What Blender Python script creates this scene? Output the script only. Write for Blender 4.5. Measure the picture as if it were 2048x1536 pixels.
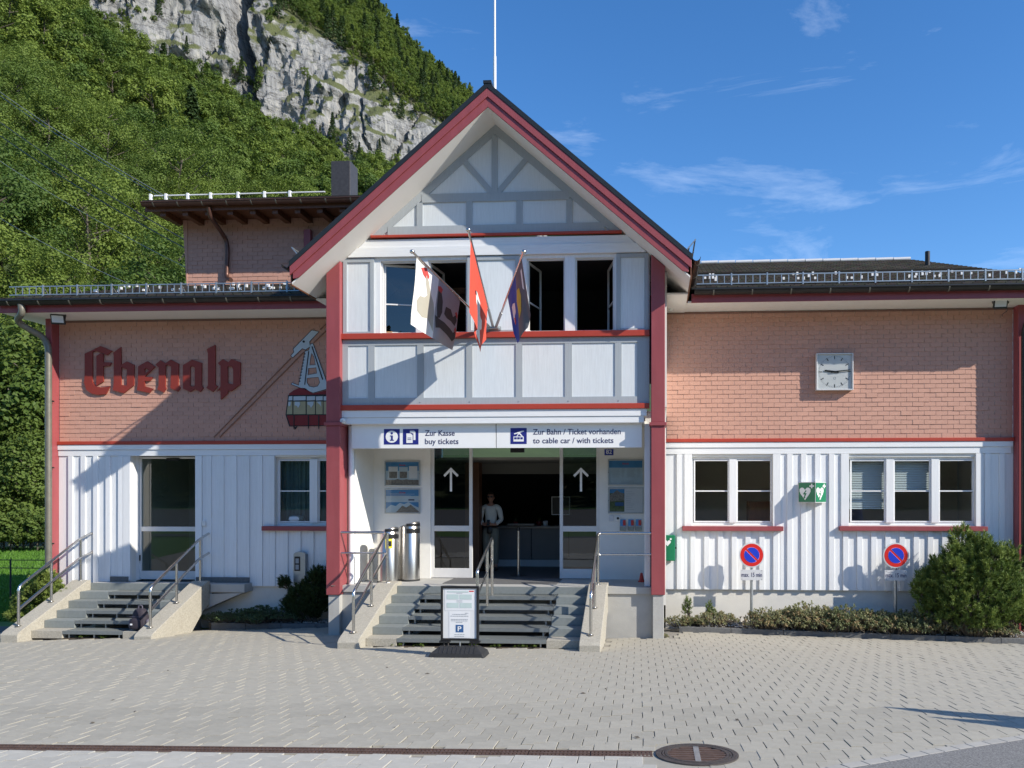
import bpy, bmesh, math, random
from math import sin, cos, tan, atan, radians, pi, sqrt, hypot
from mathutils import Vector, Matrix, Euler, noise
from mathutils.geometry import tessellate_polygon

for o in list(bpy.data.objects):
    bpy.data.objects.remove(o, do_unlink=True)
scene = bpy.context.scene
COL = scene.collection
rng = random.Random(7)

# ------------------------------------------------------------------ camera
F, CX, CY = 1600.0, 1210.0, 988.0          # focal length and principal point in photo pixels (2048 x 1536)
TH = radians(3.58)
CAM = Vector((2.916, -14.5, 2.66))
cam_data = bpy.data.cameras.new('camera')
cam = bpy.data.objects.new('camera', cam_data)
COL.objects.link(cam)
cam.location = CAM
cam.rotation_euler = (radians(90), 0, TH)
cam_data.sensor_width = 36
cam_data.lens = 36 * F / 2048
cam_data.shift_x = -(CX - 1024) / 2048
cam_data.shift_y = (CY - 768) / 2048
cam_data.clip_start = 0.1
cam_data.clip_end = 4000
scene.camera = cam

# ------------------------------------------------------------------ sky and sun
SUN_AZ, SUN_EL = radians(66.6), radians(30.8)     # azimuth measured from the facade normal towards +X
sun_dir = Vector((sin(SUN_AZ) * cos(SUN_EL), -cos(SUN_AZ) * cos(SUN_EL), sin(SUN_EL)))
world = bpy.data.worlds.new('World'); scene.world = world; world.use_nodes = True
wn = world.node_tree.nodes; wl = world.node_tree.links
wn.clear()
w_out = wn.new('ShaderNodeOutputWorld'); w_bg = wn.new('ShaderNodeBackground')
w_sky = wn.new('ShaderNodeTexSky'); w_sky.sky_type = 'NISHITA'; w_sky.sun_disc = False
w_sky.sun_elevation = SUN_EL
w_sky.sun_rotation = math.atan2(sun_dir.x, sun_dir.y)
w_sky.altitude = 900; w_sky.air_density = 1.0; w_sky.dust_density = 0.3; w_sky.ozone_density = 3.0
w_bg.inputs['Strength'].default_value = 0.15
# thin cirrus
w_tc = wn.new('ShaderNodeTexCoord'); w_map = wn.new('ShaderNodeMapping')
w_map.inputs['Rotation'].default_value = (0.35, -0.25, 0.5)
w_map.inputs['Scale'].default_value = (3.0, 3.0, 13.0)
w_no = wn.new('ShaderNodeTexNoise'); w_no.inputs['Scale'].default_value = 1.3
w_no.inputs['Detail'].default_value = 9; w_no.inputs['Roughness'].default_value = 0.62; w_no.inputs['Distortion'].default_value = 0.6
w_rp = wn.new('ShaderNodeMapRange'); w_rp.inputs['From Min'].default_value = 0.55; w_rp.inputs['From Max'].default_value = 0.92
w_rp.inputs['To Max'].default_value = 0.34
w_sc = wn.new('ShaderNodeHueSaturation'); w_sc.inputs['Saturation'].default_value = 1.25; w_sc.inputs['Hue'].default_value = 0.504; w_sc.inputs['Value'].default_value = 1.0
w_mx = wn.new('ShaderNodeMix'); w_mx.data_type = 'RGBA'
w_mx.inputs[7].default_value = (7.2, 7.9, 8.8, 1)
wl.new(w_tc.outputs['Generated'], w_map.inputs['Vector']); wl.new(w_map.outputs['Vector'], w_no.inputs['Vector'])
wl.new(w_no.outputs['Fac'], w_rp.inputs['Value']); wl.new(w_sky.outputs['Color'], w_sc.inputs['Color'])
wl.new(w_rp.outputs['Result'], w_mx.inputs[0]); wl.new(w_sc.outputs['Color'], w_mx.inputs[6])
wl.new(w_mx.outputs[2], w_bg.inputs['Color']); wl.new(w_bg.outputs['Background'], w_out.inputs['Surface'])

sun_data = bpy.data.lights.new('sun', 'SUN'); sun_data.energy = 4.6; sun_data.angle = radians(0.5)
sun_data.color = (1.0, 0.93, 0.82)
sun = bpy.data.objects.new('sun', sun_data); COL.objects.link(sun)
sun.rotation_euler = sun_dir.to_track_quat('Z', 'Y').to_euler()
sun.location = sun_dir * 60

vs = scene.view_settings
vs.view_transform = 'Standard'; vs.look = 'None'; vs.gamma = 1.0; vs.use_curve_mapping = False
vs.exposure = 0.50
scene.render.engine = 'CYCLES'
scene.cycles.max_bounces = 8
scene.cycles.transparent_max_bounces = 12

# ------------------------------------------------------------------ pixel helper: a photo pixel met with a wall plane Y = const
def P(px, py, Y):
    t = tan(atan((px - CX) / F) - TH)
    dy = Y - CAM.y
    d = dy * (cos(TH) - t * sin(TH))
    return Vector((CAM.x + dy * t, Y, CAM.z - (py - CY) * d / F))
def PXx(px, Y): return P(px, CY, Y).x
def PZ(px, py, Y): return P(px, py, Y).z

def gz(x, y):
    """height of the paved forecourt: it falls gently towards the building and to the right"""
    z = 0.055 - 0.065 * y
    t = min(1.0, max(0.25, 1 + (y + 1) * 0.12))
    return z - (0.022 * max(0.0, min(x, 12) - 3.6) + 0.032 * max(0.0, min(-x, 9) - 3.6)) * t

# ------------------------------------------------------------------ materials
MAT = {}
def new_mat(name):
    m = bpy.data.materials.new(name); m.use_nodes = True
    MAT[name] = m
    return m, m.node_tree.nodes, m.node_tree.links, m.node_tree.nodes['Principled BSDF']

def mat(name, col, rough=0.6, var=0.12, scale=6.0, stretch=(1, 1, 1), bump=0.0, bscale=None, metal=0.0, spec=0.5, obj_var=0.0, dirt=0.0, dirtcol=(0.12, 0.10, 0.08)):
    m, n, l, b = new_mat(name)
    b.inputs['Roughness'].default_value = rough
    b.inputs['Metallic'].default_value = metal
    b.inputs['Specular IOR Level'].default_value = spec
    tc = n.new('ShaderNodeTexCoord'); mp = n.new('ShaderNodeMapping'); mp.inputs['Scale'].default_value = stretch
    l.new(tc.outputs['Object'], mp.inputs['Vector'])
    no = n.new('ShaderNodeTexNoise'); no.inputs['Scale'].default_value = scale; no.inputs['Detail'].default_value = 7
    no.inputs['Roughness'].default_value = 0.6
    l.new(mp.outputs['Vector'], no.inputs['Vector'])
    mr = n.new('ShaderNodeMapRange'); mr.inputs['From Min'].default_value = 0.25; mr.inputs['From Max'].default_value = 0.75
    mr.inputs['To Min'].default_value = 1 - var; mr.inputs['To Max'].default_value = 1 + var
    l.new(no.outputs['Fac'], mr.inputs['Value'])
    mul = n.new('ShaderNodeMix'); mul.data_type = 'RGBA'; mul.blend_type = 'MULTIPLY'; mul.inputs[0].default_value = 1.0
    mul.inputs[6].default_value = (*col, 1)
    l.new(mr.outputs['Result'], mul.inputs[7])
    cur = mul.outputs[2]
    if obj_var:
        oi = n.new('ShaderNodeObjectInfo'); r2 = n.new('ShaderNodeMapRange')
        r2.inputs['To Min'].default_value = 1 - obj_var; r2.inputs['To Max'].default_value = 1 + obj_var
        l.new(oi.outputs['Random'], r2.inputs['Value'])
        m2 = n.new('ShaderNodeMix'); m2.data_type = 'RGBA'; m2.blend_type = 'MULTIPLY'; m2.inputs[0].default_value = 1.0
        l.new(cur, m2.inputs[6]); l.new(r2.outputs['Result'], m2.inputs[7]); cur = m2.outputs[2]
    if dirt:
        n3 = n.new('ShaderNodeTexNoise'); n3.inputs['Scale'].default_value = 2.3; n3.inputs['Detail'].default_value = 10; n3.inputs['Roughness'].default_value = 0.75
        l.new(tc.outputs['Object'], n3.inputs['Vector'])
        r3 = n.new('ShaderNodeMapRange'); r3.inputs['From Min'].default_value = 0.52; r3.inputs['From Max'].default_value = 0.80; r3.inputs['To Max'].default_value = dirt
        l.new(n3.outputs['Fac'], r3.inputs['Value'])
        m3 = n.new('ShaderNodeMix'); m3.data_type = 'RGBA'; m3.inputs[7].default_value = (*dirtcol, 1)
        l.new(r3.outputs['Result'], m3.inputs[0]); l.new(cur, m3.inputs[6]); cur = m3.outputs[2]
    l.new(cur, b.inputs['Base Color'])
    if bump:
        nb = n.new('ShaderNodeTexNoise'); nb.inputs['Scale'].default_value = bscale or scale * 4; nb.inputs['Detail'].default_value = 6
        l.new(mp.outputs['Vector'], nb.inputs['Vector'])
        bp = n.new('ShaderNodeBump'); bp.inputs['Strength'].default_value = bump; bp.inputs['Distance'].default_value = 0.01
        l.new(nb.outputs['Fac'], bp.inputs['Height']); l.new(bp.outputs['Normal'], b.inputs['Normal'])
    return m

grain = (9, 9, 0.5)
mat('white_wood', (0.76, 0.772, 0.776), 0.55, 0.06, 5, grain, 0.15, 20, obj_var=0.03, dirt=0.10, dirtcol=(0.40, 0.40, 0.38))
mat('white_wood_h', (0.76, 0.772, 0.776), 0.55, 0.06, 5, (0.5, 9, 9), 0.15, 20, dirt=0.10, dirtcol=(0.40, 0.40, 0.38))
mat('panel_white', (0.66, 0.70, 0.72), 0.6, 0.08, 6, grain, 0.18, 24, obj_var=0.03, dirt=0.12, dirtcol=(0.40, 0.42, 0.42))
mat('trim_grey', (0.36, 0.395, 0.42), 0.6, 0.07, 5, grain, 0.12, 20, dirt=0.10, dirtcol=(0.25, 0.25, 0.25))
mat('red_paint', (0.285, 0.064, 0.070), 0.42, 0.10, 3, (3, 3, 0.6), 0.08, 30, dirt=0.10, dirtcol=(0.45, 0.2, 0.2))
mat('red_strip', (0.40, 0.050, 0.028), 0.45, 0.08, 4, (0.6, 3, 3), 0.05, 30)
mat('soffit_white', (0.78, 0.755, 0.71), 0.7, 0.03, 3)
mat('plaster_white', (0.74, 0.73, 0.69), 0.8, 0.04, 5, bump=0.1, bscale=60)
mat('plinth', (0.68, 0.66, 0.60), 0.9, 0.05, 4, bump=0.35, bscale=90, dirt=0.25, dirtcol=(0.42, 0.38, 0.32))
mat('shingle', (0.50, 0.275, 0.205), 0.75, 0.06, 6, bump=0.15, bscale=40, obj_var=0.05, dirt=0.10, dirtcol=(0.36, 0.20, 0.15))
mat('shingle_back', (0.20, 0.11, 0.085), 0.9, 0.05, 6)
mat('roof_dark', (0.018, 0.020, 0.021), 0.42, 0.2, 8)
mat('gutter', (0.042, 0.037, 0.034), 0.35, 0.25, 5, metal=0.6)
mat('copper_pipe', (0.12, 0.060, 0.045), 0.42, 0.25, 7, metal=0.5)
mat('grey_pipe', (0.17, 0.16, 0.13), 0.45, 0.2, 7, metal=0.3)
mat('galv', (0.42, 0.45, 0.46), 0.38, 0.15, 12, metal=0.75)
mat('steel', (0.62, 0.60, 0.57), 0.24, 0.06, 12, (1, 1, 0.1), metal=1.0)
mat('brushed', (0.58, 0.56, 0.53), 0.28, 0.10, 10, (30, 30, 0.4), metal=1.0)
mat('concrete', (0.37, 0.345, 0.285), 0.9, 0.30, 45, bump=0.45, bscale=70, dirt=0.45, dirtcol=(0.25, 0.22, 0.17))
mat('concrete_grey', (0.40, 0.395, 0.37), 0.9, 0.10, 3, bump=0.2, bscale=50, dirt=0.25, dirtcol=(0.24, 0.22, 0.19))
mat('step_stone', (0.20, 0.22, 0.213), 0.75, 0.10, 18, bump=0.12, bscale=120, obj_var=0.07, dirt=0.2, dirtcol=(0.18, 0.18, 0.16))
mat('tread_metal', (0.21, 0.23, 0.23), 0.5, 0.12, 20, metal=0.4)
mat('paver', (0.352, 0.328, 0.268), 0.9, 0.10, 9, bump=0.25, bscale=80, obj_var=0.07, dirt=0.25, dirtcol=(0.30, 0.28, 0.24))
mat('paver_light', (0.43, 0.41, 0.355), 0.9, 0.09, 9, bump=0.25, bscale=80, obj_var=0.06, dirt=0.2, dirtcol=(0.38, 0.36, 0.32))
mat('edging_stone', (0.36, 0.345, 0.31), 0.9, 0.08, 9, bump=0.2, bscale=60, obj_var=0.05)
mat('joint_sand', (0.27, 0.25, 0.215), 0.95, 0.2, 30)
mat('asphalt', (0.19, 0.185, 0.175), 0.9, 0.75, 70, bump=0.5, bscale=140)
mat('asphalt_far', (0.10, 0.10, 0.10), 0.9, 0.2, 20)
mat('iron_rust', (0.15, 0.098, 0.078), 0.6, 0.3, 18, metal=0.5)
mat('iron_dark', (0.10, 0.088, 0.082), 0.5, 0.25, 14, metal=0.6)
mat('kerb_stone', (0.13, 0.132, 0.13), 0.85, 0.25, 22, bump=0.4, bscale=60)
mat('soil', (0.085, 0.065, 0.045), 0.95, 0.3, 14, bump=0.4, bscale=40)
mat('pebble', (0.42, 0.40, 0.37), 0.85, 0.35, 3)
mat('black_plastic', (0.012, 0.012, 0.013), 0.4, 0.1, 10)
mat('rubber', (0.022, 0.022, 0.023), 0.65, 0.3, 9, bump=0.2, bscale=40)
mat('white_plastic', (0.72, 0.72, 0.70), 0.4, 0.03, 8)
mat('alu_white', (0.66, 0.655, 0.64), 0.4, 0.03, 8)
mat('sign_white', (0.82, 0.82, 0.81), 0.42, 0.02, 4)
mat('sign_blue', (0.018, 0.024, 0.20), 0.4, 0.02, 4)
mat('sign_text', (0.028, 0.030, 0.10), 0.5, 0.02, 4)
mat('number_blue', (0.010, 0.030, 0.26), 0.3, 0.02, 4)
mat('traffic_red', (0.62, 0.020, 0.015), 0.35, 0.02, 4)
mat('traffic_blue', (0.012, 0.045, 0.52), 0.35, 0.02, 4)
mat('sign_pink', (0.75, 0.45, 0.60), 0.4, 0.02, 4)
mat('plate_grey', (0.58, 0.59, 0.60), 0.45, 0.03, 4)
mat('aed_green', (0.0, 0.165, 0.068), 0.4, 0.02, 4)
mat('letter_red', (0.235, 0.030, 0.018), 0.55, 0.08, 8)
mat('car_red', (0.19, 0.008, 0.008), 0.45, 0.08, 8)
mat('art_black', (0.012, 0.012, 0.014), 0.5, 0.05, 8)
mat('art_white', (0.46, 0.53, 0.58), 0.5, 0.05, 8)
mat('art_beige', (0.36, 0.32, 0.19), 0.5, 0.05, 8)
mat('art_brown', (0.22, 0.105, 0.065), 0.5, 0.05, 8)
mat('print_sky', (0.07, 0.26, 0.52), 0.35, 0.15, 5)
mat('print_pale', (0.48, 0.60, 0.68), 0.35, 0.1, 5)
mat('print_white', (0.74, 0.75, 0.76), 0.35, 0.03, 5)
mat('print_grey', (0.30, 0.33, 0.36), 0.4, 0.1, 5)
mat('print_rock', (0.22, 0.20, 0.17), 0.4, 0.6, 40)
mat('print_green', (0.09, 0.13, 0.05), 0.4, 0.6, 30)
mat('print_mint', (0.50, 0.60, 0.58), 0.4, 0.05, 5)
mat('paper', (0.68, 0.69, 0.69), 0.5, 0.02, 5)
mat('park_blue', (0.030, 0.105, 0.27), 0.4, 0.02, 5)
mat('yellow', (0.75, 0.62, 0.04), 0.45, 0.05, 5)
mat('flag_white', (0.76, 0.75, 0.72), 0.8, 0.05, 6, bump=0.1, bscale=200)
mat('flag_white_shaded', (0.34, 0.32, 0.33), 0.8, 0.05, 6, bump=0.1, bscale=200)  # white cloth darkened: shade of the flag's right half put into its colour
mat('flag_red', (0.60, 0.070, 0.040), 0.8, 0.06, 6, bump=0.1, bscale=200)
mat('flag_blue', (0.025, 0.075, 0.36), 0.8, 0.06, 6, bump=0.1, bscale=200)
mat('flag_dark', (0.13, 0.13, 0.14), 0.8, 0.06, 6)
mat('bear_pale', (0.42, 0.40, 0.33), 0.8, 0.06, 6)
mat('bear_dark', (0.060, 0.052, 0.047), 0.8, 0.06, 6)
mat('flag_gold', (0.48, 0.40, 0.05), 0.8, 0.06, 6)
mat('claw_red', (0.50, 0.06, 0.05), 0.8, 0.06, 6)
mat('wood_brown', (0.13, 0.050, 0.022), 0.5, 0.2, 3, (6, 6, 0.5))
mat('wood_pine', (0.42, 0.24, 0.11), 0.6, 0.2, 3, (14, 14, 0.4))
mat('room_beige', (0.55, 0.51, 0.43), 0.8, 0.03, 3)
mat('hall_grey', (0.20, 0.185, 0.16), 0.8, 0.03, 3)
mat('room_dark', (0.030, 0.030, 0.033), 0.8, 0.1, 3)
mat('room_floor', (0.09, 0.09, 0.095), 0.5, 0.2, 30)
mat('counter_front', (0.17, 0.165, 0.16), 0.5, 0.05, 4)
mat('counter_top', (0.30, 0.27, 0.24), 0.35, 0.05, 4)
mat('curtain', (0.30, 0.36, 0.38), 0.9, 0.05, 4)
mat('blind', (0.50, 0.56, 0.57), 0.5, 0.03, 4)
mat('doormat', (0.12, 0.12, 0.12), 0.95, 0.2, 60, bump=0.3)
mat('skin', (0.42, 0.21, 0.145), 0.55, 0.05, 6)
mat('hair', (0.045, 0.028, 0.018), 0.6, 0.2, 30)
mat('shirt', (0.70, 0.69, 0.64), 0.85, 0.05, 12, bump=0.15, bscale=25)
mat('trousers', (0.21, 0.20, 0.155), 0.85, 0.08, 10, bump=0.15, bscale=25)
mat('shoe', (0.03, 0.028, 0.027), 0.6, 0.1, 8)
mat('backpack', (0.030, 0.024, 0.034), 0.8, 0.35, 50)
mat('backpack_trim', (0.10, 0.09, 0.12), 0.6, 0.1, 8)
mat('red_rubber', (0.45, 0.03, 0.02), 0.5, 0.1, 8)
mat('bark', (0.10, 0.085, 0.065), 0.9, 0.3, 8, bump=0.4)
mat('bark_pale', (0.42, 0.40, 0.35), 0.9, 0.25, 8, bump=0.3)
mat('meadow', (0.080, 0.155, 0.026), 0.95, 0.25, 2.5, bump=0.4, bscale=60)
mat('cable_black', (0.02, 0.02, 0.022), 0.6, 0.1, 3)
mat('cable_grey', (0.16, 0.17, 0.18), 0.5, 0.1, 3)
mat('mast_white', (0.80, 0.80, 0.80), 0.45, 0.02, 3)

def glass_mat(name, tint=(1, 1, 1), refl=1.0, tr=0.85):
    m, n, l, b = new_mat(name)
    out = n['Material Output']; n.remove(b)
    fr = n.new('ShaderNodeLayerWeight'); fr.inputs['Blend'].default_value = 0.5
    pw = n.new('ShaderNodeMath'); pw.operation = 'POWER'; pw.inputs[1].default_value = 4.5; l.new(fr.outputs['Facing'], pw.inputs[0])
    mm = n.new('ShaderNodeMath'); mm.operation = 'MULTIPLY_ADD'; mm.inputs[1].default_value = 0.85; mm.inputs[2].default_value = 0.085 * refl
    gl = n.new('ShaderNodeBsdfGlossy'); gl.inputs['Roughness'].default_value = 0.0
    nz = n.new('ShaderNodeTexNoise'); nz.inputs['Scale'].default_value = 1.1; nz.inputs['Detail'].default_value = 1
    bp = n.new('ShaderNodeBump'); bp.inputs['Strength'].default_value = 0.02; bp.inputs['Distance'].default_value = 0.05
    tc = n.new('ShaderNodeTexCoord'); l.new(tc.outputs['Object'], nz.inputs['Vector']); l.new(nz.outputs['Fac'], bp.inputs['Height'])
    l.new(bp.outputs['Normal'], gl.inputs['Normal'])
    tp = n.new('ShaderNodeBsdfTransparent'); tp.inputs['Color'].default_value = (tint[0] * tr, tint[1] * tr, tint[2] * tr, 1)
    mx = n.new('ShaderNodeMixShader')
    l.new(pw.outputs['Value'], mm.inputs[0]); l.new(mm.outputs['Value'], mx.inputs['Fac'])
    l.new(tp.outputs['BSDF'], mx.inputs[1]); l.new(gl.outputs['BSDF'], mx.inputs[2]); l.new(mx.outputs['Shader'], out.inputs['Surface'])
    return m
glass_mat('glass', (0.97, 1.0, 0.99), 0.8, 0.95)
glass_mat('glass_dark', (0.55, 0.68, 0.66), 1.3)
glass_mat('glass_clear', (0.95, 0.97, 0.97), 0.5)

def foliage_mat(name, c1, c2, rough=0.6, trans=0.3, nscale=0.35):
    m, n, l, b = new_mat(name)
    tc = n.new('ShaderNodeTexCoord'); no = n.new('ShaderNodeTexNoise'); no.inputs['Scale'].default_value = nscale; no.inputs['Detail'].default_value = 4
    l.new(tc.outputs['Object'], no.inputs['Vector'])
    oi = n.new('ShaderNodeObjectInfo')
    ad = n.new('ShaderNodeMath'); ad.operation = 'MULTIPLY_ADD'; ad.inputs[1].default_value = 0.75
    l.new(oi.outputs['Random'], ad.inputs[0])
    sb = n.new('ShaderNodeMath'); sb.operation = 'MULTIPLY'; sb.inputs[1].default_value = 0.55
    l.new(no.outputs['Fac'], sb.inputs[0]); l.new(sb.outputs['Value'], ad.inputs[2])
    mx = n.new('ShaderNodeMix'); mx.data_type = 'RGBA'; mx.inputs[6].default_value = (*c1, 1); mx.inputs[7].default_value = (*c2, 1)
    l.new(ad.outputs['Value'], mx.inputs[0])
    l.new(mx.outputs[2], b.inputs['Base Color']); b.inputs['Roughness'].default_value = rough
    b.inputs['Specular IOR Level'].default_value = 0.3
    tb = n.new('ShaderNodeBsdfTranslucent'); ms = n.new('ShaderNodeMixShader'); ms.inputs['Fac'].default_value = trans
    l.new(mx.outputs[2], tb.inputs['Color']); l.new(b.outputs['BSDF'], ms.inputs[1]); l.new(tb.outputs['BSDF'], ms.inputs[2])
    l.new(ms.outputs['Shader'], n['Material Output'].inputs['Surface'])
    return m
foliage_mat('leaf_forest', (0.045, 0.098, 0.020), (0.170, 0.230, 0.038), trans=0.34)
foliage_mat('leaf_near', (0.060, 0.108, 0.018), (0.150, 0.205, 0.040), nscale=0.9, trans=0.35)
foliage_mat('leaf_conifer', (0.030, 0.062, 0.020), (0.060, 0.10, 0.030))
foliage_mat('needle', (0.060, 0.110, 0.022), (0.20, 0.26, 0.055), nscale=5.0, trans=0.15)
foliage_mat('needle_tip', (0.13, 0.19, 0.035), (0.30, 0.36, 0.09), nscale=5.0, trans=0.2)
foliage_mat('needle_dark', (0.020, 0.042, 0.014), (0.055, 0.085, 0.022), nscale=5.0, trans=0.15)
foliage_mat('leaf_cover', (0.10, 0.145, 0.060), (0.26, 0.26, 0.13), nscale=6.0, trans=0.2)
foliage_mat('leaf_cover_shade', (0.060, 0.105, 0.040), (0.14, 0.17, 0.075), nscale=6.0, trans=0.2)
foliage_mat('leaf_dry', (0.22, 0.17, 0.085), (0.36, 0.28, 0.15), nscale=6.0, trans=0.2)
foliage_mat('grass_blade', (0.065, 0.17, 0.016), (0.12, 0.24, 0.03), nscale=1.0)

# ------------------------------------------------------------------ mesh builder
class MB:
    def __init__(s): s.v = []; s.f = []; s.mi = []; s.mats = []; s.cur = 0
    def use(s, m):
        if m not in s.mats: s.mats.append(m)
        s.cur = s.mats.index(m); return s
    def face(s, idx): s.f.append(idx); s.mi.append(s.cur)
    def poly(s, pts):
        b = len(s.v); s.v += [tuple(p) for p in pts]; s.face(list(range(b, b + len(pts)))); return s
    def box(s, x0, x1, y0, y1, z0, z1):
        if x0 > x1: x0, x1 = x1, x0
        if y0 > y1: y0, y1 = y1, y0
        if z0 > z1: z0, z1 = z1, z0
        b = len(s.v)
        s.v += [(x0, y0, z0), (x1, y0, z0), (x1, y1, z0), (x0, y1, z0), (x0, y0, z1), (x1, y0, z1), (x1, y1, z1), (x0, y1, z1)]
        for q in ((0, 3, 2, 1), (4, 5, 6, 7), (0, 1, 5, 4), (1, 2, 6, 5), (2, 3, 7, 6), (3, 0, 4, 7)):
            s.face([b + i for i in q])
        return s
    def obox(s, c, ax, ay, az):
        """oriented box: centre and three half-axis vectors"""
        c = Vector(c); ax = Vector(ax); ay = Vector(ay); az = Vector(az); b = len(s.v)
        for k in ((-1, -1, -1), (1, -1, -1), (1, 1, -1), (-1, 1, -1), (-1, -1, 1), (1, -1, 1), (1, 1, 1), (-1, 1, 1)):
            s.v.append(tuple(c + ax * k[0] + ay * k[1] + az * k[2]))
        flip = ax.cross(ay).dot(az) < 0
        for q in ((0, 3, 2, 1), (4, 5, 6, 7), (0, 1, 5, 4), (1, 2, 6, 5), (2, 3, 7, 6), (3, 0, 4, 7)):
            q = [b + i for i in q]
            s.face(q[::-1] if flip else q)
        return s
    def bar(s, a, b, w, d, up=(0, 0, 1)):
        """rectangular bar from a to b; w across, d along up-ish"""
        a = Vector(a); b = Vector(b); t = (b - a); L = t.length; t = t / L
        u = Vector(up); side = t.cross(u)
        if side.length < 1e-5: side = t.cross(Vector((0, 1, 0)))
        side.normalize(); u = side.cross(t)
        return s.obox((a + b) / 2, t * L / 2, side * w / 2, u * d / 2)
    def prism(s, outer, y0, y1, holes=(), axis='Y'):
        """polygon in (x, z) extruded from y0 (front) to y1 (back); axis 'X': polygon in (y, z) extruded in x; 'Z': (x, y) extruded in z"""
        def mk(p, t):
            if axis == 'Y': return (p[0], t, p[1])
            if axis == 'X': return (t, p[0], p[1])
            return (p[0], p[1], t)
        loops = [list(outer)] + [list(h) for h in holes]
        flat = [p for lp in loops for p in lp]
        tris = tessellate_polygon([[Vector((p[0], p[1], 0)) for p in lp] for lp in loops])
        b = len(s.v); n = len(flat)
        s.v += [mk(p, y0) for p in flat] + [mk(p, y1) for p in flat]
        for t in tris:
            s.face([b + t[0], b + t[1], b + t[2]]); s.face([b + n + t[2], b + n + t[1], b + n + t[0]])
        k = 0
        for lp in loops:
            m = len(lp)
            for i in range(m):
                j = (i + 1) % m
                s.face([b + k + i, b + k + j, b + n + k + j, b + n + k + i])
            k += m
        return s
    def tube(s, pts, r, n=8, caps=True, r2=None):
        pts = [Vector(p) for p in pts]; b = len(s.v); m = len(pts)
        prev = None
        for i, p in enumerate(pts):
            if i == 0: t = pts[1] - pts[0]
            elif i == m - 1: t = pts[-1] - pts[-2]
            else: t = (pts[i + 1] - p).normalized() + (p - pts[i - 1]).normalized()
            t.normalize()
            if prev is None:
                u = t.orthogonal().normalized()
            else:
                u = prev - t * prev.dot(t); u.normalize()
            prev = u; w = t.cross(u)
            rr = r if r2 is None else r + (r2 - r) * i / (m - 1)
            for k in range(n):
                a = 2 * pi * k / n
                s.v.append(tuple(p + (u * cos(a) + w * sin(a)) * rr))
        for i in range(m - 1):
            for k in range(n):
                k2 = (k + 1) % n
                s.face([b + i * n + k, b + i * n + k2, b + (i + 1) * n + k2, b + (i + 1) * n + k])
        if caps:
            s.face([b + k for k in range(n)][::-1]); s.face([b + (m - 1) * n + k for k in range(n)])
        return s
    def lathe(s, prof, c=(0, 0, 0), n=20, axis='Z'):
        """profile of (r, h) turned about the axis through c"""
        b = len(s.v); c = Vector(c); m = len(prof)
        for r, h in prof:
            for k in range(n):
                a = 2 * pi * k / n
                if axis == 'Z': p = Vector((r * cos(a), r * sin(a), h))
                else: p = Vector((r * cos(a), h, r * sin(a)))
                s.v.append(tuple(c + p))
        for i in range(m - 1):
            for k in range(n):
                k2 = (k + 1) % n
                q = [b + i * n + k, b + i * n + k2, b + (i + 1) * n + k2, b + (i + 1) * n + k]
                s.face(q if axis == 'Z' else q[::-1])
        s.face([b + k for k in range(n)][::(-1 if axis == 'Z' else 1)])
        s.face([b + (m - 1) * n + k for k in range(n)][::(1 if axis == 'Z' else -1)])
        return s
    def mesh(s, name, mats=None, smooth=False):
        me = bpy.data.meshes.new(name)
        me.from_pydata(s.v, [], s.f)
        for m in (mats or s.mats): me.materials.append(MAT[m])
        if len(s.mats) > 1: me.polygons.foreach_set('material_index', s.mi)
        if smooth: me.polygons.foreach_set('use_smooth', [True] * len(me.polygons))
        me.update()
        return me
    def build(s, name, m=None, parent=None, smooth=False, bevel=0.0, recalc=False):
        me = s.mesh(name, [m] if m and not s.mats else None, smooth)
        if recalc:
            bm = bmesh.new(); bm.from_mesh(me); bmesh.ops.recalc_face_normals(bm, faces=bm.faces); bm.to_mesh(me); bm.free()
        o = bpy.data.objects.new(name, me); COL.objects.link(o)
        if smooth == 'auto' or smooth:
            try: me.set_sharp_from_angle(angle=radians(40))
            except Exception: pass
        if bevel:
            md = o.modifiers.new('bevel', 'BEVEL'); md.width = bevel; md.segments = 2; md.limit_method = 'ANGLE'; md.angle_limit = radians(50)
        if parent: attach(o, parent)
        return o

def attach(o, parent):
    o.parent = parent
    o.matrix_parent_inverse = WORLD[parent.name].inverted() if parent.name in WORLD else Matrix.Identity(4)
WORLD = {}
def tag(o, label, cat, group=None):
    o['label'] = label; o['category'] = cat
    if group: o['group'] = group
    return o
def thing(name, label, cat, loc=(0, 0, 0), group=None):
    o = bpy.data.objects.new(name, None); COL.objects.link(o); o.location = loc
    o.empty_display_size = 0.2
    WORLD[o.name] = Matrix.Translation(Vector(loc))
    return tag(o, label, cat, group)
def structure(o): o['kind'] = 'structure'; return o
def stuff(o): o['kind'] = 'stuff'; return o
def clone(root, delta, label=None, rotz=0):
    r = root.copy(); COL.objects.link(r); r.location = Vector(root.location) + Vector(delta); r.rotation_euler.z = root.rotation_euler.z + rotz
    if label: r['label'] = label
    for ch in list(root.children):
        c = ch.copy(); COL.objects.link(c); c.parent = r
        for g in list(ch.children):
            d = g.copy(); COL.objects.link(d); d.parent = c
    return r
def inst(name, me, parent, M):
    o = bpy.data.objects.new(name, me); COL.objects.link(o)
    o.parent = parent
    o.matrix_parent_inverse = WORLD[parent.name].inverted() if parent.name in WORLD else Matrix.Identity(4)
    o.matrix_basis = M
    return o
def bx(name, m, parent, x0, x1, y0, y1, z0, z1, bevel=0.0):
    return MB().box(x0, x1, y0, y1, z0, z1).build(name, m, parent, bevel=bevel)
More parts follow.
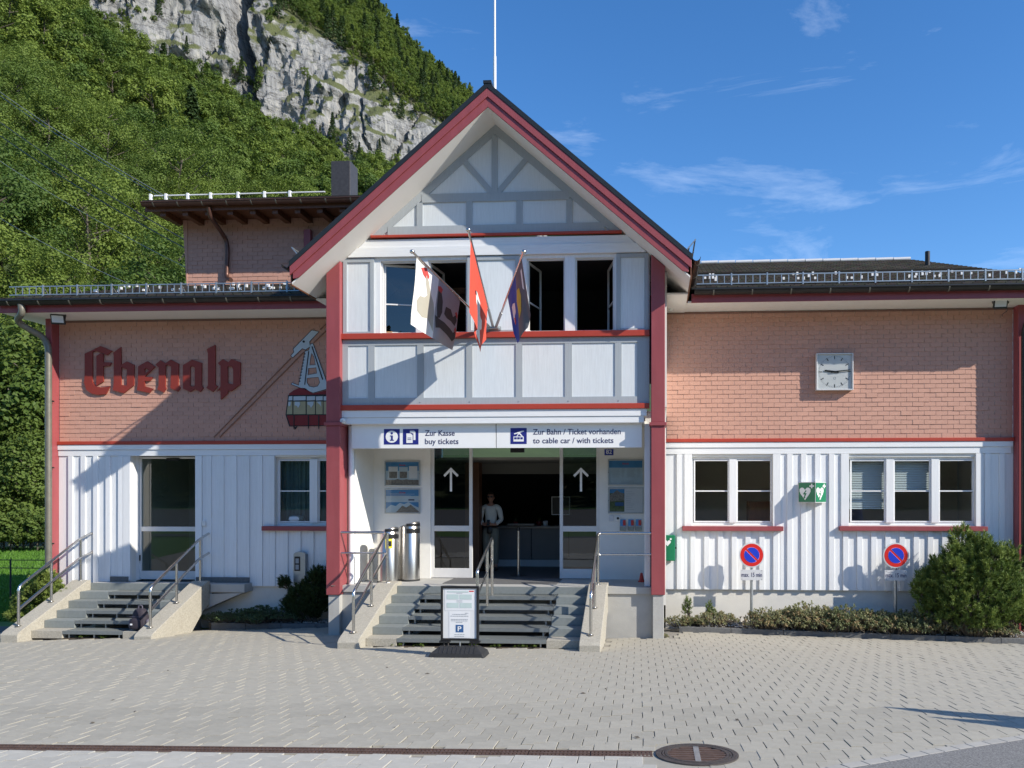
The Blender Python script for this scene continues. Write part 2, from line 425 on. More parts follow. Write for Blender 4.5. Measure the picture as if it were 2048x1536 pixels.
def rounded(pts, r, seg=5):
    """round the inner corners of a polyline"""
    pts = [Vector(p) for p in pts]; out = [pts[0]]
    for i in range(1, len(pts) - 1):
        a, b, c = pts[i - 1], pts[i], pts[i + 1]
        d1 = (a - b); d2 = (c - b); rr = min(r, d1.length * 0.45, d2.length * 0.45)
        p1 = b + d1.normalized() * rr; p2 = b + d2.normalized() * rr
        for k in range(seg + 1):
            t = k / seg; out.append(p1 * (1 - t) ** 2 + b * 2 * t * (1 - t) + p2 * t ** 2)
    out.append(pts[-1]); return out
def text(s, m, parent, x, z, Y, h, width=None, name='lettering', depth=0.002, align='LEFT', bold=0.012):
    """letters facing -Y; x,z = lower left (or centre) of the line, h = capital height, width = fitted width"""
    cu = bpy.data.curves.new('t', 'FONT'); cu.body = s; cu.size = h / 0.72; cu.extrude = depth / 2; cu.resolution_u = 3; cu.offset = h * bold
    ob = bpy.data.objects.new('t', cu); COL.objects.link(ob)
    dg = bpy.context.evaluated_depsgraph_get()
    me = bpy.data.meshes.new_from_object(ob.evaluated_get(dg)); bpy.data.objects.remove(ob, do_unlink=True); bpy.data.curves.remove(cu)
    xs = [v.co.x for v in me.vertices]; w = max(xs) - min(xs); sx = (width / w) if width else 1.0
    off = min(xs)
    for v in me.vertices:
        X = (v.co.x - off) * sx - (w * sx / 2 if align == 'CENTER' else 0)
        v.co = Vector((x + X, Y - v.co.z, z + v.co.y))
    me.materials.clear(); me.materials.append(MAT[m])
    o = bpy.data.objects.new(name, me); COL.objects.link(o)
    if parent: attach(o, parent)
    return o

# ================================================================== SETTING
def G(px, py):
    """photo pixel met with the sloping forecourt"""
    lo, hi = CAM.y + 0.5, 60.0
    for _ in range(60):
        mid = (lo + hi) / 2; p = P(px, py, mid)
        if p.z > gz(p.x, p.y): lo = mid
        else: hi = mid
    p = P(px, py, lo); p.z = gz(p.x, p.y); return p

# ---- meadow and far ground
def grid_mesh(xs, ys, fz):
    mb = MB(); nx = len(xs)
    for y in ys:
        for x in xs: mb.v.append((x, y, fz(x, y)))
    for j in range(len(ys) - 1):
        for i in range(nx - 1):
            mb.face([j * nx + i, j * nx + i + 1, (j + 1) * nx + i + 1, (j + 1) * nx + i])
    return mb
def lin(a, b, n): return [a + (b - a) * i / (n - 1) for i in range(n)]
def fz_ground(x, y):
    d = max(abs(x) - 14, 0); base = gz(x, y) if y < 1.5 else gz(x, 1.5)
    base = min(base, 1.15)
    return base - 0.06 - 0.004 * min(d, 20)
ground = grid_mesh([-900, -300, -120, -60] + lin(-40, 40, 33) + [60, 120, 300, 900],
                   [-900, -300, -120, -60] + lin(-30, 30, 25) + [45, 70, 120, 300, 900], fz_ground).build('meadow_ground', 'meadow')
structure(ground)

# ---- short grass on the visible strip of meadow
gb = MB(); r = random.Random(3)
for i in range(26000):
    y = 3 + 25 * r.random() ** 1.2; px = 120 - 150 * r.random() if i < 11000 else -30 - 420 * r.random()
    p = P(px, 1000, y); x = p.x; z = fz_ground(x, y)
    h = 0.05 + 0.09 * r.random(); a = r.random() * pi; w = 0.02 + 0.02 * r.random()
    gb.v += [(x - w * cos(a), y - w * sin(a), z), (x + w * cos(a), y + w * sin(a), z), (x + r.uniform(-.04, .04), y + r.uniform(-.04, .04), z + h)]
    k = len(gb.v); gb.face([k - 3, k - 2, k - 1])
o = stuff(gb.build('meadow_grass', 'grass_blade')); tag(o, 'short bright green grass of the meadow left of the station', 'grass')

# ---- asphalt path beside the left stairs
path = grid_mesh(lin(-30, -9.5, 12), lin(-3.5, 2.2, 6), lambda x, y: fz_ground(x, y) + 0.03).build('asphalt_path', 'asphalt_far'); structure(path)

# ---- forecourt of interlocking pavers
fore = grid_mesh(lin(-14, 14, 57), lin(-13.9, 2.0, 34), lambda x, y: gz(x, y) - 0.016).build('forecourt', 'joint_sand'); structure(fore)
WORLD[fore.name] = Matrix.Identity(4)
EDGE = [G(1640, 1548), G(1700, 1536), G(1780, 1523), G(1860, 1509), G(1950, 1494), G(2048, 1479), G(2140, 1466)]
def edge_y(x):
    if x <= EDGE[0].x: return -99
    for a, b in zip(EDGE, EDGE[1:]):
        if a.x <= x <= b.x: return a.y + (b.y - a.y) * (x - a.x) / (b.x - a.x)
    return EDGE[-1].y
D0, D1 = G(-40, 1494), G(1306, 1508)          # drain line
def drain_y(x): return D0.y + (D1.y - D0.y) * (x - D0.x) / (D1.x - D0.x)
MAN = G(1394, 1509)
KL, KR = G(1332, 1263), G(2075, 1289)          # foot of the kerb at the right planting bed
def kerb_y(x): return KL.y + (KR.y - KL.y) * (x - KL.x) / (KR.x - KL.x)
def in_front(x, y):
    if x > 3.35 and y > kerb_y(x) - 0.02: return False
    if x < -3.0 and y > 1.25: return False
    if x < -9.45 and y > -3.6: return False
    if -3.0 <= x <= 3.35 and y > -0.02: return False
    if -2.2 < x < 2.08 and y > -1.62: return False
    if -9.25 < x < -6.3 and y > -0.02: return False
    if hypot(x - MAN.x, y - MAN.y) < 0.43: return False
    return True
PW, PH, PS, GAP = 0.102, 0.275, 0.055, 0.0035
def paver_mesh(name, m, depth=0.03):
    g = GAP; c = 0.002
    def ring(i):
        a, b2 = g + i, PW
        return [(g + i, g + i), (PW + g + i - 2 * i * 0, g + i), (PW + g + i, PS + g + i), (2 * PW - g - i, PS + g + i), (2 * PW - g - i, PS + PH - g - i),
                (PW - g - i, PS + PH - g - i), (PW - g - i, PH - g - i), (g + i, PH - g - i)]
    mb = MB(); R0 = ring(0); R1 = ring(c); n = 8
    ox, oy = PW, (PH + PS) / 2
    mb.v = [(p[0] - ox, p[1] - oy, -depth) for p in R0] + [(p[0] - ox, p[1] - oy, -c) for p in R0] + [(p[0] - ox, p[1] - oy, 0) for p in R1]
    for k in range(n):
        j = (k + 1) % n
        mb.face([k, j, n + j, n + k]); mb.face([n + k, n + j, 2 * n + j, 2 * n + k])
    mb.face([16, 17, 21, 22][::1]) if False else None
    mb.face([16 + 0, 16 + 1, 16 + 6, 16 + 7]); mb.face([16 + 1, 16 + 2, 16 + 5, 16 + 6]); mb.face([16 + 2, 16 + 3, 16 + 4, 16 + 5])
    return mb
pm = paver_mesh('paver', 'paver'); pm_me = pm.mesh('paver', ['paver']); pml_me = pm.mesh('paver_light', ['paver_light'])
ROTP = radians(1.2); cr, sr = cos(ROTP), sin(ROTP)
cells = []
for i in range(-110, 110):
    for j in range(-60, 80):
        lx = i * 0.204 + j * 0.102; ly = i * 0.11 - j * 0.22 - 4.0
        if not (-10.6 < ly < 2.4 and -14 < lx < 14): continue
        x = cr * lx - sr * ly; y = sr * lx + cr * ly
        if y > 1.7 or y < -9.6: continue
        if not in_front(x, y): continue
        d = drain_y(x)
        if x < D1.x + 0.05 and abs(y - d) < 0.012: continue
        if y < edge_y(x) - 0.05: continue
        v = Vector((x, y, gz(x, y))) - CAM
        dep = -v.x * sin(TH) + v.y * cos(TH); xr = v.x * cos(TH) + v.y * sin(TH)
        if dep < 3: continue
        px = CX + F * xr / dep; py = CY - F * v.z / dep
        if px < -700 or px > 2600 or py > 1750: continue
        light = (x < D1.x and y < d)
        cells.append((dep, x, y, light))
cells.sort()
rest = {False: MB(), True: MB()}
r = random.Random(11); made = 0
for dep, x, y, light in cells:
    e = 0.05
    nx = -(gz(x + e, y) - gz(x - e, y)) / (2 * e); ny = -(gz(x, y + e) - gz(x, y - e)) / (2 * e)
    q = Vector((0, 0, 1)).rotation_difference(Vector((nx + r.gauss(0, .006), ny + r.gauss(0, .006), 1)).normalized())
    M = Matrix.Translation((x, y, gz(x, y) + r.gauss(0, 0.0015))) @ q.to_matrix().to_4x4() @ Matrix.Rotation(ROTP + r.gauss(0, .006), 4, 'Z')
    v = Vector((x, y, gz(x, y))) - CAM
    px = CX + F * (v.x * cos(TH) + v.y * sin(TH)) / dep; py = CY - F * v.z / dep
    cuts = []
    if x < D1.x + 0.15 and abs(y - drain_y(x)) < 0.30:
        sgn = 1 if y > drain_y(x) else -1
        cuts.append((Vector((x, drain_y(x) + sgn * 0.088, 0)), Vector((0, -sgn, 0))))
    if y < edge_y(x) + 0.40:
        k = max(0, min(len(EDGE) - 2, sum(1 for q_ in EDGE[1:-1] if q_.x < x))); a_, b_ = EDGE[k], EDGE[k + 1]; t_ = (b_ - a_).normalized(); n_ = Vector((-t_.y, t_.x, 0)).normalized()
        cuts.append((a_ + n_ * 0.108, -n_))
    if cuts:
        bm = bmesh.new(); bm.from_mesh(pml_me if light else pm_me); bmesh.ops.transform(bm, matrix=M, verts=bm.verts)
        for co, no in cuts:
            bmesh.ops.bisect_plane(bm, geom=bm.verts[:] + bm.edges[:] + bm.faces[:], plane_co=co, plane_no=no, clear_outer=True)
        if len(bm.faces) > 2:
            mb = rest[light]; b = len(mb.v); bm.verts.index_update()
            mb.v += [tuple(v_.co) for v_ in bm.verts]
            for f in bm.faces: mb.face([b + v_.index for v_ in f.verts])
        bm.free(); continue
    if made < 300 and -10 < px < 2060 and py < 1545:
        inst('paver', pml_me if light else pm_me, fore, M); made += 1
    else:
        mb = rest[light]; b = len(mb.v)
        mb.v += [tuple(M @ Vector(p)) for p in pm.v]
        for f in pm.f: mb.face([b + k for k in f])
for light, mb in rest.items():
    if mb.v:
        o = mb.build('paver', 'paver_light' if light else 'paver', fore); stuff(o)

# ---- asphalt road corner and its edging stones
mb = MB(); n = len(EDGE)
for e in EDGE: mb.v.append((e.x, e.y, gz(e.x, e.y) + 0.001))
for e in EDGE: mb.v.append((e.x + 0.6, e.y - 4.5, gz(e.x, e.y - 4.5) + 0.001))
for k in range(n - 1): mb.face([k, n + k, n + k + 1, k + 1])
structure(mb.build('asphalt_road', 'asphalt'))
edging = thing('edging_row', 'curved row of pale edging stones between the pavers and the asphalt', 'kerb', tuple(EDGE[2]))
tot = 0
for a, b in zip(EDGE, EDGE[1:]):
    L = (b - a).length; m = max(1, round(L / 0.21))
    for k in range(m):
        p = a.lerp(b, (k + 0.5) / m); t = (b - a).normalized(); nn = Vector((-t.y, t.x, 0)).normalized()
        p = p + nn * 0.055
        MB().obox((p.x, p.y, gz(p.x, p.y) - 0.04), t * (L / m / 2 - 0.004), nn * 0.05, Vector((0, 0, 0.044))).build('edging_stone', 'edging_stone', edging, bevel=0.004)

# ---- drain channel with slotted grates
drain = thing('drain_channel', 'long rusty slotted drain channel running across the forecourt', 'drain', (D1.x, D1.y, gz(D1.x, D1.y)))
t = (D1 - D0); L = hypot(t.x, t.y); tx = Vector((t.x / L, t.y / L, 0)); nn = Vector((-tx.y, tx.x, 0))
nseg = int(L / 0.5) + 2; x = 0
pan = MB()
for k in range(nseg):
    s0 = L - (k + 1) * 0.5; c = D0 + tx * (s0 + 0.25); c.z = gz(c.x, c.y)
    g = MB()
    for sd in (-1, 0, 1):
        g.obox(c + nn * (0.062 * sd) + Vector((0, 0, -0.008)), tx * 0.246, nn * 0.010, Vector((0, 0, 0.011)))
    for j in range(16):
        g.obox(c + tx * (-0.235 + j * 0.0313) + Vector((0, 0, -0.011)), tx * 0.009, nn * 0.060, Vector((0, 0, 0.009)))
    g.build('grate', 'iron_rust', drain)
    pan.obox(c + Vector((0, 0, -0.035)), tx * 0.25, nn * 0.075, Vector((0, 0, 0.006)))
pan.build('channel_bed', 'black_plastic', drain)
lip = MB()
for sd in (-1, 1):
    for k in range(nseg):
        c = D0 + tx * (L - (k + 0.5) * 0.5); c.z = gz(c.x, c.y)
        lip.obox(c + nn * (0.0795 * sd) + Vector((0, 0, -0.02)), tx * 0.249, nn * 0.006, Vector((0, 0, 0.0195)))
lip.build('concrete_lip', 'paver', drain)

# ---- round manhole grate
man = thing('manhole_cover', 'round cast iron manhole grate with parallel bars set in the pavers', 'manhole', tuple(MAN))
tilt = Vector((0, 0, 1)).rotation_difference(Vector((0, 0.065, 1)).normalized()).to_matrix().to_4x4()
def man_place(mb):
    M = Matrix.Translation((MAN.x, MAN.y, gz(MAN.x, MAN.y) + 0.004)) @ tilt
    mb.v = [tuple(M @ Vector(v)) for v in mb.v]; return mb
ring = MB(); N = 48
for (ra, rb, z0, z1) in ((0.33, 0.285, 0.0, 0.004), (0.279, 0.262, -0.004, 0.003), (0.258, 0.235, 0.0, 0.005)):
    b = len(ring.v)
    for k in range(N):
        a = 2 * pi * k / N
        ring.v += [(ra * cos(a), ra * sin(a), -0.03), (ra * cos(a), ra * sin(a), z1), (rb * cos(a), rb * sin(a), z1), (rb * cos(a), rb * sin(a), -0.03)]
    for k in range(N):
        j = (k + 1) % N
        for q in range(3): ring.face([b + k * 4 + q, b + j * 4 + q, b + j * 4 + q + 1, b + k * 4 + q + 1])
man_place(ring).build('rim', 'iron_dark', man)
coll = MB()
for k in range(N):
    a = 2 * pi * k / N; coll.v += [(0.325 * cos(a), 0.325 * sin(a), -0.008), (0.52 * cos(a), 0.52 * sin(a), -0.009)]
for k in range(N): j = (k + 1) % N; coll.face([2 * k, 2 * k + 1, 2 * j + 1, 2 * j])
man_place(coll).build('mortar_collar', 'paver', man)
bars = MB()
for k in range(-3, 4):
    yy = k * 0.068; w = sqrt(max(0.24 ** 2 - yy ** 2, 0))
    bars.box(-w, -0.02, yy - 0.019, yy + 0.019, -0.02, 0.002); bars.box(0.02, w, yy - 0.019, yy + 0.019, -0.02, 0.002)
man_place(bars).build('bar_grid', 'iron_rust', man)
man_place(MB().box(-0.022, 0.022, -0.24, 0.24, -0.02, 0.003)).build('centre_bar', 'galv', man)
man_place(MB().lathe([(0.30, -0.32), (0.30, -0.30)], n=32)).build('shaft_bottom', 'black_plastic', man)

# ================================================================== MOUNTAIN
def interp(tab, x):
    if x <= tab[0][0]: return tab[0][1]
    for (a, b), (c, d) in zip(tab, tab[1:]):
        if x <= c: return b + (d - b) * (x - a) / (c - a)
    return tab[-1][1]
RIDGE = [(-700, -468), (-300, -248), (0, -58), (200, 88), (330, 186), (480, 280), (600, 354), (700, 380), (760, 408), (900, 488), (1100, 608), (1400, 768), (1700, 908)]
CLTOP = [(-700, -906), (0, -566), (300, -306), (480, -116), (560, 14), (632, 66), (693, 106), (741, 130), (768, 164), (796, 194), (878, 242), (960, 324), (1100, 464), (1400, 654), (1700, 844)]
SKYL = [(-700, -1100), (0, -760), (400, -330), (600, -120), (700, -25), (760, 35), (850, 140), (900, 180), (960, 225), (1060, 330), (1250, 520), (1500, 720), (1700, 840)]
def mnt(px, py, Y): return P(px, py, Y)
cols = lin(-640, -300, 12)[:-1] + lin(-300, 1150, 330) + lin(1150, 1640, 12)[1:]
def prof(px):
    """world points up the mountain along one bearing: (point, zone)"""
    k = (px + 700) / 2400
    yr = 250 + 60 * k; pr = mnt(px, interp(RIDGE, px), yr)
    base = P(px, CY, 26 + 10 * k); base.z = 0.0
    pts = []
    for i in range(26):
        s = i / 25
        q = base.lerp(pr, s); q.z = pr.z * (0.92 * s + 0.08 * s * s) + 0.15
        pts.append((q, 0))
    cb = mnt(px, interp(RIDGE, px) + 60, yr + 60)
    ct = mnt(px, interp(CLTOP, px), yr + 102)
    sk = mnt(px, interp(SKYL, px), yr + 270)
    for i in range(91):
        s = i / 90; pts.append((cb.lerp(ct, s), 1))
    for i in range(1, 14):
        pts.append((ct.lerp(sk, i / 13), 2))
    back = sk + Vector((0, 200, -80)); pts.append((back, 3))
    return pts
grid = [prof(c) for c in cols]
nr = len(grid[0]); mv = []; cl_idx = []
for ci, colm in enumerate(grid):
    px = cols[ci]
    for ri, (p, zn) in enumerate(colm):
        q = p.copy()
        if zn == 1:
            s = (ri - 26) / 90
            edge = min(1, 4 * s, 4 * (1 - s) + 0.15)
            n1 = noise.fractal(Vector((q.x * 0.022, 1.3, q.z * 0.009)), 1.0, 2.0, 4)
            n2 = noise.fractal(Vector((q.x * 0.075, 4.1, q.z * 0.040)), 0.9, 2.0, 4)
            n4 = noise.fractal(Vector((q.x * 0.30, 7.7, q.z * 0.13)), 0.9, 2.0, 4)
            lg_ = (q.z / 26.0 + 0.45 * noise.noise(Vector((q.x * 0.018, 3, q.z * 0.01))) + 0.004 * q.x) % 1.0
            lm_ = max(0, min(1, 0.5 + 1.6 * noise.noise(Vector((q.x * 0.03 + 20, 5, q.z * 0.05)))))
            step = 4.5 * lm_ * (0.5 + 0.5 * cos(pi * min(1, abs(lg_ - 0.2) / 0.2)))
            crack = max(0, 1 - abs(noise.noise(Vector((q.x * 0.045, 11, q.z * 0.012)))) / 0.05) * 4.0
            gully = max(0, 1 - abs(px - (478 + 14 * sin(s * 7) + 10 * (1 - s))) / 24.0)
            q.y += edge * (15 * n1 + 5 * n2 + 2.4 * n4 - step + crack) + 40 * gully * edge
            q.z += edge * 2 * n2
        elif zn in (0, 2):
            q.z += 5 * noise.fractal(Vector((q.x * 0.012, q.y * 0.012, 0)), 1.0, 2.0, 3) * min(1, ri / 6)
        mv.append(tuple(q))
mb = MB(); mb.v = mv; mb.use('cliff_rock') if False else None
mb.mats = ['cliff_rock', 'forest_floor']
for ci in range(len(cols) - 1):
    for ri in range(nr - 1):
        z = grid[ci][ri][1]; mb.cur = 0 if z == 1 else 1
        a = ci * nr + ri; mb.face([a, a + nr, a + nr + 1, a + 1])
# rock material with grass on flat ledges
m, n, l, b = new_mat('cliff_rock')
tc = n.new('ShaderNodeTexCoord'); mp = n.new('ShaderNodeMapping'); mp.inputs['Scale'].default_value = (1, 1, 0.28)
l.new(tc.outputs['Object'], mp.inputs['Vector'])
n1 = n.new('ShaderNodeTexNoise'); n1.inputs['Scale'].default_value = 0.05; n1.inputs['Detail'].default_value = 12; n1.inputs['Roughness'].default_value = 0.7
l.new(mp.outputs['Vector'], n1.inputs['Vector'])
cr1 = n.new('ShaderNodeValToRGB'); e = cr1.color_ramp.elements
e[0].position = 0.28; e[0].color = (0.080, 0.078, 0.074, 1); e[1].position = 0.68; e[1].color = (0.44, 0.425, 0.39, 1)
q = cr1.color_ramp.elements.new(0.5); q.color = (0.27, 0.272, 0.275, 1)
# vertical water streaks and dark cracks
ms1 = n.new('ShaderNodeMapping'); ms1.inputs['Scale'].default_value = (0.55, 0.55, 0.035); l.new(tc.outputs['Object'], ms1.inputs['Vector'])
ns1 = n.new('ShaderNodeTexNoise'); ns1.inputs['Scale'].default_value = 1.0; ns1.inputs['Detail'].default_value = 6; l.new(ms1.outputs['Vector'], ns1.inputs['Vector'])
ms2 = n.new('ShaderNodeMapping'); ms2.inputs['Scale'].default_value = (0.045, 0.045, 0.16); ms2.inputs['Rotation'].default_value = (0, 0.35, 0); l.new(tc.outputs['Object'], ms2.inputs['Vector'])
ns2 = n.new('ShaderNodeTexNoise'); ns2.inputs['Scale'].default_value = 1.0; ns2.inputs['Detail'].default_value = 9; ns2.inputs['Roughness'].default_value = 0.65; l.new(ms2.outputs['Vector'], ns2.inputs['Vector'])
ab1 = n.new('ShaderNodeMath'); ab1.operation = 'SUBTRACT'; ab1.inputs[1].default_value = 0.5; l.new(ns2.outputs['Fac'], ab1.inputs[0])
ab2 = n.new('ShaderNodeMath'); ab2.operation = 'ABSOLUTE'; l.new(ab1.outputs['Value'], ab2.inputs[0])
ck1 = n.new('ShaderNodeMapRange'); ck1.inputs['From Max'].default_value = 0.022; ck1.inputs['To Min'].default_value = -0.22; ck1.inputs['To Max'].default_value = 0.0; l.new(ab2.outputs['Value'], ck1.inputs['Value'])
sm1 = n.new('ShaderNodeMath'); sm1.operation = 'MULTIPLY_ADD'; sm1.inputs[1].default_value = 0.55; l.new(ns1.outputs['Fac'], sm1.inputs[0]); l.new(ck1.outputs['Result'], sm1.inputs[2])
sm2 = n.new('ShaderNodeMath'); sm2.operation = 'MULTIPLY_ADD'; sm2.inputs[1].default_value = 0.60; l.new(n1.outputs['Fac'], sm2.inputs[0]); l.new(sm1.outputs['Value'], sm2.inputs[2])
sm3 = n.new('ShaderNodeMath'); sm3.operation = 'SUBTRACT'; sm3.inputs[1].default_value = 0.06; l.new(sm2.outputs['Value'], sm3.inputs[0])
l.new(sm3.outputs['Value'], cr1.inputs['Fac'])
n2 = n.new('ShaderNodeTexNoise'); n2.inputs['Scale'].default_value = 0.035; n2.inputs['Detail'].default_value = 10; n2.inputs['Roughness'].default_value = 0.75
l.new(tc.outputs['Object'], n2.inputs['Vector'])
ge = n.new('ShaderNodeNewGeometry'); sp = n.new('ShaderNodeSeparateXYZ'); l.new(ge.outputs['Normal'], sp.inputs['Vector'])
ma = n.new('ShaderNodeMath'); ma.operation = 'MULTIPLY_ADD'; ma.inputs[1].default_value = 0.55; l.new(sp.outputs['Z'], ma.inputs[0]); l.new(n2.outputs['Fac'], ma.inputs[2])
mrg = n.new('ShaderNodeMapRange'); mrg.inputs['From Min'].default_value = 0.73; mrg.inputs['From Max'].default_value = 0.80
l.new(ma.outputs['Value'], mrg.inputs['Value'])
mx = n.new('ShaderNodeMix'); mx.data_type = 'RGBA'; mx.inputs[7].default_value = (0.10, 0.115, 0.040, 1)
l.new(mrg.outputs['Result'], mx.inputs[0]); l.new(cr1.outputs['Color'], mx.inputs[6]); l.new(mx.outputs[2], b.inputs['Base Color'])
b.inputs['Roughness'].default_value = 0.9
vb = n.new('ShaderNodeTexNoise'); vb.inputs['Scale'].default_value = 0.30; vb.inputs['Detail'].default_value = 10; vb.inputs['Roughness'].default_value = 0.7
l.new(mp.outputs['Vector'], vb.inputs['Vector'])
bp = n.new('ShaderNodeBump'); bp.inputs['Strength'].default_value = 1.0; bp.inputs['Distance'].default_value = 3.5
l.new(vb.outputs['Fac'], bp.inputs['Height']); l.new(bp.outputs['Normal'], b.inputs['Normal'])
mat('forest_floor', (0.030, 0.050, 0.014), 0.95, 0.4, 0.15)
mountain = mb.build('mountain', None, smooth=True); structure(mountain)

# ---- tree builder: tapered trunk, limbs, crown of leaf clumps
def tree_mesh(name, seed, H, R, crown0, nclump, nleaf, leaf, lm, bm_='bark', conifer=False, trunk_r=0.22, outward=0.6, spread=1.0):
    r = random.Random(seed); mb = MB(); mb.mats = [lm, bm_]
    mb.cur = 1
    top = H * (0.93 if conifer else 0.72)
    pts = [Vector((r.uniform(-.3, .3) * i / 5, r.uniform(-.3, .3) * i / 5, top * i / 5)) for i in range(6)]
    mb.tube(pts, trunk_r, 7, r2=trunk_r * 0.25)
    clumps = []
    for i in range(nclump):
        u = (i + 0.5) / nclump
        if conifer:
            h = crown0 + (H - crown0) * u; rad = R * (1 - u) ** 0.8 + 0.15
            a = i * 2.4 + r.uniform(-.4, .4); rr = rad * r.uniform(0.45, 1.0)
            c = Vector((rr * cos(a), rr * sin(a), h - rr * 0.25)); cs = 0.22 * rad + 0.35
        else:
            a = i * 2.399 + r.uniform(-.5, .5); ph = math.acos(1 - 1.75 * u)
            k = r.uniform(0.55, 1.05)
            hh = (H - crown0) / 2
            c = Vector((R * k * sin(ph) * cos(a), R * k * sin(ph) * sin(a), crown0 + hh + hh * k * 0.95 * cos(ph)))
            cs = R * r.uniform(0.20, 0.36) * spread
        clumps.append((c, cs))
    for c, cs in clumps[::3]:
        mb.cur = 1; h0 = max(crown0 * 0.5, c.z - 0.45 * hypot(c.x, c.y) - 0.6)
        mb.tube([(0, 0, h0), (c.x * .5, c.y * .5, (h0 + c.z) / 2 - .1), tuple(c)], trunk_r * 0.32, 5, r2=0.03, caps=False)
    mb.cur = 0
    axis_c = Vector((0, 0, crown0 + (H - crown0) * 0.4))
    for c, cs in clumps:
        for k in range(nleaf):
            d = Vector((r.gauss(0, 1), r.gauss(0, 1), r.gauss(0, 1) * (0.45 if conifer else 0.75)))
            d = d.normalized() * cs * r.random() ** 0.45
            p = c + d
            nrm = (d.normalized() * 0.8 + (p - axis_c).normalized() * outward + Vector((r.gauss(0, .5), r.gauss(0, .5), r.gauss(0, .5) + .35))).normalized()
            t = nrm.orthogonal().normalized(); t.rotate(Matrix.Rotation(r.random() * 6.28, 3, nrm)); w = nrm.cross(t)
            s = leaf * r.uniform(0.55, 1.25)
            b = len(mb.v)
            mb.v += [tuple(p - t * s), tuple(p + w * s * 0.6 + nrm * s * .15), tuple(p + t * s), tuple(p - w * s * 0.6 + nrm * s * .15)]
            mb.face([b, b + 1, b + 2, b + 3])
    return mb.mesh(name)
proto = bpy.data.collections.new('tree_library')
def lib(i, me):
    o = bpy.data.objects.new('tree_%02d' % i, me); proto.objects.link(o)
for i in range(6):
    lib(i, tree_mesh('forest_tree', 40 + i, 14 + (i % 3), 4.2 + 0.5 * (i % 3), 2.2, 34, 150, 0.25, 'leaf_forest', spread=0.8))
lib(6, tree_mesh('forest_conifer', 60, 19, 2.9, 1.5, 60, 40, 0.40, 'leaf_conifer', conifer=True))
lib(7, tree_mesh('forest_bush', 61, 5, 2.6, 0.2, 26, 40, 0.30, 'leaf_forest', trunk_r=0.1))
for i in range(3):
    lib(8 + i, tree_mesh('forest_tree', 140 + i, 13 + i, 4.2 + 0.4 * i, 1.5, 52, 260, 0.125, 'leaf_forest', spread=0.8))

def gn_instances(name, pts, mat_slots=()):
    """pts: list of (Vector, rotz, scale, index)"""
    me = bpy.data.meshes.new(name); me.from_pydata([tuple(p[0]) for p in pts], [], [])
    a = me.attributes.new('rot', 'FLOAT_VECTOR', 'POINT'); a.data.foreach_set('vector', [c for p in pts for c in (0, 0, p[1])])
    a = me.attributes.new('scl', 'FLOAT', 'POINT'); a.data.foreach_set('value', [p[2] for p in pts])
    a = me.attributes.new('idx', 'INT', 'POINT'); a.data.foreach_set('value', [p[3] for p in pts])
    o = bpy.data.objects.new(name, me); COL.objects.link(o)
    ng = bpy.data.node_groups.new(name, 'GeometryNodeTree')
    ng.interface.new_socket('Geometry', in_out='INPUT', socket_type='NodeSocketGeometry')
    ng.interface.new_socket('Geometry', in_out='OUTPUT', socket_type='NodeSocketGeometry')
    N, Lk = ng.nodes, ng.links
    gi = N.new('NodeGroupInput'); go = N.new('NodeGroupOutput'); ip = N.new('GeometryNodeInstanceOnPoints')
    ci = N.new('GeometryNodeCollectionInfo'); ci.inputs['Collection'].default_value = proto
    ci.inputs['Separate Children'].default_value = True; ci.inputs['Reset Children'].default_value = True
    def na(nm, dt):
        k = N.new('GeometryNodeInputNamedAttribute'); k.data_type = dt; k.inputs['Name'].default_value = nm; return k
    ar, asc, ai = na('rot', 'FLOAT_VECTOR'), na('scl', 'FLOAT'), na('idx', 'INT')
    ip.inputs['Pick Instance'].default_value = True
    Lk.new(gi.outputs[0], ip.inputs['Points']); Lk.new(ci.outputs[0], ip.inputs['Instance'])
    Lk.new(ar.outputs['Attribute'], ip.inputs['Rotation']); Lk.new(asc.outputs['Attribute'], ip.inputs['Scale']); Lk.new(ai.outputs['Attribute'], ip.inputs['Instance Index'])
    Lk.new(ip.outputs[0], go.inputs[0])
    md = o.modifiers.new('scatter', 'NODES'); md.node_group = ng
    return o
def terr(ci, ri):
    i = int(ci); j = int(ri); fi, fj = ci - i, ri - j
    A = Vector(mv[i * nr + j]); B = Vector(mv[(i + 1) * nr + j]); C_ = Vector(mv[i * nr + j + 1]); D_ = Vector(mv[(i + 1) * nr + j + 1])
    return A.lerp(B, fi).lerp(C_.lerp(D_, fi), fj)
r = random.Random(5); low = []; seen = {}
def spaced(p, dmin, tabl):
    k = (int(p.x // dmin), int(p.y // dmin))
    for a in (-1, 0, 1):
        for b2 in (-1, 0, 1):
            for q in tabl.get((k[0] + a, k[1] + b2), ()):
                if (q - p).length < dmin: return False
    tabl.setdefault(k, []).append(p); return True
ncol = len(cols)
for _ in range(60000):
    ci = r.random() * (ncol - 1.01); ri = 0.6 + 24.2 * r.random()
    if ci >= ncol - 1: continue
    px = cols[int(ci)]
    if px < -330 or px > 1000: continue
    p = terr(ci, ri)
    if p.y < 42: continue
    if px > 420 and ri < 8: continue
    if not spaced(p, 5.8, seen): continue
    k = 6 if r.random() < 0.015 else r.randrange(6)
    if p.y < 120 and k != 6: k = 8 + r.randrange(3)
    low.append((p - Vector((0, 0, .6)), r.random() * 6.28, 0.45 + 0.85 * r.random() ** 0.8, k))
o = gn_instances('hillside_forest', low); stuff(o); tag(o, 'dense sunlit deciduous forest covering the steep hillside behind the station', 'forest')
up = []; seen = {}
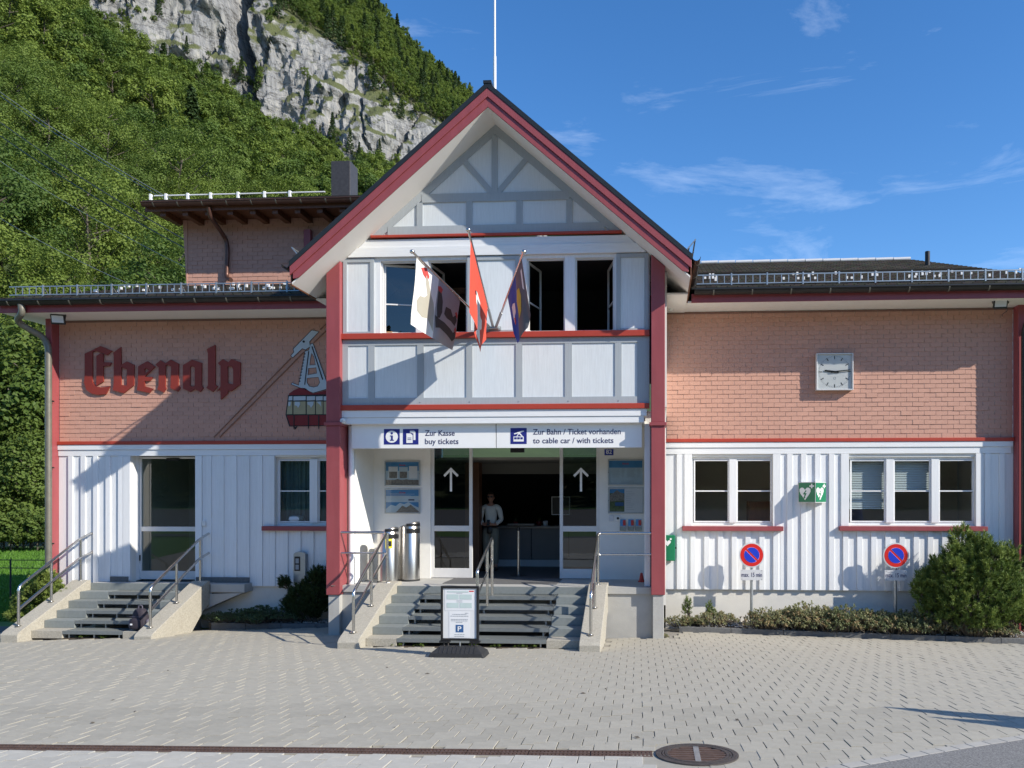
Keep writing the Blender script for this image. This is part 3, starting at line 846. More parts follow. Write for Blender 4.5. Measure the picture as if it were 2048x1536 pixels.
for _ in range(30000):
    ci = r.random() * (ncol - 1.01); ri = 115.5 + 13.4 * r.random() ** 0.9
    px = cols[int(ci)]
    if px < 380 or px > 1200: continue
    p = terr(ci, min(ri, nr - 2.01))
    if not spaced(p, 5.0, seen): continue
    up.append((p - Vector((0, 0, .6)), r.random() * 6.28, r.uniform(0.6, 1.0), 6 if r.random() < .22 else r.randrange(6)))
o = gn_instances('summit_forest', up); stuff(o); tag(o, 'dark green forest on the mountain top above the grey cliff', 'forest')
lg = []; seen = {}
for _ in range(5000):
    ci = r.random() * (ncol - 1.01); ri = 30 + 84 * r.random()
    px = cols[int(ci)]
    if px < 150 or px > 960: continue
    p = terr(ci, ri)
    nz = noise.noise(Vector((p.x * 0.022, p.z * 0.03, 4)))
    if nz < 0.06 and not (610 < px < 650 and 62 < ri < 88 and r.random() < .5): continue
    if not spaced(p, 3.2, seen): continue
    lg.append((p + Vector((0, -1.5, -.8)), r.random() * 6.28, r.uniform(0.25, 0.75), r.choice((7, 7, 7, 7, 7, 2, 6))))
o = gn_instances('cliff_shrubs', lg); stuff(o); tag(o, 'shrubs and small trees clinging to ledges of the grey cliff', 'shrubs')

# ---- the hill on the other side of the valley, which the panes reflect
hm = MB(); hx = lin(-420, 420, 57); hy = lin(0, 1, 14)
for a in hy:
    for x in hx:
        yy = -75 - 210 * a - 0.0006 * x * x
        z = 0.9 + 62 * a ** 1.1 * (0.8 + 0.35 * noise.noise(Vector((x * .008, 2, 0)))) + 4 * noise.noise(Vector((x * .05, yy * .05, 1))) * min(1, a * 6)
        hm.v.append((x, yy, z))
for j in range(13):
    for i in range(56): hm.face([j * 57 + i, (j + 1) * 57 + i, (j + 1) * 57 + i + 1, j * 57 + i + 1])
structure(hm.build('far_hillside', 'forest_floor', smooth=True))
vf = []; seen = {}
for _ in range(5200):
    i = r.random() * 55.9; j = r.random() ** 1.3 * 11.9
    a = Vector(hm.v[int(j) * 57 + int(i)]); b2 = Vector(hm.v[(int(j) + 1) * 57 + int(i) + 1]); p = Vector((a.x + (b2.x - a.x) * (i % 1), a.y + (b2.y - a.y) * (j % 1), 0)); p.z = a.z + (b2.z - a.z) * (j % 1) - 1
    if spaced(p, 6.5, seen): vf.append((p, r.random() * 6.28, r.uniform(.8, 1.3), r.randrange(7)))
o = gn_instances('valley_forest', vf); stuff(o); tag(o, 'forest on the opposite valley side mirrored in the window panes', 'forest')

structure(grid_mesh(lin(-60, 60, 13), lin(-62, -13.95, 9), lambda x, y: fz_ground(x, y) + 0.03).build('station_road', 'asphalt_far'))

# ---- trees one can tell apart at the edge of the meadow
near = []
for i in range(4):
    near.append(tree_mesh('tree_crown', 80 + i, 9.5 + i, 2.9 + .3 * i, 0.9, 70, 120, 0.17, 'leaf_near', 'bark_pale' if i == 1 else 'bark', trunk_r=0.14))
spots = [(-40, 27.5, 0, .9, 'round leafy tree at the far left edge of the meadow'),
         (18, 29, 1, 1.1, 'tall tree with pale slim trunk behind the left downpipe'),
         (62, 27, 2, .62, 'low dense leafy tree at the meadow edge by the brown downpipe'),
         (108, 30, 3, 1.0, 'tall leafy tree rising directly behind the left corner post'),
         (-8, 33, 3, 1.25, 'tallest tree above the meadow under the sagging cables'),
         (-70, 31, 2, 1.2, 'broad leafy tree partly cut off beside the meadow'),
         (52, 34, 0, 1.35, 'big light green tree behind the left gutter end'),
         (150, 33, 2, 1.3, 'leafy tree hidden mostly by the left wing')]
for px, Y, k, s, lab in spots:
    x = PXx(px, Y)
    src = near[k]
    root = thing('leafy_tree', lab, 'tree', (x, Y, -0.3), 'trees at the meadow edge')
    for part, mi in (('crown', 0), ('trunk', 1)):
        key = src.name + part
        if key not in bpy.data.meshes:
            bm = bmesh.new(); bm.from_mesh(src)
            bmesh.ops.delete(bm, geom=[f for f in bm.faces if f.material_index != mi], context='FACES')
            me = bpy.data.meshes.new(key); bm.to_mesh(me); bm.free()
            for mm_ in src.materials: me.materials.append(mm_)
        o = bpy.data.objects.new(part, bpy.data.meshes[key]); COL.objects.link(o); o.parent = root
    root.scale = (s, s, s); root.rotation_euler.z = px
for i in range(14):       # shrubs of the wood edge
    px = -60 + 13.5 * i; Y = 25.5 + r.uniform(-.5, 1.0)
    me = bpy.data.meshes.get('edge_shrub') or tree_mesh('edge_shrub', 99, 2.6, 1.5, 0.1, 26, 90, 0.12, 'leaf_near', trunk_r=0.05)
    o = bpy.data.objects.new('wood_edge_shrub', me); COL.objects.link(o); o.location = (PXx(px, Y), Y, -0.25); s = r.uniform(.6, 1.1); o.scale = (s, s, s); o.rotation_euler.z = r.random() * 6
    tag(o, 'small round green shrub at the foot of the wood by the meadow', 'shrub', 'shrubs along the wood edge')

# ---- thin field fence
fence = thing('field_fence', 'thin dark wire fence with slim posts across the meadow', 'fence', (PXx(20, 6.5), 6.5, -0.2))
for px in (-60, 21, 100):
    x = PXx(px, 6.5); MB().tube([(x, 6.5, -0.3), (x, 6.5, 0.86)], 0.022, 6).build('post', 'cable_black', fence)
for zz in (0.84, 0.62):
    MB().tube([(PXx(-60, 6.5), 6.5, zz), (PXx(21, 6.5), 6.5, zz), (PXx(100, 6.5), 6.5, zz)], 0.013, 5).build('rail', 'cable_black', fence)

# ---- overhead cables
for k, (a, b2, Y0, Y1, rad, mcab, lab) in enumerate([
        ((-30, 162), (372, 415), 30, 22, .016, 'cable_grey', 'topmost thin grey cable sagging over the forest'),
        ((-30, 170), (372, 421), 30, 22, .016, 'cable_grey', 'second thin grey cable just under the topmost one'),
        ((-30, 222), (392, 492), 28, 20, .026, 'cable_black', 'upper thick black cable crossing the forest'),
        ((-30, 250), (392, 508), 28, 20, .026, 'cable_black', 'lower thick black cable crossing the forest'),
        ((-30, 302), (392, 545), 28, 20, .013, 'cable_grey', 'thin grey cable below the two black ones'),
        ((-30, 418), (330, 598), 28, 20, .013, 'cable_grey', 'lowest thin grey cable disappearing behind the left roof')]):
    A, B = P(a[0], a[1], Y0), P(b2[0], b2[1], Y1); d = B - A
    pts = [A + d * t - Vector((0, 0, 1)) * (0.25 * 4 * t * (1 - t)) for t in [(-0.6 + 1.9 * i / 24) for i in range(25)]]
    tag(MB().tube(pts, rad, 6).build('overhead_cable', mcab), lab, 'cable')

# ================================================================== BUILDINGS
YW = 1.85            # wing walls
YE = 1.05            # wing eaves
YD = 1.3            # back of the porch (doors)
FLOOR = 0.97
FLOOR2 = 0.80         # floor of the left wing

# ---- shared shingle pieces
SW, SH = 0.228, 0.0905
sm = MB(); g = 0.0036
sm.v = [(-SW / 2 + g, -0.013, -SH / 2), (SW / 2 - g, -0.013, -SH / 2), (SW / 2 - g, -0.004, SH / 2 + 0.012), (-SW / 2 + g, -0.004, SH / 2 + 0.012),
        (-SW / 2 + g, 0.0, -SH / 2), (SW / 2 - g, 0.0, -SH / 2), (SW / 2 - g, 0.0, SH / 2 + 0.012), (-SW / 2 + g, 0.0, SH / 2 + 0.012)]
for q in ((0, 1, 2, 3), (4, 5, 1, 0), (5, 6, 2, 1), (7, 4, 0, 3), (6, 7, 3, 2)): sm.face(list(q))
sm_me = sm.mesh('shingle', ['shingle'])
def shingle_wall(parent, x0, x1, z0, z1, Y, limit=300, seed=1, face=None):
    r = random.Random(seed); rest = MB(); items = []
    rows = int((z1 - z0) / SH + 0.001); cx = (x0 + x1) / 2
    for j in range(rows):
        z = z0 + (j + 0.5) * SH; off = (SW / 2 if j % 2 else 0); n = int((x1 - x0) / SW) + 2
        for i in range(n):
            a = x0 + i * SW - off; b = a + SW
            a2, b2 = max(a, x0), min(b, x1)
            if b2 - a2 < 0.02: continue
            items.append((z, (a2 + b2) / 2, (b2 - a2) / SW, j))
    full = [t for t in items if t[2] > 0.999]
    full.sort(key=lambda t: abs(t[1] - cx) + 0.5 * abs(t[0] - (z0 + z1) / 2)); chosen = set(id(t) for t in full[:limit])
    for t in items:
        z, x, sx, j = t
        lift = r.gauss(0, 0.0012); dz = r.gauss(0, 0.0012); tilt = r.gauss(0, 0.004)
        if r.random() < 0.02: dz -= 0.006
        if r.random() < 0.04: lift -= 0.004
        M = Matrix.Translation((x, Y + lift, z + dz)) @ Matrix.Rotation(tilt, 4, 'Y') @ Matrix.Diagonal((sx, 1, 1, 1))
        if id(t) in chosen: inst('shingle', sm_me, parent, M)
        else:
            b = len(rest.v); rest.v += [tuple(M @ Vector(p)) for p in sm.v]
            for f in sm.f: rest.face([b + k for k in f])
    if rest.v: stuff(rest.build('shingle', 'shingle', parent))

def tiled_roof(parent, quad, courses, m='roof_tile', name='roof'):
    """roof plane given by eave-left, eave-right, ridge-right, ridge-left; stepped courses"""
    a, b, c, d = [Vector(p) for p in quad]; mb = MB()
    nrm = (b - a).cross(d - a).normalized()
    for k in range(courses):
        s0, s1 = k / courses, (k + 1) / courses
        p0, p1 = a.lerp(d, s0), b.lerp(c, s0); p2, p3 = b.lerp(c, s1), a.lerp(d, s1)
        h = nrm * 0.022
        mb.poly([p0 + h, p1 + h, p2, p3]); mb.poly([p0, p1, p1 + h, p0 + h])
    return mb.build(name, m, parent)
m_, n_, l_, b_ = new_mat('roof_tile')
tc = n_.new('ShaderNodeTexCoord'); br = n_.new('ShaderNodeTexBrick'); mp = n_.new('ShaderNodeMapping')
mp.inputs['Scale'].default_value = (1, 1, 1); mp.inputs['Rotation'].default_value = (0, 0, 0)
l_.new(tc.outputs['Object'], mp.inputs['Vector']); l_.new(mp.outputs['Vector'], br.inputs['Vector'])
br.inputs['Color1'].default_value = (0.075, 0.066, 0.052, 1); br.inputs['Color2'].default_value = (0.13, 0.115, 0.092, 1); br.inputs['Mortar'].default_value = (0.03, 0.027, 0.022, 1)
br.inputs['Scale'].default_value = 1.0; br.inputs['Brick Width'].default_value = 0.2; br.inputs['Row Height'].default_value = 0.15; br.inputs['Mortar Size'].default_value = 0.012
nt = n_.new('ShaderNodeTexNoise'); nt.inputs['Scale'].default_value = 14; nt.inputs['Detail'].default_value = 6
mx_ = n_.new('ShaderNodeMix'); mx_.data_type = 'RGBA'; mx_.blend_type = 'OVERLAY'; mx_.inputs[0].default_value = 0.6
l_.new(tc.outputs['Object'], nt.inputs['Vector']); l_.new(br.outputs['Color'], mx_.inputs[6]); l_.new(nt.outputs['Color'], mx_.inputs[7]); l_.new(mx_.outputs[2], b_.inputs['Base Color'])
b_.inputs['Roughness'].default_value = 0.85

def gutter(parent, x0, x1, y, z, rad=0.075, step=0.62, m='gutter'):
    """half round gutter along X with brackets"""
    mb = MB(); N = 10; pr = []
    for k in range(N + 1):
        a = pi + pi * k / N; pr.append((rad * cos(a), rad * sin(a)))
    pr2 = [(0.9 * p[0], 0.9 * p[1]) for p in pr[::-1]]
    mb.prism([(y + p[0], z + p[1]) for p in pr + pr2], x0, x1, axis='X')
    g_ = mb.build('gutter', m, parent, smooth=True, recalc=True)
    n = max(1, int(abs(x1 - x0) / step))
    for i in range(n):
        x = x0 + (i + 0.5) * (x1 - x0) / n
        b = MB()
        b.prism([(y + 1.10 * p[0], z + 1.10 * p[1]) for p in pr] + [(y + 1.02 * p[0], z + 1.02 * p[1]) for p in pr[::-1]], x - 0.012, x + 0.012, axis='X')
        o = b.build('gutter_bracket', 'grey_pipe', parent, recalc=True)
    # rolled front bead
    MB().tube([(x0, y - rad, z + 0.004), (x1, y - rad, z + 0.004)], 0.013, 6).build('gutter_bead', m, parent, smooth=True)

def snow_guard(parent, x0, x1, y, z0, z1, bays, m='galv', lean=0.04):
    w = (x1 - x0) / bays
    for k in range(bays):
        a, b = x0 + k * w, x0 + (k + 1) * w; mb = MB()
        for zz, t in ((z0 + 0.06, 0.02), (z1, 0.02)):
            mb.box(a + 0.012, b - 0.012, y - 0.010, y + 0.010, zz - t / 2, zz + t / 2)
        nr_ = max(3, int(w / 0.135))
        for i in range(1, nr_):
            x = a + i * w / nr_; mb.box(x - 0.008, x + 0.008, y - 0.006, y + 0.006, z0 + 0.071, z1 - 0.011)
        mb.build('snow_guard', m, parent)
        MB().box(b - 0.014, b + 0.014, y - 0.016, y + 0.016, z0 - 0.06, z1 + 0.03).bar((b, y + 0.22, z0 + 0.02), (b, y + 0.02, z1 - 0.03), 0.02, 0.02).build('snow_guard_post', m, parent)

def window(parent, x0, x1, z0, z1, Y, panes, bars=(0.5,), reveal=0.10, frame='white_wood', glass='glass', fw=0.045):
    """a fixed window with a frame, one sash per pane; the outer frame is at Y + reveal"""
    yf = Y + reveal
    w = bpy.data.objects.new('window', None); COL.objects.link(w); w.location = ((x0 + x1) / 2, yf, z0); WORLD[w.name] = Matrix.Translation(w.location)
    w.parent = parent; w.matrix_parent_inverse = WORLD[parent.name].inverted()
    fr = MB(); fr.box(x0, x1, yf, yf + 0.06, z0, z0 + fw).box(x0, x1, yf, yf + 0.06, z1 - fw, z1)
    fr.box(x0, x0 + fw * .6, yf, yf + 0.06, z0 + fw, z1 - fw).box(x1 - fw * .6, x1, yf, yf + 0.06, z0 + fw, z1 - fw)
    fr.build('frame', frame, w, bevel=0.004)
    for (a, b), (c, d) in zip(panes, panes[1:]):
        bx('mullion', frame, w, b + .0285, c - .0285, yf - 0.05, yf + 0.06, z0 + fw, z1 - fw, bevel=.004)
    for (a, b) in panes:
        s = MB(); t = 0.028
        s.box(a - t, b + t, yf - 0.014, yf + 0.028, z0 + fw + 0.004, z0 + fw + 0.034).box(a - t, b + t, yf - 0.014, yf + 0.028, z1 - fw - 0.034, z1 - fw - 0.004)
        s.box(a - t, a, yf - 0.014, yf + 0.028, z0 + fw + 0.034, z1 - fw - 0.034).box(b, b + t, yf - 0.014, yf + 0.028, z0 + fw + 0.034, z1 - fw - 0.034)
        s.build('sash', frame, w, bevel=0.003)
        for q in bars:
            zb = z0 + (z1 - z0) * q; bx('glazing_bar', frame, w, a, b, yf - 0.008, yf + 0.03, zb - 0.012, zb + 0.012)
        MB().poly([(a, yf + 0.012, z0 + fw + .03), (b, yf + 0.012, z0 + fw + .03), (b, yf + 0.012, z1 - fw - .03), (a, yf + 0.012, z1 - fw - .03)]).build('pane', glass, w)
    return w

def boards(parent, spans, x0, pitch, Y, proud=0.022, bw=0.11, seed=0, m='white_wood'):
    """board and batten cladding; spans(x) gives list of (z0, z1) free at x"""
    pass

def clad(parent, xa, xb, za, zb, openings, Y, pitch=0.277, bw=0.105, seed=0, battens=True):
    """vertical boards between xa..xb and za..zb around rectangular openings (x0,x1,z0,z1); every board and batten its own piece"""
    r = random.Random(seed)
    def spans(x0, x1):
        free = [(za, zb)]
        for (o0, o1, p0, p1) in openings:
            if o1 > x0 + 0.01 and o0 < x1 - 0.01:
                nf = []
                for (s, e) in free:
                    if p0 > s: nf.append((s, min(e, p0)))
                    if p1 < e: nf.append((max(s, p1), e))
                free = nf
        return [(s, e) for s, e in free if e - s > 0.03]
    xs = [xa]
    while xs[-1] + pitch < xb - 0.05: xs.append(xs[-1] + pitch)
    xs.append(xb)
    # split boards at opening edges
    for a, b in zip(xs, xs[1:]):
        cuts = sorted(set([a, b] + [c for o in openings for c in o[:2] if a + 0.012 < c < b - 0.012]))
        for c, d in zip(cuts, cuts[1:]):
            for s, e in spans(c, d):
                bx('board', 'white_wood', parent, c + 0.002, d - 0.002, Y - 0.018 + r.uniform(-.001, .001), Y, s, e - r.uniform(0, .002))
    if battens:
        for x in xs[1:-1]:
            for s, e in spans(x - bw / 2, x + bw / 2):
                bx('batten', 'white_wood', parent, x - bw / 2, x + bw / 2, Y - 0.046, Y - 0.0195, s, e, bevel=0.003)

def rect(px0, px1, py0, py1, Y):
    """photo rectangle on plane Y -> (x0, x1, z0, z1) with z0 < z1"""
    xm = (px0 + px1) / 2
    return (PXx(px0, Y), PXx(px1, Y), PZ(xm, py1, Y), PZ(xm, py0, Y))

ZE = PZ(1500, 603, YE)             # soffit height of the wings
ZT = PZ(1500, 880, YW)             # red strip
ZB = PZ(1500, 1179, YW)            # bottom of the cladding
Z_EAVE = ZE + 0.27                 # roof edge

# ------------------------------------------------------------------ right wing
RX0, RX1 = 3.13, PXx(2026, YW)
RP1 = PXx(2050, YW - 0.2)          # outer side of the corner post
rw = thing('station_wing', 'right wing of the station with salmon shingles, white boards and a station clock', 'building', ((RX0 + RX1) / 2, YW, 0))
w1 = rect(1384, 1545, 914, 1050, YW); w2 = rect(1697, 1950, 914, 1050, YW)
def wall_with_holes(parent, name, m, x0, x1, z0, z1, y0, y1, holes):
    xs = sorted(set([x0, x1] + [c for h in holes for c in h[:2]])); zs = sorted(set([z0, z1] + [c for h in holes for c in h[2:]]))
    mb = MB()
    for a, b in zip(xs, xs[1:]):
        for c, d in zip(zs, zs[1:]):
            xm, zm = (a + b) / 2, (c + d) / 2
            if any(h[0] < xm < h[1] and h[2] < zm < h[3] for h in holes): continue
            mb.box(a, b, y0, y1, c, d)
    return mb.build(name, m, parent)
wall_with_holes(rw, 'wall', 'plaster_white', RX0, RP1 - 0.02, ZB - 0.02, ZE + 0.1, YW + 0.002, YW + 0.16, [w1, w2])
bx('plinth', 'plinth', rw, RX0, RP1 - 0.03, YW + 0.035, YW + 0.3, -0.5, ZB + 0.01)
MB().box(RP1 - 0.16, RP1 - 0.02, YW + .17, 8.0, -0.5, ZE + 0.1).box(RX0, RP1 - .17, 7.86, 8.0, -0.5, ZE + .1).build('side_wall', 'plaster_white', rw)
shingle_wall(rw, RX0 + 0.02, RX1 - 0.01, ZT + 0.03, ZE - 0.045, YW, seed=1)
bx('frieze_board', 'shingle_back', rw, RX0, RX1, YW - 0.02, YW + 0.001, ZE - 0.05, ZE - 0.012)
bx('red_ledge', 'red_strip', rw, RX0, RX1, YW - 0.075, YW + 0.001, ZT - 0.045, ZT + 0.026, bevel=0.006)
bx('cornice_board', 'white_wood_h', rw, RX0, RX1 - .02, YW - 0.058, YW, ZT - 0.155, ZT - 0.049, bevel=0.004)
bx('cornice_board', 'white_wood_h', rw, RX0, RX1 - .05, YW - 0.038, YW, ZT - 0.285, ZT - 0.158, bevel=0.004)
clad(rw, RX0, RX1, ZB, ZT - 0.288, [(w1[0] - .16, w1[1] + .16, w1[2] - .12, w1[3] + .2), (w2[0] - .13, w2[1] + .13, w2[2] - .12, w2[3] + .2)], YW, seed=2)
for (q, n) in ((w1, 2), (w2, 3)):
    for a, b in ((q[0] - .158, q[0] - .002), (q[1] + .002, q[1] + .158 if n == 2 else q[1] + .128)):
        bx('casing_board', 'white_wood', rw, a, b, YW - 0.045, YW + 0.001, q[2] - 0.02, ZT - 0.289, bevel=0.004)
    bx('window_sill', 'red_paint', rw, q[0] - .20, q[1] + .20, YW - 0.13, YW + 0.10, q[2] - 0.115, q[2] - 0.022, bevel=0.006)
window(rw, *w1, YW, [(PXx(1390, YW + .1), PXx(1455, YW + .1)), (PXx(1475, YW + .1), PXx(1540, YW + .1))], bars=(0.50,), reveal=0.06, glass='glass')
window(rw, *w2, YW, [(PXx(1702, YW + .1), PXx(1767, YW + .1)), (PXx(1788, YW + .1), PXx(1857, YW + .1)), (PXx(1878, YW + .1), PXx(1944, YW + .1))], bars=(0.50,), reveal=0.06, glass='glass')
# rooms behind the panes
room = MB(); room.use('room_beige')
room.box(RX0 + .1, RP1 - .2, 4.6, 4.7, 0.6, 4.2); room.box(RX0 + .1, RP1 - .2, YW + .17, 4.59, 3.42, 3.5)
room.use('room_floor'); room.box(RX0 + .1, RP1 - .2, YW + .17, 4.59, 0.9, 0.97)
room.use('room_beige'); room.box(RX0 + .02, RX0 + .09, YW + .17, 4.59, 0.98, 3.41); room.box(5.75, 5.85, YW + .6, 4.59, .98, 3.41)
room.build('room', None, rw)
bx('cabinet', 'wood_pine', rw, 3.9, 4.9, 3.0, 3.5, .98, 1.9); bx('shelf_unit', 'wood_brown', rw, 4.95, 5.4, 3.0, 3.5, .98, 2.5)
bx('desk', 'print_white', rw, 7.4, 9.2, 2.4, 3.1, 1.62, 1.67); bx('screen', 'black_plastic', rw, 8.3, 8.8, 2.6, 2.64, 1.68, 2.02)
for a, b, zlow in ((PXx(1696, YW + .2), PXx(1772, YW + .2), 0.23), (PXx(1783, YW + .2), PXx(1861, YW + .2), 0.53)):
    n = int((w2[3] - w2[2]) * (1 - zlow) / 0.035)
    for k in range(n):
        z = w2[3] - 0.05 - k * 0.035
        MB().obox(((a + b) / 2, YW + .20, z), ((b - a) / 2, 0, 0), (0, 0.007, 0.013), (0, -0.001, 0.0006)).build('blind_slat', 'blind', rw)
# corner post and down pipe
bx('corner_post', 'red_paint', rw, RX1 + 0.005, RP1, YW - 0.22, YW + 0.1, -0.05, ZE - 0.002, bevel=0.008)
pxp = PXx(2049, YW - 0.32)
MB().tube(rounded([(pxp + .12, YE + .03, Z_EAVE - .12), (pxp + .12, YE + .05, ZE - .05), (pxp, YW - .30, ZE - .42), (pxp, YW - .30, 0.0)], .22, 6), 0.052, 12).build('down_pipe', 'gutter', rw, smooth=True)
# eaves
REX0, REX1 = 3.62, RP1 + 0.85
bx('soffit', 'soffit_white', rw, RX0 + 0.002, REX1, YE + 0.03, YW + 0.001, ZE - 0.004, ZE + 0.03)
bx('fascia', 'red_paint', rw, REX0, REX1, YE, YE + 0.028, ZE - 0.006, ZE + 0.16)
gutter(rw, REX0 + 0.05, REX1, YE - 0.085, ZE + 0.20, 0.082, 0.68)
RZ0 = Z_EAVE; RIY = 5.9; RIZ = PZ(1600, 524, RIY); hx1 = PXx(1822, RIY)
tiled_roof(rw, [(REX0 - .5, YE - .05, RZ0), (REX1, YE - .05, RZ0), (hx1, RIY, RIZ), (REX0 - 2.2, RIY, RIZ)], 34)
tiled_roof(rw, [(REX1, YE - .05, RZ0), (REX1, 2 * RIY - YE + .05, RZ0), (hx1, RIY + .01, RIZ), (hx1, RIY, RIZ)], 34)
MB().poly([(hx1, RIY, RIZ), (REX1, 2 * RIY - YE + .05, RZ0), (REX0 - .5, 2 * RIY - YE + .05, RZ0), (REX0 - 2.2, RIY, RIZ)]).build('roof', 'roof_dark', rw)
bx('roof_edge', 'roof_dark', rw, REX0, REX1, YE - .07, YE + .6, RZ0 - .035, RZ0 - .008)
nseg = 14
for k in range(nseg):
    a = REX0 - .4 + (hx1 - REX0 + .4) * k / nseg; b = REX0 - .4 + (hx1 - REX0 + .4) * (k + 1) / nseg
    MB().tube([(a, RIY, RIZ + .015), (b - .02, RIY, RIZ + .022)], 0.06, 8).build('ridge_cap', 'ridge_white', rw, smooth=True) if 'ridge_white' in MAT else MB().tube([(a, RIY, RIZ + .015), (b - .02, RIY, RIZ + .022)], 0.06, 8).build('ridge_cap', 'plate_grey', rw, smooth=True)
vp = P(1855, 530, 4.4)
MB().tube([(vp.x, 4.4, vp.z - .35), (vp.x, 4.4, PZ(1855, 503, 4.4))], 0.055, 12).build('vent_pipe', 'gutter', rw, smooth=True)
sgz = RZ0 + 0.06
snow_guard(rw, PXx(1392, YE + .25), PXx(1392, YE + .25) + 0.69 * 10, YE + .22, sgz + .02, sgz + .25, 10)
def clips(parent, x0, x1, y, z, n, seed, slope=0.394):
    r = random.Random(seed); mb = MB()
    for i in range(n):
        x = r.uniform(x0, x1); yy = y + r.choice((0, .35, .7)) + r.uniform(-.03, .03); zz = z + (yy - y) * slope
        mb.box(x - .02, x + .02, yy - .012, yy + .012, zz, zz + r.uniform(.04, .065))
    stuff(mb.build('snow_hook', 'sign_white', parent))
clips(rw, PXx(1400, YE + .3), RP1 + .6, YE + .35, RZ0 + .23, 46, 4)

# ------------------------------------------------------------------ left wing
LX0 = PXx(119, YW); LP0 = PXx(92, YW - .2); LX1 = -3.13
lw = thing('station_wing', 'left wing of the station with red gothic lettering, white boards and its own stairs', 'building', ((LX0 + LX1) / 2, YW, 0))
dr = rect(262, 394, 911, 1162, YW); dr = (dr[0], dr[1], FLOOR2 + .012, dr[3])
w3 = (PXx(551, YW), PXx(712, YW), PZ(600, 1050, YW), PZ(600, 914, YW))
wall_with_holes(lw, 'wall', 'plaster_white', LP0 + .02, LX1 + .1, ZB - 0.02, ZE + 0.1, YW + 0.002, YW + 0.16, [(dr[0], dr[1], ZB - .02, dr[3]), w3])
wall_with_holes(lw, 'plinth', 'plinth', LP0 + .03, LX1 + .1, -.5, ZB - .021, YW + 0.035, YW + 0.3, [])
MB().box(LP0 + .02, LP0 + .16, YW + .17, 8.0, -0.5, ZE + 0.1).box(LP0 + .17, LX1, 7.86, 8.0, -.5, ZE + .1).build('side_wall', 'plaster_white', lw)
shingle_wall(lw, LX0 + 0.01, LX1 + 0.08, ZT + 0.03, ZE - 0.045, YW, seed=5)
bx('frieze_board', 'shingle_back', lw, LX0, LX1 + .1, YW - 0.02, YW + 0.001, ZE - 0.05, ZE - 0.012)
bx('red_ledge', 'red_strip', lw, LX0, LX1 + .1, YW - 0.075, YW + 0.001, ZT - 0.045, ZT + 0.026, bevel=0.006)
bx('cornice_board', 'white_wood_h', lw, LX0, LX1 + .1, YW - 0.058, YW, ZT - 0.155, ZT - 0.049, bevel=0.004)
bx('cornice_board', 'white_wood_h', lw, LX0, LX1 + .1, YW - 0.038, YW, ZT - 0.285, ZT - 0.158, bevel=0.004)
clad(lw, LX0, LX1 + .1, ZB, ZT - 0.288, [(dr[0] - .15, dr[1] + .13, ZB - .1, dr[3] + .3), (w3[0] - .13, LX1 + .2, w3[2] - .12, w3[3] + .3)], YW, seed=6)
for a, b in ((dr[0] - .148, dr[0] + .012), (dr[1] - .012, dr[1] + .128)):
    bx('casing_board', 'white_wood', lw, a, b, YW - 0.05, YW + 0.001, FLOOR2 + .02, ZT - 0.289, bevel=0.005)
bx('casing_board', 'white_wood', lw, w3[0] - .128, w3[0] - .002, YW - 0.045, YW + 0.001, w3[2] - 0.02, ZT - 0.289, bevel=0.004)
MB().box(dr[0] - .03, dr[0] - .001, YW + .161, YW + .36, FLOOR2, dr[3]).box(dr[1] + .001, dr[1] + .03, YW + .161, YW + .36, FLOOR2, dr[3]).box(dr[0] - .03, dr[1] + .03, YW + .161, YW + .36, dr[3] + .001, dr[3] + .04).build('door_reveal', 'white_wood', lw)
bx('window_sill', 'red_paint', lw, w3[0] - .24, LX1 + .1, YW - 0.13, YW + 0.10, w3[2] - 0.115, w3[2] - 0.022, bevel=0.006)
window(lw, *w3, YW, [(PXx(561, YW + .1), PXx(620, YW + .1)), (PXx(640, YW + .1), PXx(700, YW + .1))], bars=(0.5,), reveal=0.09, glass='glass_dark')
# curtains and cushion-like bundle inside
cur = MB(); X0, X1 = w3[0], w3[1]; n = 90
for k in range(n + 1):
    x = X0 + (X1 - X0) * k / n; y = YW + .30 + .03 * sin(k * 0.9) + .015 * sin(k * 2.3)
    cur.v += [(x, y, w3[2] + .02), (x, y, w3[3])]
for k in range(n): cur.face([2 * k, 2 * k + 2, 2 * k + 3, 2 * k + 1])
cur.build('curtain', 'curtain', lw, smooth=True)
MB().lathe([(0.02, 0), (0.13, .01), (.17, .06), (.15, .12), (.05, .15)], (PXx(592, YW + .2), YW + .22, w3[2] + .05), 14).build('window_cushion', 'print_white', lw, smooth=True)
# the glazed side door
gd = bpy.data.objects.new('door', None); COL.objects.link(gd); gd.location = ((dr[0] + dr[1]) / 2, YW + .3, FLOOR2); WORLD[gd.name] = Matrix.Translation(gd.location)
gd.parent = lw; gd.matrix_parent_inverse = WORLD[lw.name].inverted()
yd = YW + .28
fr = MB(); zc = PZ(340, 1058, yd); zt = dr[3] - .02; x0, x1 = dr[0] + .002, dr[1] - .002
fr.box(x0, x0 + .04, yd, yd + .06, FLOOR2 + .02, zt).box(x1 - .04, x1, yd, yd + .06, FLOOR2 + .02, zt).box(x0 + .04, x1 - .04, yd, yd + .06, zt - .035, zt)
fr.box(x0 + .04, x1 - .04, yd, yd + .06, FLOOR2 + .02, FLOOR2 + .20).box(x0 + .04, x1 - .04, yd, yd + .06, zc - .05, zc + .05)
fr.build('frame', 'alu_white', gd, bevel=.004)
for a, b in ((FLOOR2 + .20, zc - .05), (zc + .05, zt - .035)):
    MB().poly([(x0 + .04, yd + .03, a), (x1 - .04, yd + .03, a), (x1 - .04, yd + .03, b), (x0 + .04, yd + .03, b)]).build('pane', 'glass_dark', gd)
bx('closer', 'black_plastic', gd, x0 + .62, x0 + .90, yd - .03, yd - .002, zt - .08, zt - .02)
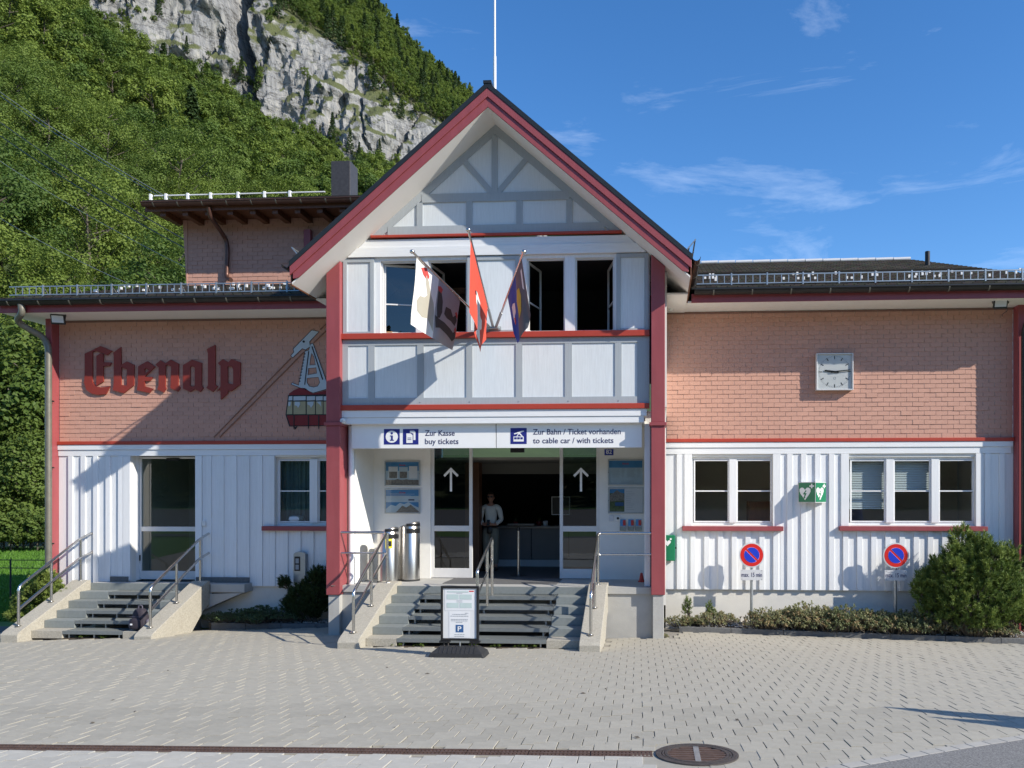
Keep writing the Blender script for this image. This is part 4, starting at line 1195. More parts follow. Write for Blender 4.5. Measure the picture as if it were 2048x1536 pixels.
bx('hinge', 'black_plastic', gd, x0 + .005, x0 + .025, yd - .02, yd - .001, FLOOR2 + .42, FLOOR2 + .54)
hall = MB(); hall.use('room_beige'); hall.box(dr[0] - .3, dr[0] - .2, YW + .37, 4.4, FLOOR2, 3.6); hall.box(dr[1] + .2, dr[1] + .3, YW + .37, 4.4, FLOOR2, 3.6); hall.box(dr[0] - .2, dr[1] + .2, 4.3, 4.4, FLOOR2, 3.6)
hall.box(dr[0] - .2, dr[1] + .2, YW + .37, 4.3, 3.5, 3.6); hall.use('room_floor'); hall.box(dr[0] - .2, dr[1] + .2, YW + .37, 4.3, FLOOR2 - .05, FLOOR2)
hall.build('hallway', None, lw)
bx('alarm_box', 'red_rubber', lw, PXx(297, 3.4), PXx(306, 3.4), 3.40, 3.46, PZ(300, 1012, 3.4), PZ(300, 996, 3.4))
bx('key_switch', 'white_plastic', lw, PXx(408, YW), PXx(415, YW), YW - .075, YW - .047, PZ(410, 1051, YW), PZ(410, 1042, YW), bevel=.003)
# corner post, down pipe
bx('corner_post', 'red_paint', lw, LP0, LX0 - .002, YW - 0.22, YW + 0.1, 0.45, ZE - 0.002, bevel=0.008)
yp = YW - .30; pxp = PXx(97, yp)
MB().tube(rounded([(PXx(42, YE - .08), YE - .08, ZE + .16), (PXx(44, YE - .08), YE - .07, ZE - .02), (PXx(62, yp), YE + .1, ZE - .16), (PXx(88, yp), yp, ZE - .42), (pxp, yp, ZE - .62), (pxp, yp, 0.0)], .2, 6), 0.064, 14).build('down_pipe', 'grey_pipe', lw, smooth=True)
for zz in (1.6, 3.2, 4.6): bx('pipe_clamp', 'gutter', lw, pxp - .068, pxp + .068, yp + .02, YW - .221, zz, zz + .03)
LEX0 = PXx(-2, YE)
bx('soffit', 'soffit_white', lw, LEX0 + .03, LX1 - .002, YE + 0.03, YW + 0.001, ZE - 0.004, ZE + 0.03)
bx('soffit', 'soffit_white', lw, LEX0 + .03, LP0 + .01, YW + 0.003, 4.0, ZE - 0.004, ZE + 0.03)
bx('fascia', 'red_paint', lw, LEX0, -3.3, YE, YE + 0.028, ZE - 0.006, ZE + 0.16)
gutter(lw, LEX0 - .02, -3.3, YE - 0.085, ZE + 0.20, 0.082, 0.62)
bx('roof_edge', 'roof_dark', lw, LEX0, -3.4, YE - .07, YE + .6, RZ0 - .035, RZ0 - .008)
YU = YW + .75                                            # wall of the upper storey
zu = RZ0 + .394 * (YU - YE)
lhx = PXx(372, YU)
tiled_roof(lw, [(LEX0, YE - .05, RZ0), (-3.2, YE - .05, RZ0), (-2.4, YU + .4, RZ0 + .394 * (YU + .45 - YE)), (lhx, YU + .4, RZ0 + .394 * (YU + .45 - YE))], 12)
MB().poly([(LEX0, YE - .05, RZ0), (lhx, YU + .4, RZ0 + .394 * (YU + .45 - YE)), (lhx, 7, RZ0 + .394 * (YU + .45 - YE)), (LEX0, 8.5, RZ0)]).build('roof', 'roof_tile', lw)
snow_guard(lw, PXx(18, YE + .22), PXx(18, YE + .22) + .74 * 10, YE + .22, sgz + .02, sgz + .25, 10)
clips(lw, PXx(190, YE + .3), -3.5, YE + .30, RZ0 + .20, 52, 9)

# ------------------------------------------------------------------ upper storey block behind the left wing
ub = thing('upper_storey', 'brown shingled upper storey with wide dark eaves above the left wing roof', 'building', (PXx(520, YU), YU, zu - .5))
ux0, ux1 = PXx(376, YU), -1.0
uz1 = PZ(520, 424, YU)
bx('wall', 'shingle_back', ub, ux0, ux1, YU + .002, 7.0, zu - .6, uz1 + .1)
shingle_wall(ub, ux0, ux1 - .2, zu - .25, uz1, YU, limit=120, seed=8)
MB().prism([(ux0 - .002, zu - .3), (ux0 - .12, uz1 + .02), (ux0 - .002, uz1 + .02)], YU - .02, YU + .3).build('flared_corner', 'shingle', ub)
ye = YU - .7; uxe = PXx(290, ye); zue = PZ(500, 417, ye)
bx('soffit', 'wood_brown', ub, uxe + .05, ux1, ye + .02, YU + .001, zue + .02, zue + .06)
for k in range(9):
    x = PXx(345 + 44 * k, YU - .3); bx('rafter_end', 'wood_brown', ub, x - .06, x + .06, ye + .06, YU - .02, zue - .10, zue + .018)
bx('fascia', 'wood_brown', ub, uxe, ux1, ye, ye + .02, zue - .02, zue + .14)
gutter(ub, uxe, ux1, ye - .08, zue + .13, .075, .52, m='copper_pipe')
tiled_roof(ub, [(uxe, ye - .1, zue + .17), (ux1, ye - .1, zue + .17), (ux1, 5.2, zue + .9), (uxe + 1.2, 5.2, zue + .9)], 18)
MB().poly([(uxe, ye - .1, zue + .17), (uxe + 1.2, 5.2, zue + .9), (uxe, 8, zue + .17)]).build('roof', 'roof_dark', ub)
for k, px in enumerate((318, 348, 391, 436, 490, 542, 592)):
    a = P(px, 408, ye + .2); bx('rail_bracket', 'sign_white', ub, a.x - .02, a.x + .02, ye - .11, ye - .05, zue + .19, zue + .32)
MB().tube([(PXx(308, ye - .08), ye - .08, zue + .285), (PXx(650, ye - .08), ye - .08, zue + .285)], .014, 6).build('snow_rail', 'sign_white', ub)
yq = YU - .06
MB().tube(rounded([P(418, 414, ye - .06), P(420, 432, ye), P(452, 478, yq), P(455, 500, yq), P(453, 556, yq), P(462, 560, yq - .15)], .12, 5), 0.046, 12).build('down_pipe', 'copper_pipe', ub, smooth=True)
c0, c1 = P(662, 402, 4.0), P(700, 321, 4.0)
MB().box(c0.x, c1.x, 4.0, 4.5, c0.z - .4, c1.z).build('chimney', 'chimney_zinc', ub, bevel=.01) if 'chimney_zinc' in MAT else MB().box(c0.x, c1.x, 4.0, 4.5, c0.z - .4, c1.z).build('chimney', 'iron_dark', ub, bevel=.01)
bx('chimney_seam', 'gutter', ub, c0.x - .01, c1.x + .01, 3.99, 4.51, c0.z - .02, c0.z + .02)
bx('wall_post', 'red_paint', ub, PXx(609, YU - .1), PXx(622, YU - .1), YU - .14, YU - .02, zu - .2, PZ(615, 460, YU - .1))

# ------------------------------------------------------------------ entrance gable
gb_ = thing('entrance_gable', 'tall white and grey panelled entrance gable with red posts and barge boards', 'building', (0, 0, 0))
HX = 3.55; ZAP = 9.84; SL = 0.862; OV = -0.70; SOF = 9.42
GX = 3.13                                            # half width of gable body
ZC = PZ(990, 814, 0)                                 # lowest red ledge
ZS2 = PZ(990, 671, 0); ZS1 = PZ(990, 468, 0)
# side walls of the gable body above the wings and rear part
MB().box(-GX, -GX + .14, .18, 6.0, ZC, SOF - SL * GX).box(GX - .14, GX, .18, 6.0, ZC, SOF - SL * GX).build('side_wall', 'plaster_white', gb_)
def rk(x): return SOF - SL * abs(x)
# gable triangle
MB().prism([(-(SOF - ZS1) / SL, ZS1), ((SOF - ZS1) / SL, ZS1), (0, SOF)], 0.0, 0.10).build('gable_panel', 'panel_white', gb_)
def beam(a, b, w, name='timber', y0=-.022, y1=-.001, m='trim_grey'):
    A = P(*a, 0); B = P(*b, 0); t = (B - A).normalized(); nn = Vector((-t.z, 0, t.x)) * w / 2
    return MB().prism([(A.x + nn.x, A.z + nn.z), (A.x - nn.x, A.z - nn.z), (B.x - nn.x, B.z - nn.z), (B.x + nn.x, B.z + nn.z)], y0, y1).build(name, m, gb_, recalc=True)
ang = atan(SL)
for s in (-1, 1):                                    # rakes
    x_b = (SOF - ZS1 - .002) / SL
    dz = .175
    MB().prism([(0, SOF - .004), (s * x_b, ZS1 + .002), (s * (x_b - dz / SL), ZS1 + .002), (0, SOF - .004 - dz)], -.021, -.001).build('timber', 'trim_grey', gb_, recalc=True)
beam((989.5, 272), (989.5, 388), .105, y0=-.024); beam((926, 320), (986, 388), .10, y0=-.019); beam((1052, 320), (994, 388), .10, y0=-.018)
zt1, zt0 = PZ(990, 386, 0), PZ(990, 403, 0); xh = (SOF - zt1) / SL - .2
bx('timber', 'trim_grey', gb_, -xh - .12, xh + .12, -.026, -.001, zt0, zt1)
zl = PZ(990, 450, 0); xh = (SOF - zl) / SL - .12
bx('timber', 'trim_grey', gb_, -xh, xh, -.0265, -.001, ZS1 + .003, zl)
for px in (840, 939, 1039, 1139):
    x = PXx(px, 0); bx('timber', 'trim_grey', gb_, x - .055, x + .055, -.023, -.001, zl, zt0)
xl = (SOF - ZS1) / SL
bx('red_ledge', 'red_strip', gb_, -xl + .0, xl - .0, -.075, -.001, ZS1 - .045, ZS1 + .001, bevel=.006)
# boards above the windows
zb1, zb2, zb3 = PZ(990, 476, 0), PZ(990, 492, 0), PZ(990, 511, 0)
MB().prism([(-(SOF - zb1) / SL, zb1), ((SOF - zb1) / SL, zb1), ((SOF - zb2) / SL - .02, zb2), (-(SOF - zb2) / SL + .02, zb2)], -.03, .1).build('cornice_board', 'white_wood_h', gb_, recalc=True)
MB().prism([(-(SOF - zb2) / SL, zb2 - .004), ((SOF - zb2) / SL, zb2 - .004), ((SOF - zb3) / SL - .02, zb3), (-(SOF - zb3) / SL + .02, zb3)], -.055, .1).build('cornice_board', 'white_wood_h', gb_, recalc=True)
# window storey
PL, PR = PXx(684, 0), PXx(1299, 0)
ops = [rect(761, 832, 513, 663, 0), rect(856, 934, 513, 663, 0), rect(1053, 1130, 513, 663, 0), rect(1150, 1229, 513, 663, 0)]
zw0, zw1 = ZS2 + .055, zb3 - .004
ops = [(o_[0], o_[1], zw0, zw1 - .06) for o_ in ops]
wall_with_holes(gb_, 'wall', 'white_wood', PL, PR, ZS2, zw1, 0.004, .10, ops)
def shutter(x0, x1, z0, z1, top=True):
    w = .075
    bx('shutter_panel', 'panel_white', gb_, x0 + w, x1 - w, -.006, .003, z0 + w * 1.1, z1 - w)
    f = MB(); f.box(x0, x0 + w, -.03, .003, z0, z1).box(x1 - w, x1, -.03, .003, z0, z1).box(x0 + w, x1 - w, -.029, .003, z1 - w, z1).box(x0 + w, x1 - w, -.029, .003, z0, z0 + w * 1.1)
    f.build('shutter_frame', 'trim_grey', gb_, bevel=.004)
shutter(PXx(687, 0), PXx(749, 0), zw0 - .04, zw1 - .01); shutter(PXx(935, 0), PXx(1039, 0), zw0 - .04, zw1 - .01); shutter(PXx(1233, 0), PXx(1297, 0), zw0 - .04, zw1 - .01)
for (x0, x1, z0, z1), openin in zip(ops, (.25, 1.45, 1.35, -1.35)):
    wnd = bpy.data.objects.new('window', None); COL.objects.link(wnd); wnd.location = ((x0 + x1) / 2, .1, z0); WORLD[wnd.name] = Matrix.Translation(wnd.location)
    wnd.parent = gb_; wnd.matrix_parent_inverse = Matrix.Identity(4)
    f = MB(); t = .03; f.box(x0, x0 + t, .05, .098, z0, z1).box(x1 - t, x1, .05, .098, z0, z1).box(x0 + t, x1 - t, .05, .098, z1 - t, z1).box(x0 + t, x1 - t, .05, .098, z0, z0 + t)
    f.build('frame', 'alu_white', wnd)
    # casement swung inwards
    W_ = x1 - x0 - 2 * t; s = MB(); q = .035
    hinge = x0 + t if openin > 0 else x1 - t
    sg = 1 if openin > 0 else -1
    s.box(0, sg * W_, 0, .035, z0 + t, z0 + t + q).box(0, sg * W_, 0, .035, z1 - t - q, z1 - t).box(0, sg * q, 0, .035, z0 + t + q, z1 - t - q).box(sg * (W_ - q), sg * W_, 0, .035, z0 + t + q, z1 - t - q)
    zm = z0 + (z1 - z0) * .43; s.box(sg * q, sg * (W_ - q), .004, .03, zm - .012, zm + .012)
    M = Matrix.Translation((hinge, .11, 0)) @ Matrix.Rotation(openin, 4, 'Z')
    s.v = [tuple(M @ Vector(v)) for v in s.v]; s.build('casement', 'alu_white', wnd, recalc=True)
    pn = MB().poly([(sg * q, .018, z0 + t + q), (sg * (W_ - q), .018, z0 + t + q), (sg * (W_ - q), .018, z1 - t - q), (sg * q, .018, z1 - t - q)]); pn.v = [tuple(M @ Vector(v)) for v in pn.v]
    pn.build('pane', 'glass_dark', wnd)
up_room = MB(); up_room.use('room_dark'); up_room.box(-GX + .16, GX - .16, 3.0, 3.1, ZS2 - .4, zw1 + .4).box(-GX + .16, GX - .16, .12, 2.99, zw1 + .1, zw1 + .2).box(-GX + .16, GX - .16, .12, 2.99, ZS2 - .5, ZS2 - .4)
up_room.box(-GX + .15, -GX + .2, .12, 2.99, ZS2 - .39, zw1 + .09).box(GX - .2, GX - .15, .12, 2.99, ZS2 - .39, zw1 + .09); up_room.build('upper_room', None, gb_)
bx('box_on_sill', 'wood_pine', gb_, PXx(764, .1), PXx(783, .1), .12, .2, zw0 + .03, zw0 + .07)
bx('red_ledge', 'red_strip', gb_, PL, PR, -.085, .003, ZS2 - .05, ZS2 + .055, bevel=.006)
# balustrade panels
zp1, zp0 = ZS2 - .052, ZC + .045
bx('wall', 'panel_white', gb_, PL, PR, .002, .10, zp0, zp1)
bx('rail_board', 'trim_grey', gb_, PL, PR, -.026, .001, zp1 - .11, zp1 - .002); bx('rail_board', 'trim_grey', gb_, PL, PR, -.0265, .001, zp0 + .002, zp0 + .13)
for a, b in ((684, 697), (737, 750), (835, 848), (933, 945), (1032, 1045), (1130, 1144), (1230, 1243), (1275, 1298)):
    bx('panel_stile', 'trim_grey', gb_, PXx(a, 0), PXx(b, 0), -.024, .001, zp0 + .13, zp1 - .11)
r = random.Random(21)
for k in range(6):
    a = PXx(751 + 98.7 * (k - 1) if k else 698, 0)
for a, b in ((697, 737), (750, 835), (848, 933), (945, 1032), (1045, 1130), (1144, 1230), (1243, 1275)):
    bx('panel', 'panel_white', gb_, PXx(a, 0) + .002, PXx(b, 0) - .002, -.008, .001, zp0 + .132, zp1 - .112)
for px in (748, 841, 940, 1038, 1137, 1237):
    for zz in (zp0 + .05, zp1 - .05):
        MB().lathe([(.011, 0), (.009, -.006)], (PXx(px, 0), -.027, zz), 8, 'Y').build('bolt', 'galv', gb_)
bx('red_ledge', 'red_strip', gb_, PL, PR, -.085, .003, ZC - .05, ZC + .045, bevel=.006)
zk = PZ(990, 834, 0); zk2 = PZ(990, 847, 0)
bx('cornice_board', 'white_wood_h', gb_, PL, PR - .05, -.055, .25, zk, ZC - .052, bevel=.004); bx('cornice_board', 'white_wood_h', gb_, PL, PR - .10, -.04, .25, zk2, zk - .003, bevel=.004)
# posts
for s, (a, b) in ((-1, (652, 680)), (1, (1302, 1330))):
    x0, x1 = PXx(a, -.14), PXx(b, -.14)
    zc_ = PZ(a, 850, -.14); zb_ = PZ(a, 1190, -.14); zh = rk(max(abs(x0), abs(x1))) - .01
    bx('post', 'red_paint', gb_, x0, x1, -.14, .30, zb_, zc_ - .012, bevel=.010)
    MB().prism([(x0, zc_ + .05), (x1, zc_ + .05), (x1, rk(x1) - .012), (x0, rk(x0) - .012)], -.14, .10).build('post', 'red_paint', gb_, recalc=True, bevel=.010)
    bx('post_collar', 'red_paint', gb_, x0 - .03, x1 + .03, -.17, .32, zc_ - .012, zc_ + .05, bevel=.006)
    bx('pedestal', 'concrete_grey', gb_, x0 + .03, x1 - .02, -.11, .28, -.3, zb_ - .002, bevel=.008)
# roof
def roof_side(s):
    th = .10
    A = (0, ZAP); B = (s * HX, ZAP - SL * HX); 
    MB().prism([A, B, (B[0], B[1] - th), (0, ZAP - th)], OV - .03, 6.5).build('roof', 'roof_dark', gb_, recalc=True)
    # two stepped barge boards
    z1 = ZAP - th - .004
    MB().prism([(0, z1), (s * (HX - .01), z1 - SL * (HX - .01)), (s * (HX - .01), z1 - .15 - SL * (HX - .01)), (0, z1 - .15)], OV - .022, OV + .02).build('barge_board', 'red_paint', gb_, recalc=True, bevel=.005)
    z2 = z1 - .152
    xe = HX - .06
    MB().prism([(0, z2), (s * xe, z2 - SL * xe), (s * xe, z2 - .10 - SL * xe), (s * (xe - .10), z2 - .168 - SL * (xe - .10)), (0, z2 - .168)], OV, OV + .03).build('barge_board', 'red_paint', gb_, recalc=True, bevel=.005)
    MB().prism([(0, SOF), (s * (HX - .03), SOF - SL * (HX - .03)), (s * (HX - .03), SOF + .03 - SL * (HX - .03)), (0, SOF + .03)], OV + .031, 5.9).build('soffit', 'soffit_white', gb_, recalc=True)
    zf = SOF - SL * (HX - .03)
    bx('eave_box', 'soffit_white', gb_, *sorted((s * (GX + .004), s * (HX - .03))), .35, 5.9, zf - .035, zf - .004)
    bx('fascia', 'wood_brown', gb_, *sorted((s * (HX - .028), s * (HX - .003))), OV + .04, 5.9, zf - .02, zf + .23)
    # gutter along Y
    pr = [(.075 * cos(pi + pi * k / 10), .075 * sin(pi + pi * k / 10)) for k in range(11)]; pr2 = [(.88 * p[0], .88 * p[1]) for p in pr[::-1]]
    xg = s * (HX + .075); zg = ZAP - SL * HX - .05
    MB().prism([(xg + p[0], zg + p[1]) for p in pr + pr2], OV - .01, 5.0).build('gutter', 'gutter', gb_, smooth=True, recalc=True)
    for k in range(6):
        yy = OV + .25 + .8 * k
        MB().prism([(xg + 1.12 * p[0], zg + 1.12 * p[1]) for p in pr] + [(xg + 1.03 * p[0], zg + 1.03 * p[1]) for p in pr[::-1]], yy, yy + .025).build('gutter_bracket', 'grey_pipe', gb_, recalc=True)
roof_side(-1); roof_side(1)
bx('ridge_cap', 'roof_dark', gb_, -.07, .07, OV - .04, 6.5, ZAP - .03, ZAP + .02)
for s in (-1, 1):        # ladder-like snow guards seen end-on at the eaves
    x = s * (HX - .12); z = ZAP - SL * abs(x)
    mb = MB(); nn = Vector((s * SL, 0, 1)).normalized()
    for yy in lin(OV + .25, 4.6, 8):
        a = Vector((x, yy, z)); mb.bar(a, a + nn * .30, .018, .03, (0, 1, 0))
    for q in (.12, .28):
        mb.bar(Vector((x, OV + .25, z)) + nn * q, Vector((x, 4.6, z)) + nn * q, .022, .022)
    mb.build('snow_guard', 'galv', gb_)

# porch: back wall, side walls, ceiling, floor
porch_l = PXx(700, .05); porch_r = PXx(1290, .05)
dtop = PZ(990, 880, YD)
dx0, dx1 = PXx(861, YD), PXx(1199, YD)
wall_with_holes(gb_, 'wall', 'plaster_white', -GX, GX, FLOOR - .5, ZC, YD, YD + .16, [(dx0, dx1, FLOOR - .5, dtop)])
bx('side_wall', 'plaster_white', gb_, -GX + .02, porch_l, .31, YD - .001, FLOOR + .001, ZC - .06); bx('side_wall', 'plaster_white', gb_, porch_r, GX - .02, .31, YD - .001, FLOOR + .001, ZC - .06)
MB().tube([(PXx(702, .2), .22, FLOOR + .001), (PXx(702, .2), .22, zk2 - .01)], .055, 14).build('column', 'white_wood', gb_, smooth=True)
bx('column', 'white_wood', gb_, PXx(1289, .2), PXx(1301, .2), .12, .30, FLOOR + .001, zk2 - .01, bevel=.01)
bx('ceiling', 'plaster_white', gb_, porch_l, porch_r, .26, YD - .001, ZC - .3, ZC - .25)
bx('landing', 'concrete_grey', gb_, -GX + .03, GX - .03, -.02, YD + .02, FLOOR - .12, FLOOR)
bx('landing_wall', 'concrete_grey', gb_, -GX + .15, GX - .15, .02, .30, -.3, FLOOR - .121)
# automatic doors
z_bar = PZ(900, 1057, YD)
def leaf(x0, x1, name='door_leaf', y=YD + .03):
    lf = bpy.data.objects.new(name, None); COL.objects.link(lf); lf.location = ((x0 + x1) / 2, y, FLOOR); WORLD[lf.name] = Matrix.Translation(lf.location)
    lf.parent = gb_; lf.matrix_parent_inverse = Matrix.Identity(4)
    f = MB(); t = .065; zb = FLOOR + .20
    f.box(x0, x0 + t, y, y + .05, FLOOR + .01, dtop).box(x1 - t, x1, y, y + .05, FLOOR + .01, dtop).box(x0 + t, x1 - t, y, y + .05, FLOOR + .01, zb).box(x0 + t, x1 - t, y, y + .05, z_bar - .055, z_bar + .055).box(x0 + t, x1 - t, y, y + .05, dtop - .06, dtop)
    f.build('frame', 'alu_white', lf, bevel=.004)
    for a, b in ((zb, z_bar - .055), (z_bar + .055, dtop - .06)):
        MB().poly([(x0 + t, y + .025, a), (x1 - t, y + .025, a), (x1 - t, y + .025, b), (x0 + t, y + .025, b)]).build('pane', 'glass_dark', lf)
    return lf
def up_arrow(lf, px, y):
    c = P(px, 960, y); m = MB(); s = .01 / 1.0
    zt_, zb_, w = PZ(px, 937, y), PZ(px, 983, y), .022
    m.prism([(c.x - w, zb_), (c.x + w, zb_), (c.x + w, zt_ - .02), (c.x - w, zt_ - .02)], y - .004, y - .001)
    m.prism([(c.x, zt_ + .02), (c.x + .155, zt_ - .135), (c.x + .125, zt_ - .17), (c.x + w + .002, zt_ - .068), (c.x + w + .002, zt_ - .0205), (c.x, zt_ - .0205)], y - .004, y - .001)
    m.prism([(c.x, zt_ + .02), (c.x - .155, zt_ - .135), (c.x - .125, zt_ - .17), (c.x - w - .002, zt_ - .068), (c.x - w - .002, zt_ - .0205), (c.x, zt_ - .0205)], y - .004, y - .001)
    m.build('arrow_sticker', 'sign_white', lf, recalc=True)
l1 = leaf(dx0, PXx(944, YD)); l2 = leaf(PXx(1119, YD), dx1)
up_arrow(l1, 902, YD + .05); up_arrow(l2, 1162, YD + .05)
bx('door_head', 'alu_white', gb_, PXx(944, YD), PXx(1119, YD), YD + .03, YD + .15, dtop - .05, dtop + .02)
bx('door_sensor', 'black_plastic', gb_, PXx(1021, YD), PXx(1049, YD), YD - .03, YD + .028, PZ(1035, 905, YD), dtop - .01, bevel=.01)
bx('door_mat', 'doormat', gb_, PXx(900, .9), PXx(1120, .9), .35, 1.28, FLOOR + .001, FLOOR + .012)
# ticket hall
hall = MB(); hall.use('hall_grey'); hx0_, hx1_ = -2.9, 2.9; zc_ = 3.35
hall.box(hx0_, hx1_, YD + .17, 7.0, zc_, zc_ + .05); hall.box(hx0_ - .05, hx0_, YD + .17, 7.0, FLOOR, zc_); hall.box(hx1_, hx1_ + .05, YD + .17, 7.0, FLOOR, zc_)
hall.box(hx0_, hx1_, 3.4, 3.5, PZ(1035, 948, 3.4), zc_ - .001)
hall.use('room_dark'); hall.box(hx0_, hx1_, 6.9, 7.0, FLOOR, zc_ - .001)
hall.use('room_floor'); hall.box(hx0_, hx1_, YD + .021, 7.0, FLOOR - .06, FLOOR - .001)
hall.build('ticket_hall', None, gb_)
bx('wood_panel', 'wood_brown', gb_, PXx(930, 2.6), PXx(958, 2.6), 2.6, 2.9, FLOOR, PZ(950, 925, 2.6))

# ================================================================== STAIRS
def cheek(parent, x0, x1, yf, zf, yt, zt, back=.25):
    MB().prism([(yf, zf - .35), (yf, zf + .10), (yf + .06, zf + .15), (yt - .12, zt + .06), (yt + back, zt + .06), (yt + back, zt - .42), (yt - .25, zt - .52), (yf + .95, zf - .35)], x0, x1, axis='X').build('cheek_wall', 'concrete', parent, recalc=True, bevel=.012)
def stairs(root, xl, xr, bl, br, zbase, y0, run, n=6, floor=None):
    floor = FLOOR if floor is None else floor
    rise = (floor - zbase) / n
    for k in range(n):
        z = zbase + rise * (k + 1); y = y0 + run * k; yb = y + run + .06
        if k == n - 1:
            bx('step', 'step_stone', root, xl, xr, y, y + .028, z - rise, z - .001, bevel=.004); continue
        bx('step', 'concrete' if k == 0 else 'step_stone', root, xl, bl, y, yb, z - rise, z, bevel=.006)
        bx('step', 'concrete' if k == 0 else 'step_stone', root, br, xr, y, yb, z - rise, z, bevel=.006)
        t = MB(); t.box(bl + .004, br - .004, y, y + .028, z - .062, z + .001)
        for j in range(int((br - bl) / .034)):
            x = bl + .02 + j * .034
            if x < br - .02: t.box(x - .006, x + .006, y + .030, y + run + .04, z - .03, z - .001)
        t.box(bl + .004, br - .004, y + run + .041, y + run + .052, z - .03, z - .001).box(bl + .004, br - .004, y + .030, y + run + .04, z - .036, z - .031)
        t.build('grating_tread', 'tread_metal', root)
        for x in (bl + .10, (bl + br) / 2, br - .10): bx('tread_bracket', 'galv', root, x - .012, x + .012, y + .05, y + run, z - rise + .002, z - .037)
    bx('under_floor', 'soil', root, bl, br, y0 + .03, y0 + run * (n - 1), zbase - .1, zbase + .005)
def rail(parent, pts, r=.025, name='handrail', bend=.09, n=10):
    return MB().tube(rounded(pts, bend, 6), r, n).build(name, 'steel', parent, smooth=True)
def rail_post(parent, x, y, z0, z1, foot=True):
    mb = MB().tube([(x, y, z0), (x, y, z1)], .024, 10)
    if foot: mb.lathe([(.055, 0), (.055, .010), (.024, .018)], (x, y, z0), 14)
    return mb.build('rail_post', 'steel', parent, smooth=True)

# ---- entrance stairs
st = thing('entrance_stairs', 'wide entrance stairs with metal grating treads and three steel handrails', 'stairs', (0, -1.6, .1))
zb = gz(0, -1.65)
stairs(st, -1.82, 1.72, -1.31, 1.16, zb, -1.65, .32)
for a, b in ((-2.17, -1.822), (1.722, 2.06)): cheek(st, a, b, -1.98, zb + .02, -.02, FLOOR)
def ch_z(y):                                    # top of cheek wall
    return zb + .17 + (FLOOR + .06 - zb - .17) * min(1, max(0, (y + 1.92) / 1.78))
for X, sx in ((-1.99, -1), (1.89, 1)):
    yb, yt = -1.74, -.12; zr0, zr1 = 1.06, 1.955
    rail(st, [(X, yb, ch_z(yb)), (X, yb, zr0), (X, yt, zr1), (X + sx * 1.0, yt + .02, zr1)])
    rail(st, [(X, yb, zr0 - .33), (X, yt, zr1 - .38), (X + sx * 1.0, yt + .02, zr1 - .38)], .017)
    for yy in (yb, ): rail_post(st, X, yy, ch_z(yy), ch_z(yy) + .3)
    ym = -.92; rail_post(st, X, ym, ch_z(ym), zr0 + (zr1 - zr0) * (ym - yb) / (yt - yb))
    rail_post(st, X, yt + .03, FLOOR + .05, zr1 - .01)
    if sx < 0: rail_post(st, X - 1.0, yt + .02, FLOOR, zr1)
X = 0.0; y_t, y_b = -.30, -1.50; z_t, z_b = PZ(986, 1075, -.3), PZ(986, 1075, -.3) - .55
z1_, z0_ = PZ(986, 1075, y_t), None
zslope = .13 / .32
z_bot = z1_ - zslope * (y_t - y_b)
rail(st, [(X, y_b, zb + .13), (X, y_b, z_bot), (X, y_t, z1_), (X, y_t, FLOOR - .13)], bend=.05)
rail(st, [(X, y_b, z_bot - .40), (X, y_t, z1_ - .40)], .017)
rail_post(st, X, -.72, FLOOR - .26, z1_ - zslope * .42, foot=False)

# ---- side stairs at the left wing
s2 = thing('side_stairs', 'narrower concrete stairs to the glazed side door with looped steel handrails', 'stairs', (-7.75, -.05, 0))
zb2 = gz(-7.7, -.05); SX0, SX1 = -9.22, -6.30; SYB, SYT = -.05, 1.55
stairs(s2, SX0 + .342, SX1 - .342, SX0 + .95, SX1 - .78, zb2, SYB, .32, floor=FLOOR2)
for a, b in ((SX0, SX0 + .34), (SX1 - .34, SX1)): cheek(s2, a, b, SYB - .33, zb2 + .02, SYT + .03, FLOOR2, back=-.02)
MB().box(SX0 + .345, SX1 + .02, SYT + .03, YW + .03, FLOOR2 - .22, FLOOR2 - .001).build('landing', 'concrete_grey', s2, bevel=.01)
MB().box(SX1 + .021, SX1 + .75, YW - .32, YW + .03, FLOOR2 - .18, FLOOR2 - .003).build('landing', 'concrete_grey', s2, bevel=.01)
MB().prism([(SX1 - .3, FLOOR2 - .225), (SX1 + .70, FLOOR2 - .185), (SX1 + .35, FLOOR2 - .33), (SX1 - .3, FLOOR2 - .62)], YW - .30, YW - .02).build('landing_support', 'concrete_grey', s2, recalc=True)
bx('landing_plinth', 'concrete_grey', s2, SX0 + .4, SX1 - .36, SYT + .05, YW, -.3, FLOOR2 - .226)
for a, b in ((SX0 + .6, dr[0] - .02), (dr[1] + .02, SX1 + .72)): bx('skirting', 'kerb_stone', s2, a, b, YW - .075, YW - .048, FLOOR2 + .001, FLOOR2 + .11)
def ch2(y): return zb2 + .17 + (FLOOR2 + .06 - zb2 - .17) * min(1, max(0, (y - SYB + .27) / (SYT - SYB + .18)))
for X in (SX0 + .17, SX1 - .17):
    yb, yt = SYB - .10, SYT - .08; zr0, zr1 = zb2 + .98, FLOOR2 + .93
    rail(s2, [(X, yb, ch2(yb)), (X, yb, zr0), (X, yt, zr1), (X, yt + .40, zr1 + .12), (X, yt + .40, zr1 - .30), (X, yt, zr1 - .40), (X, yb, zr0 - .42)], bend=.10)
    rail_post(s2, X, yb, ch2(yb), ch2(yb) + .3)
    ym = SYB + .72; rail_post(s2, X, ym, ch2(ym), zr0 + (zr1 - zr0) * (ym - yb) / (yt - yb))
    rail_post(s2, X, yt + .02, FLOOR2 + .05, zr1)

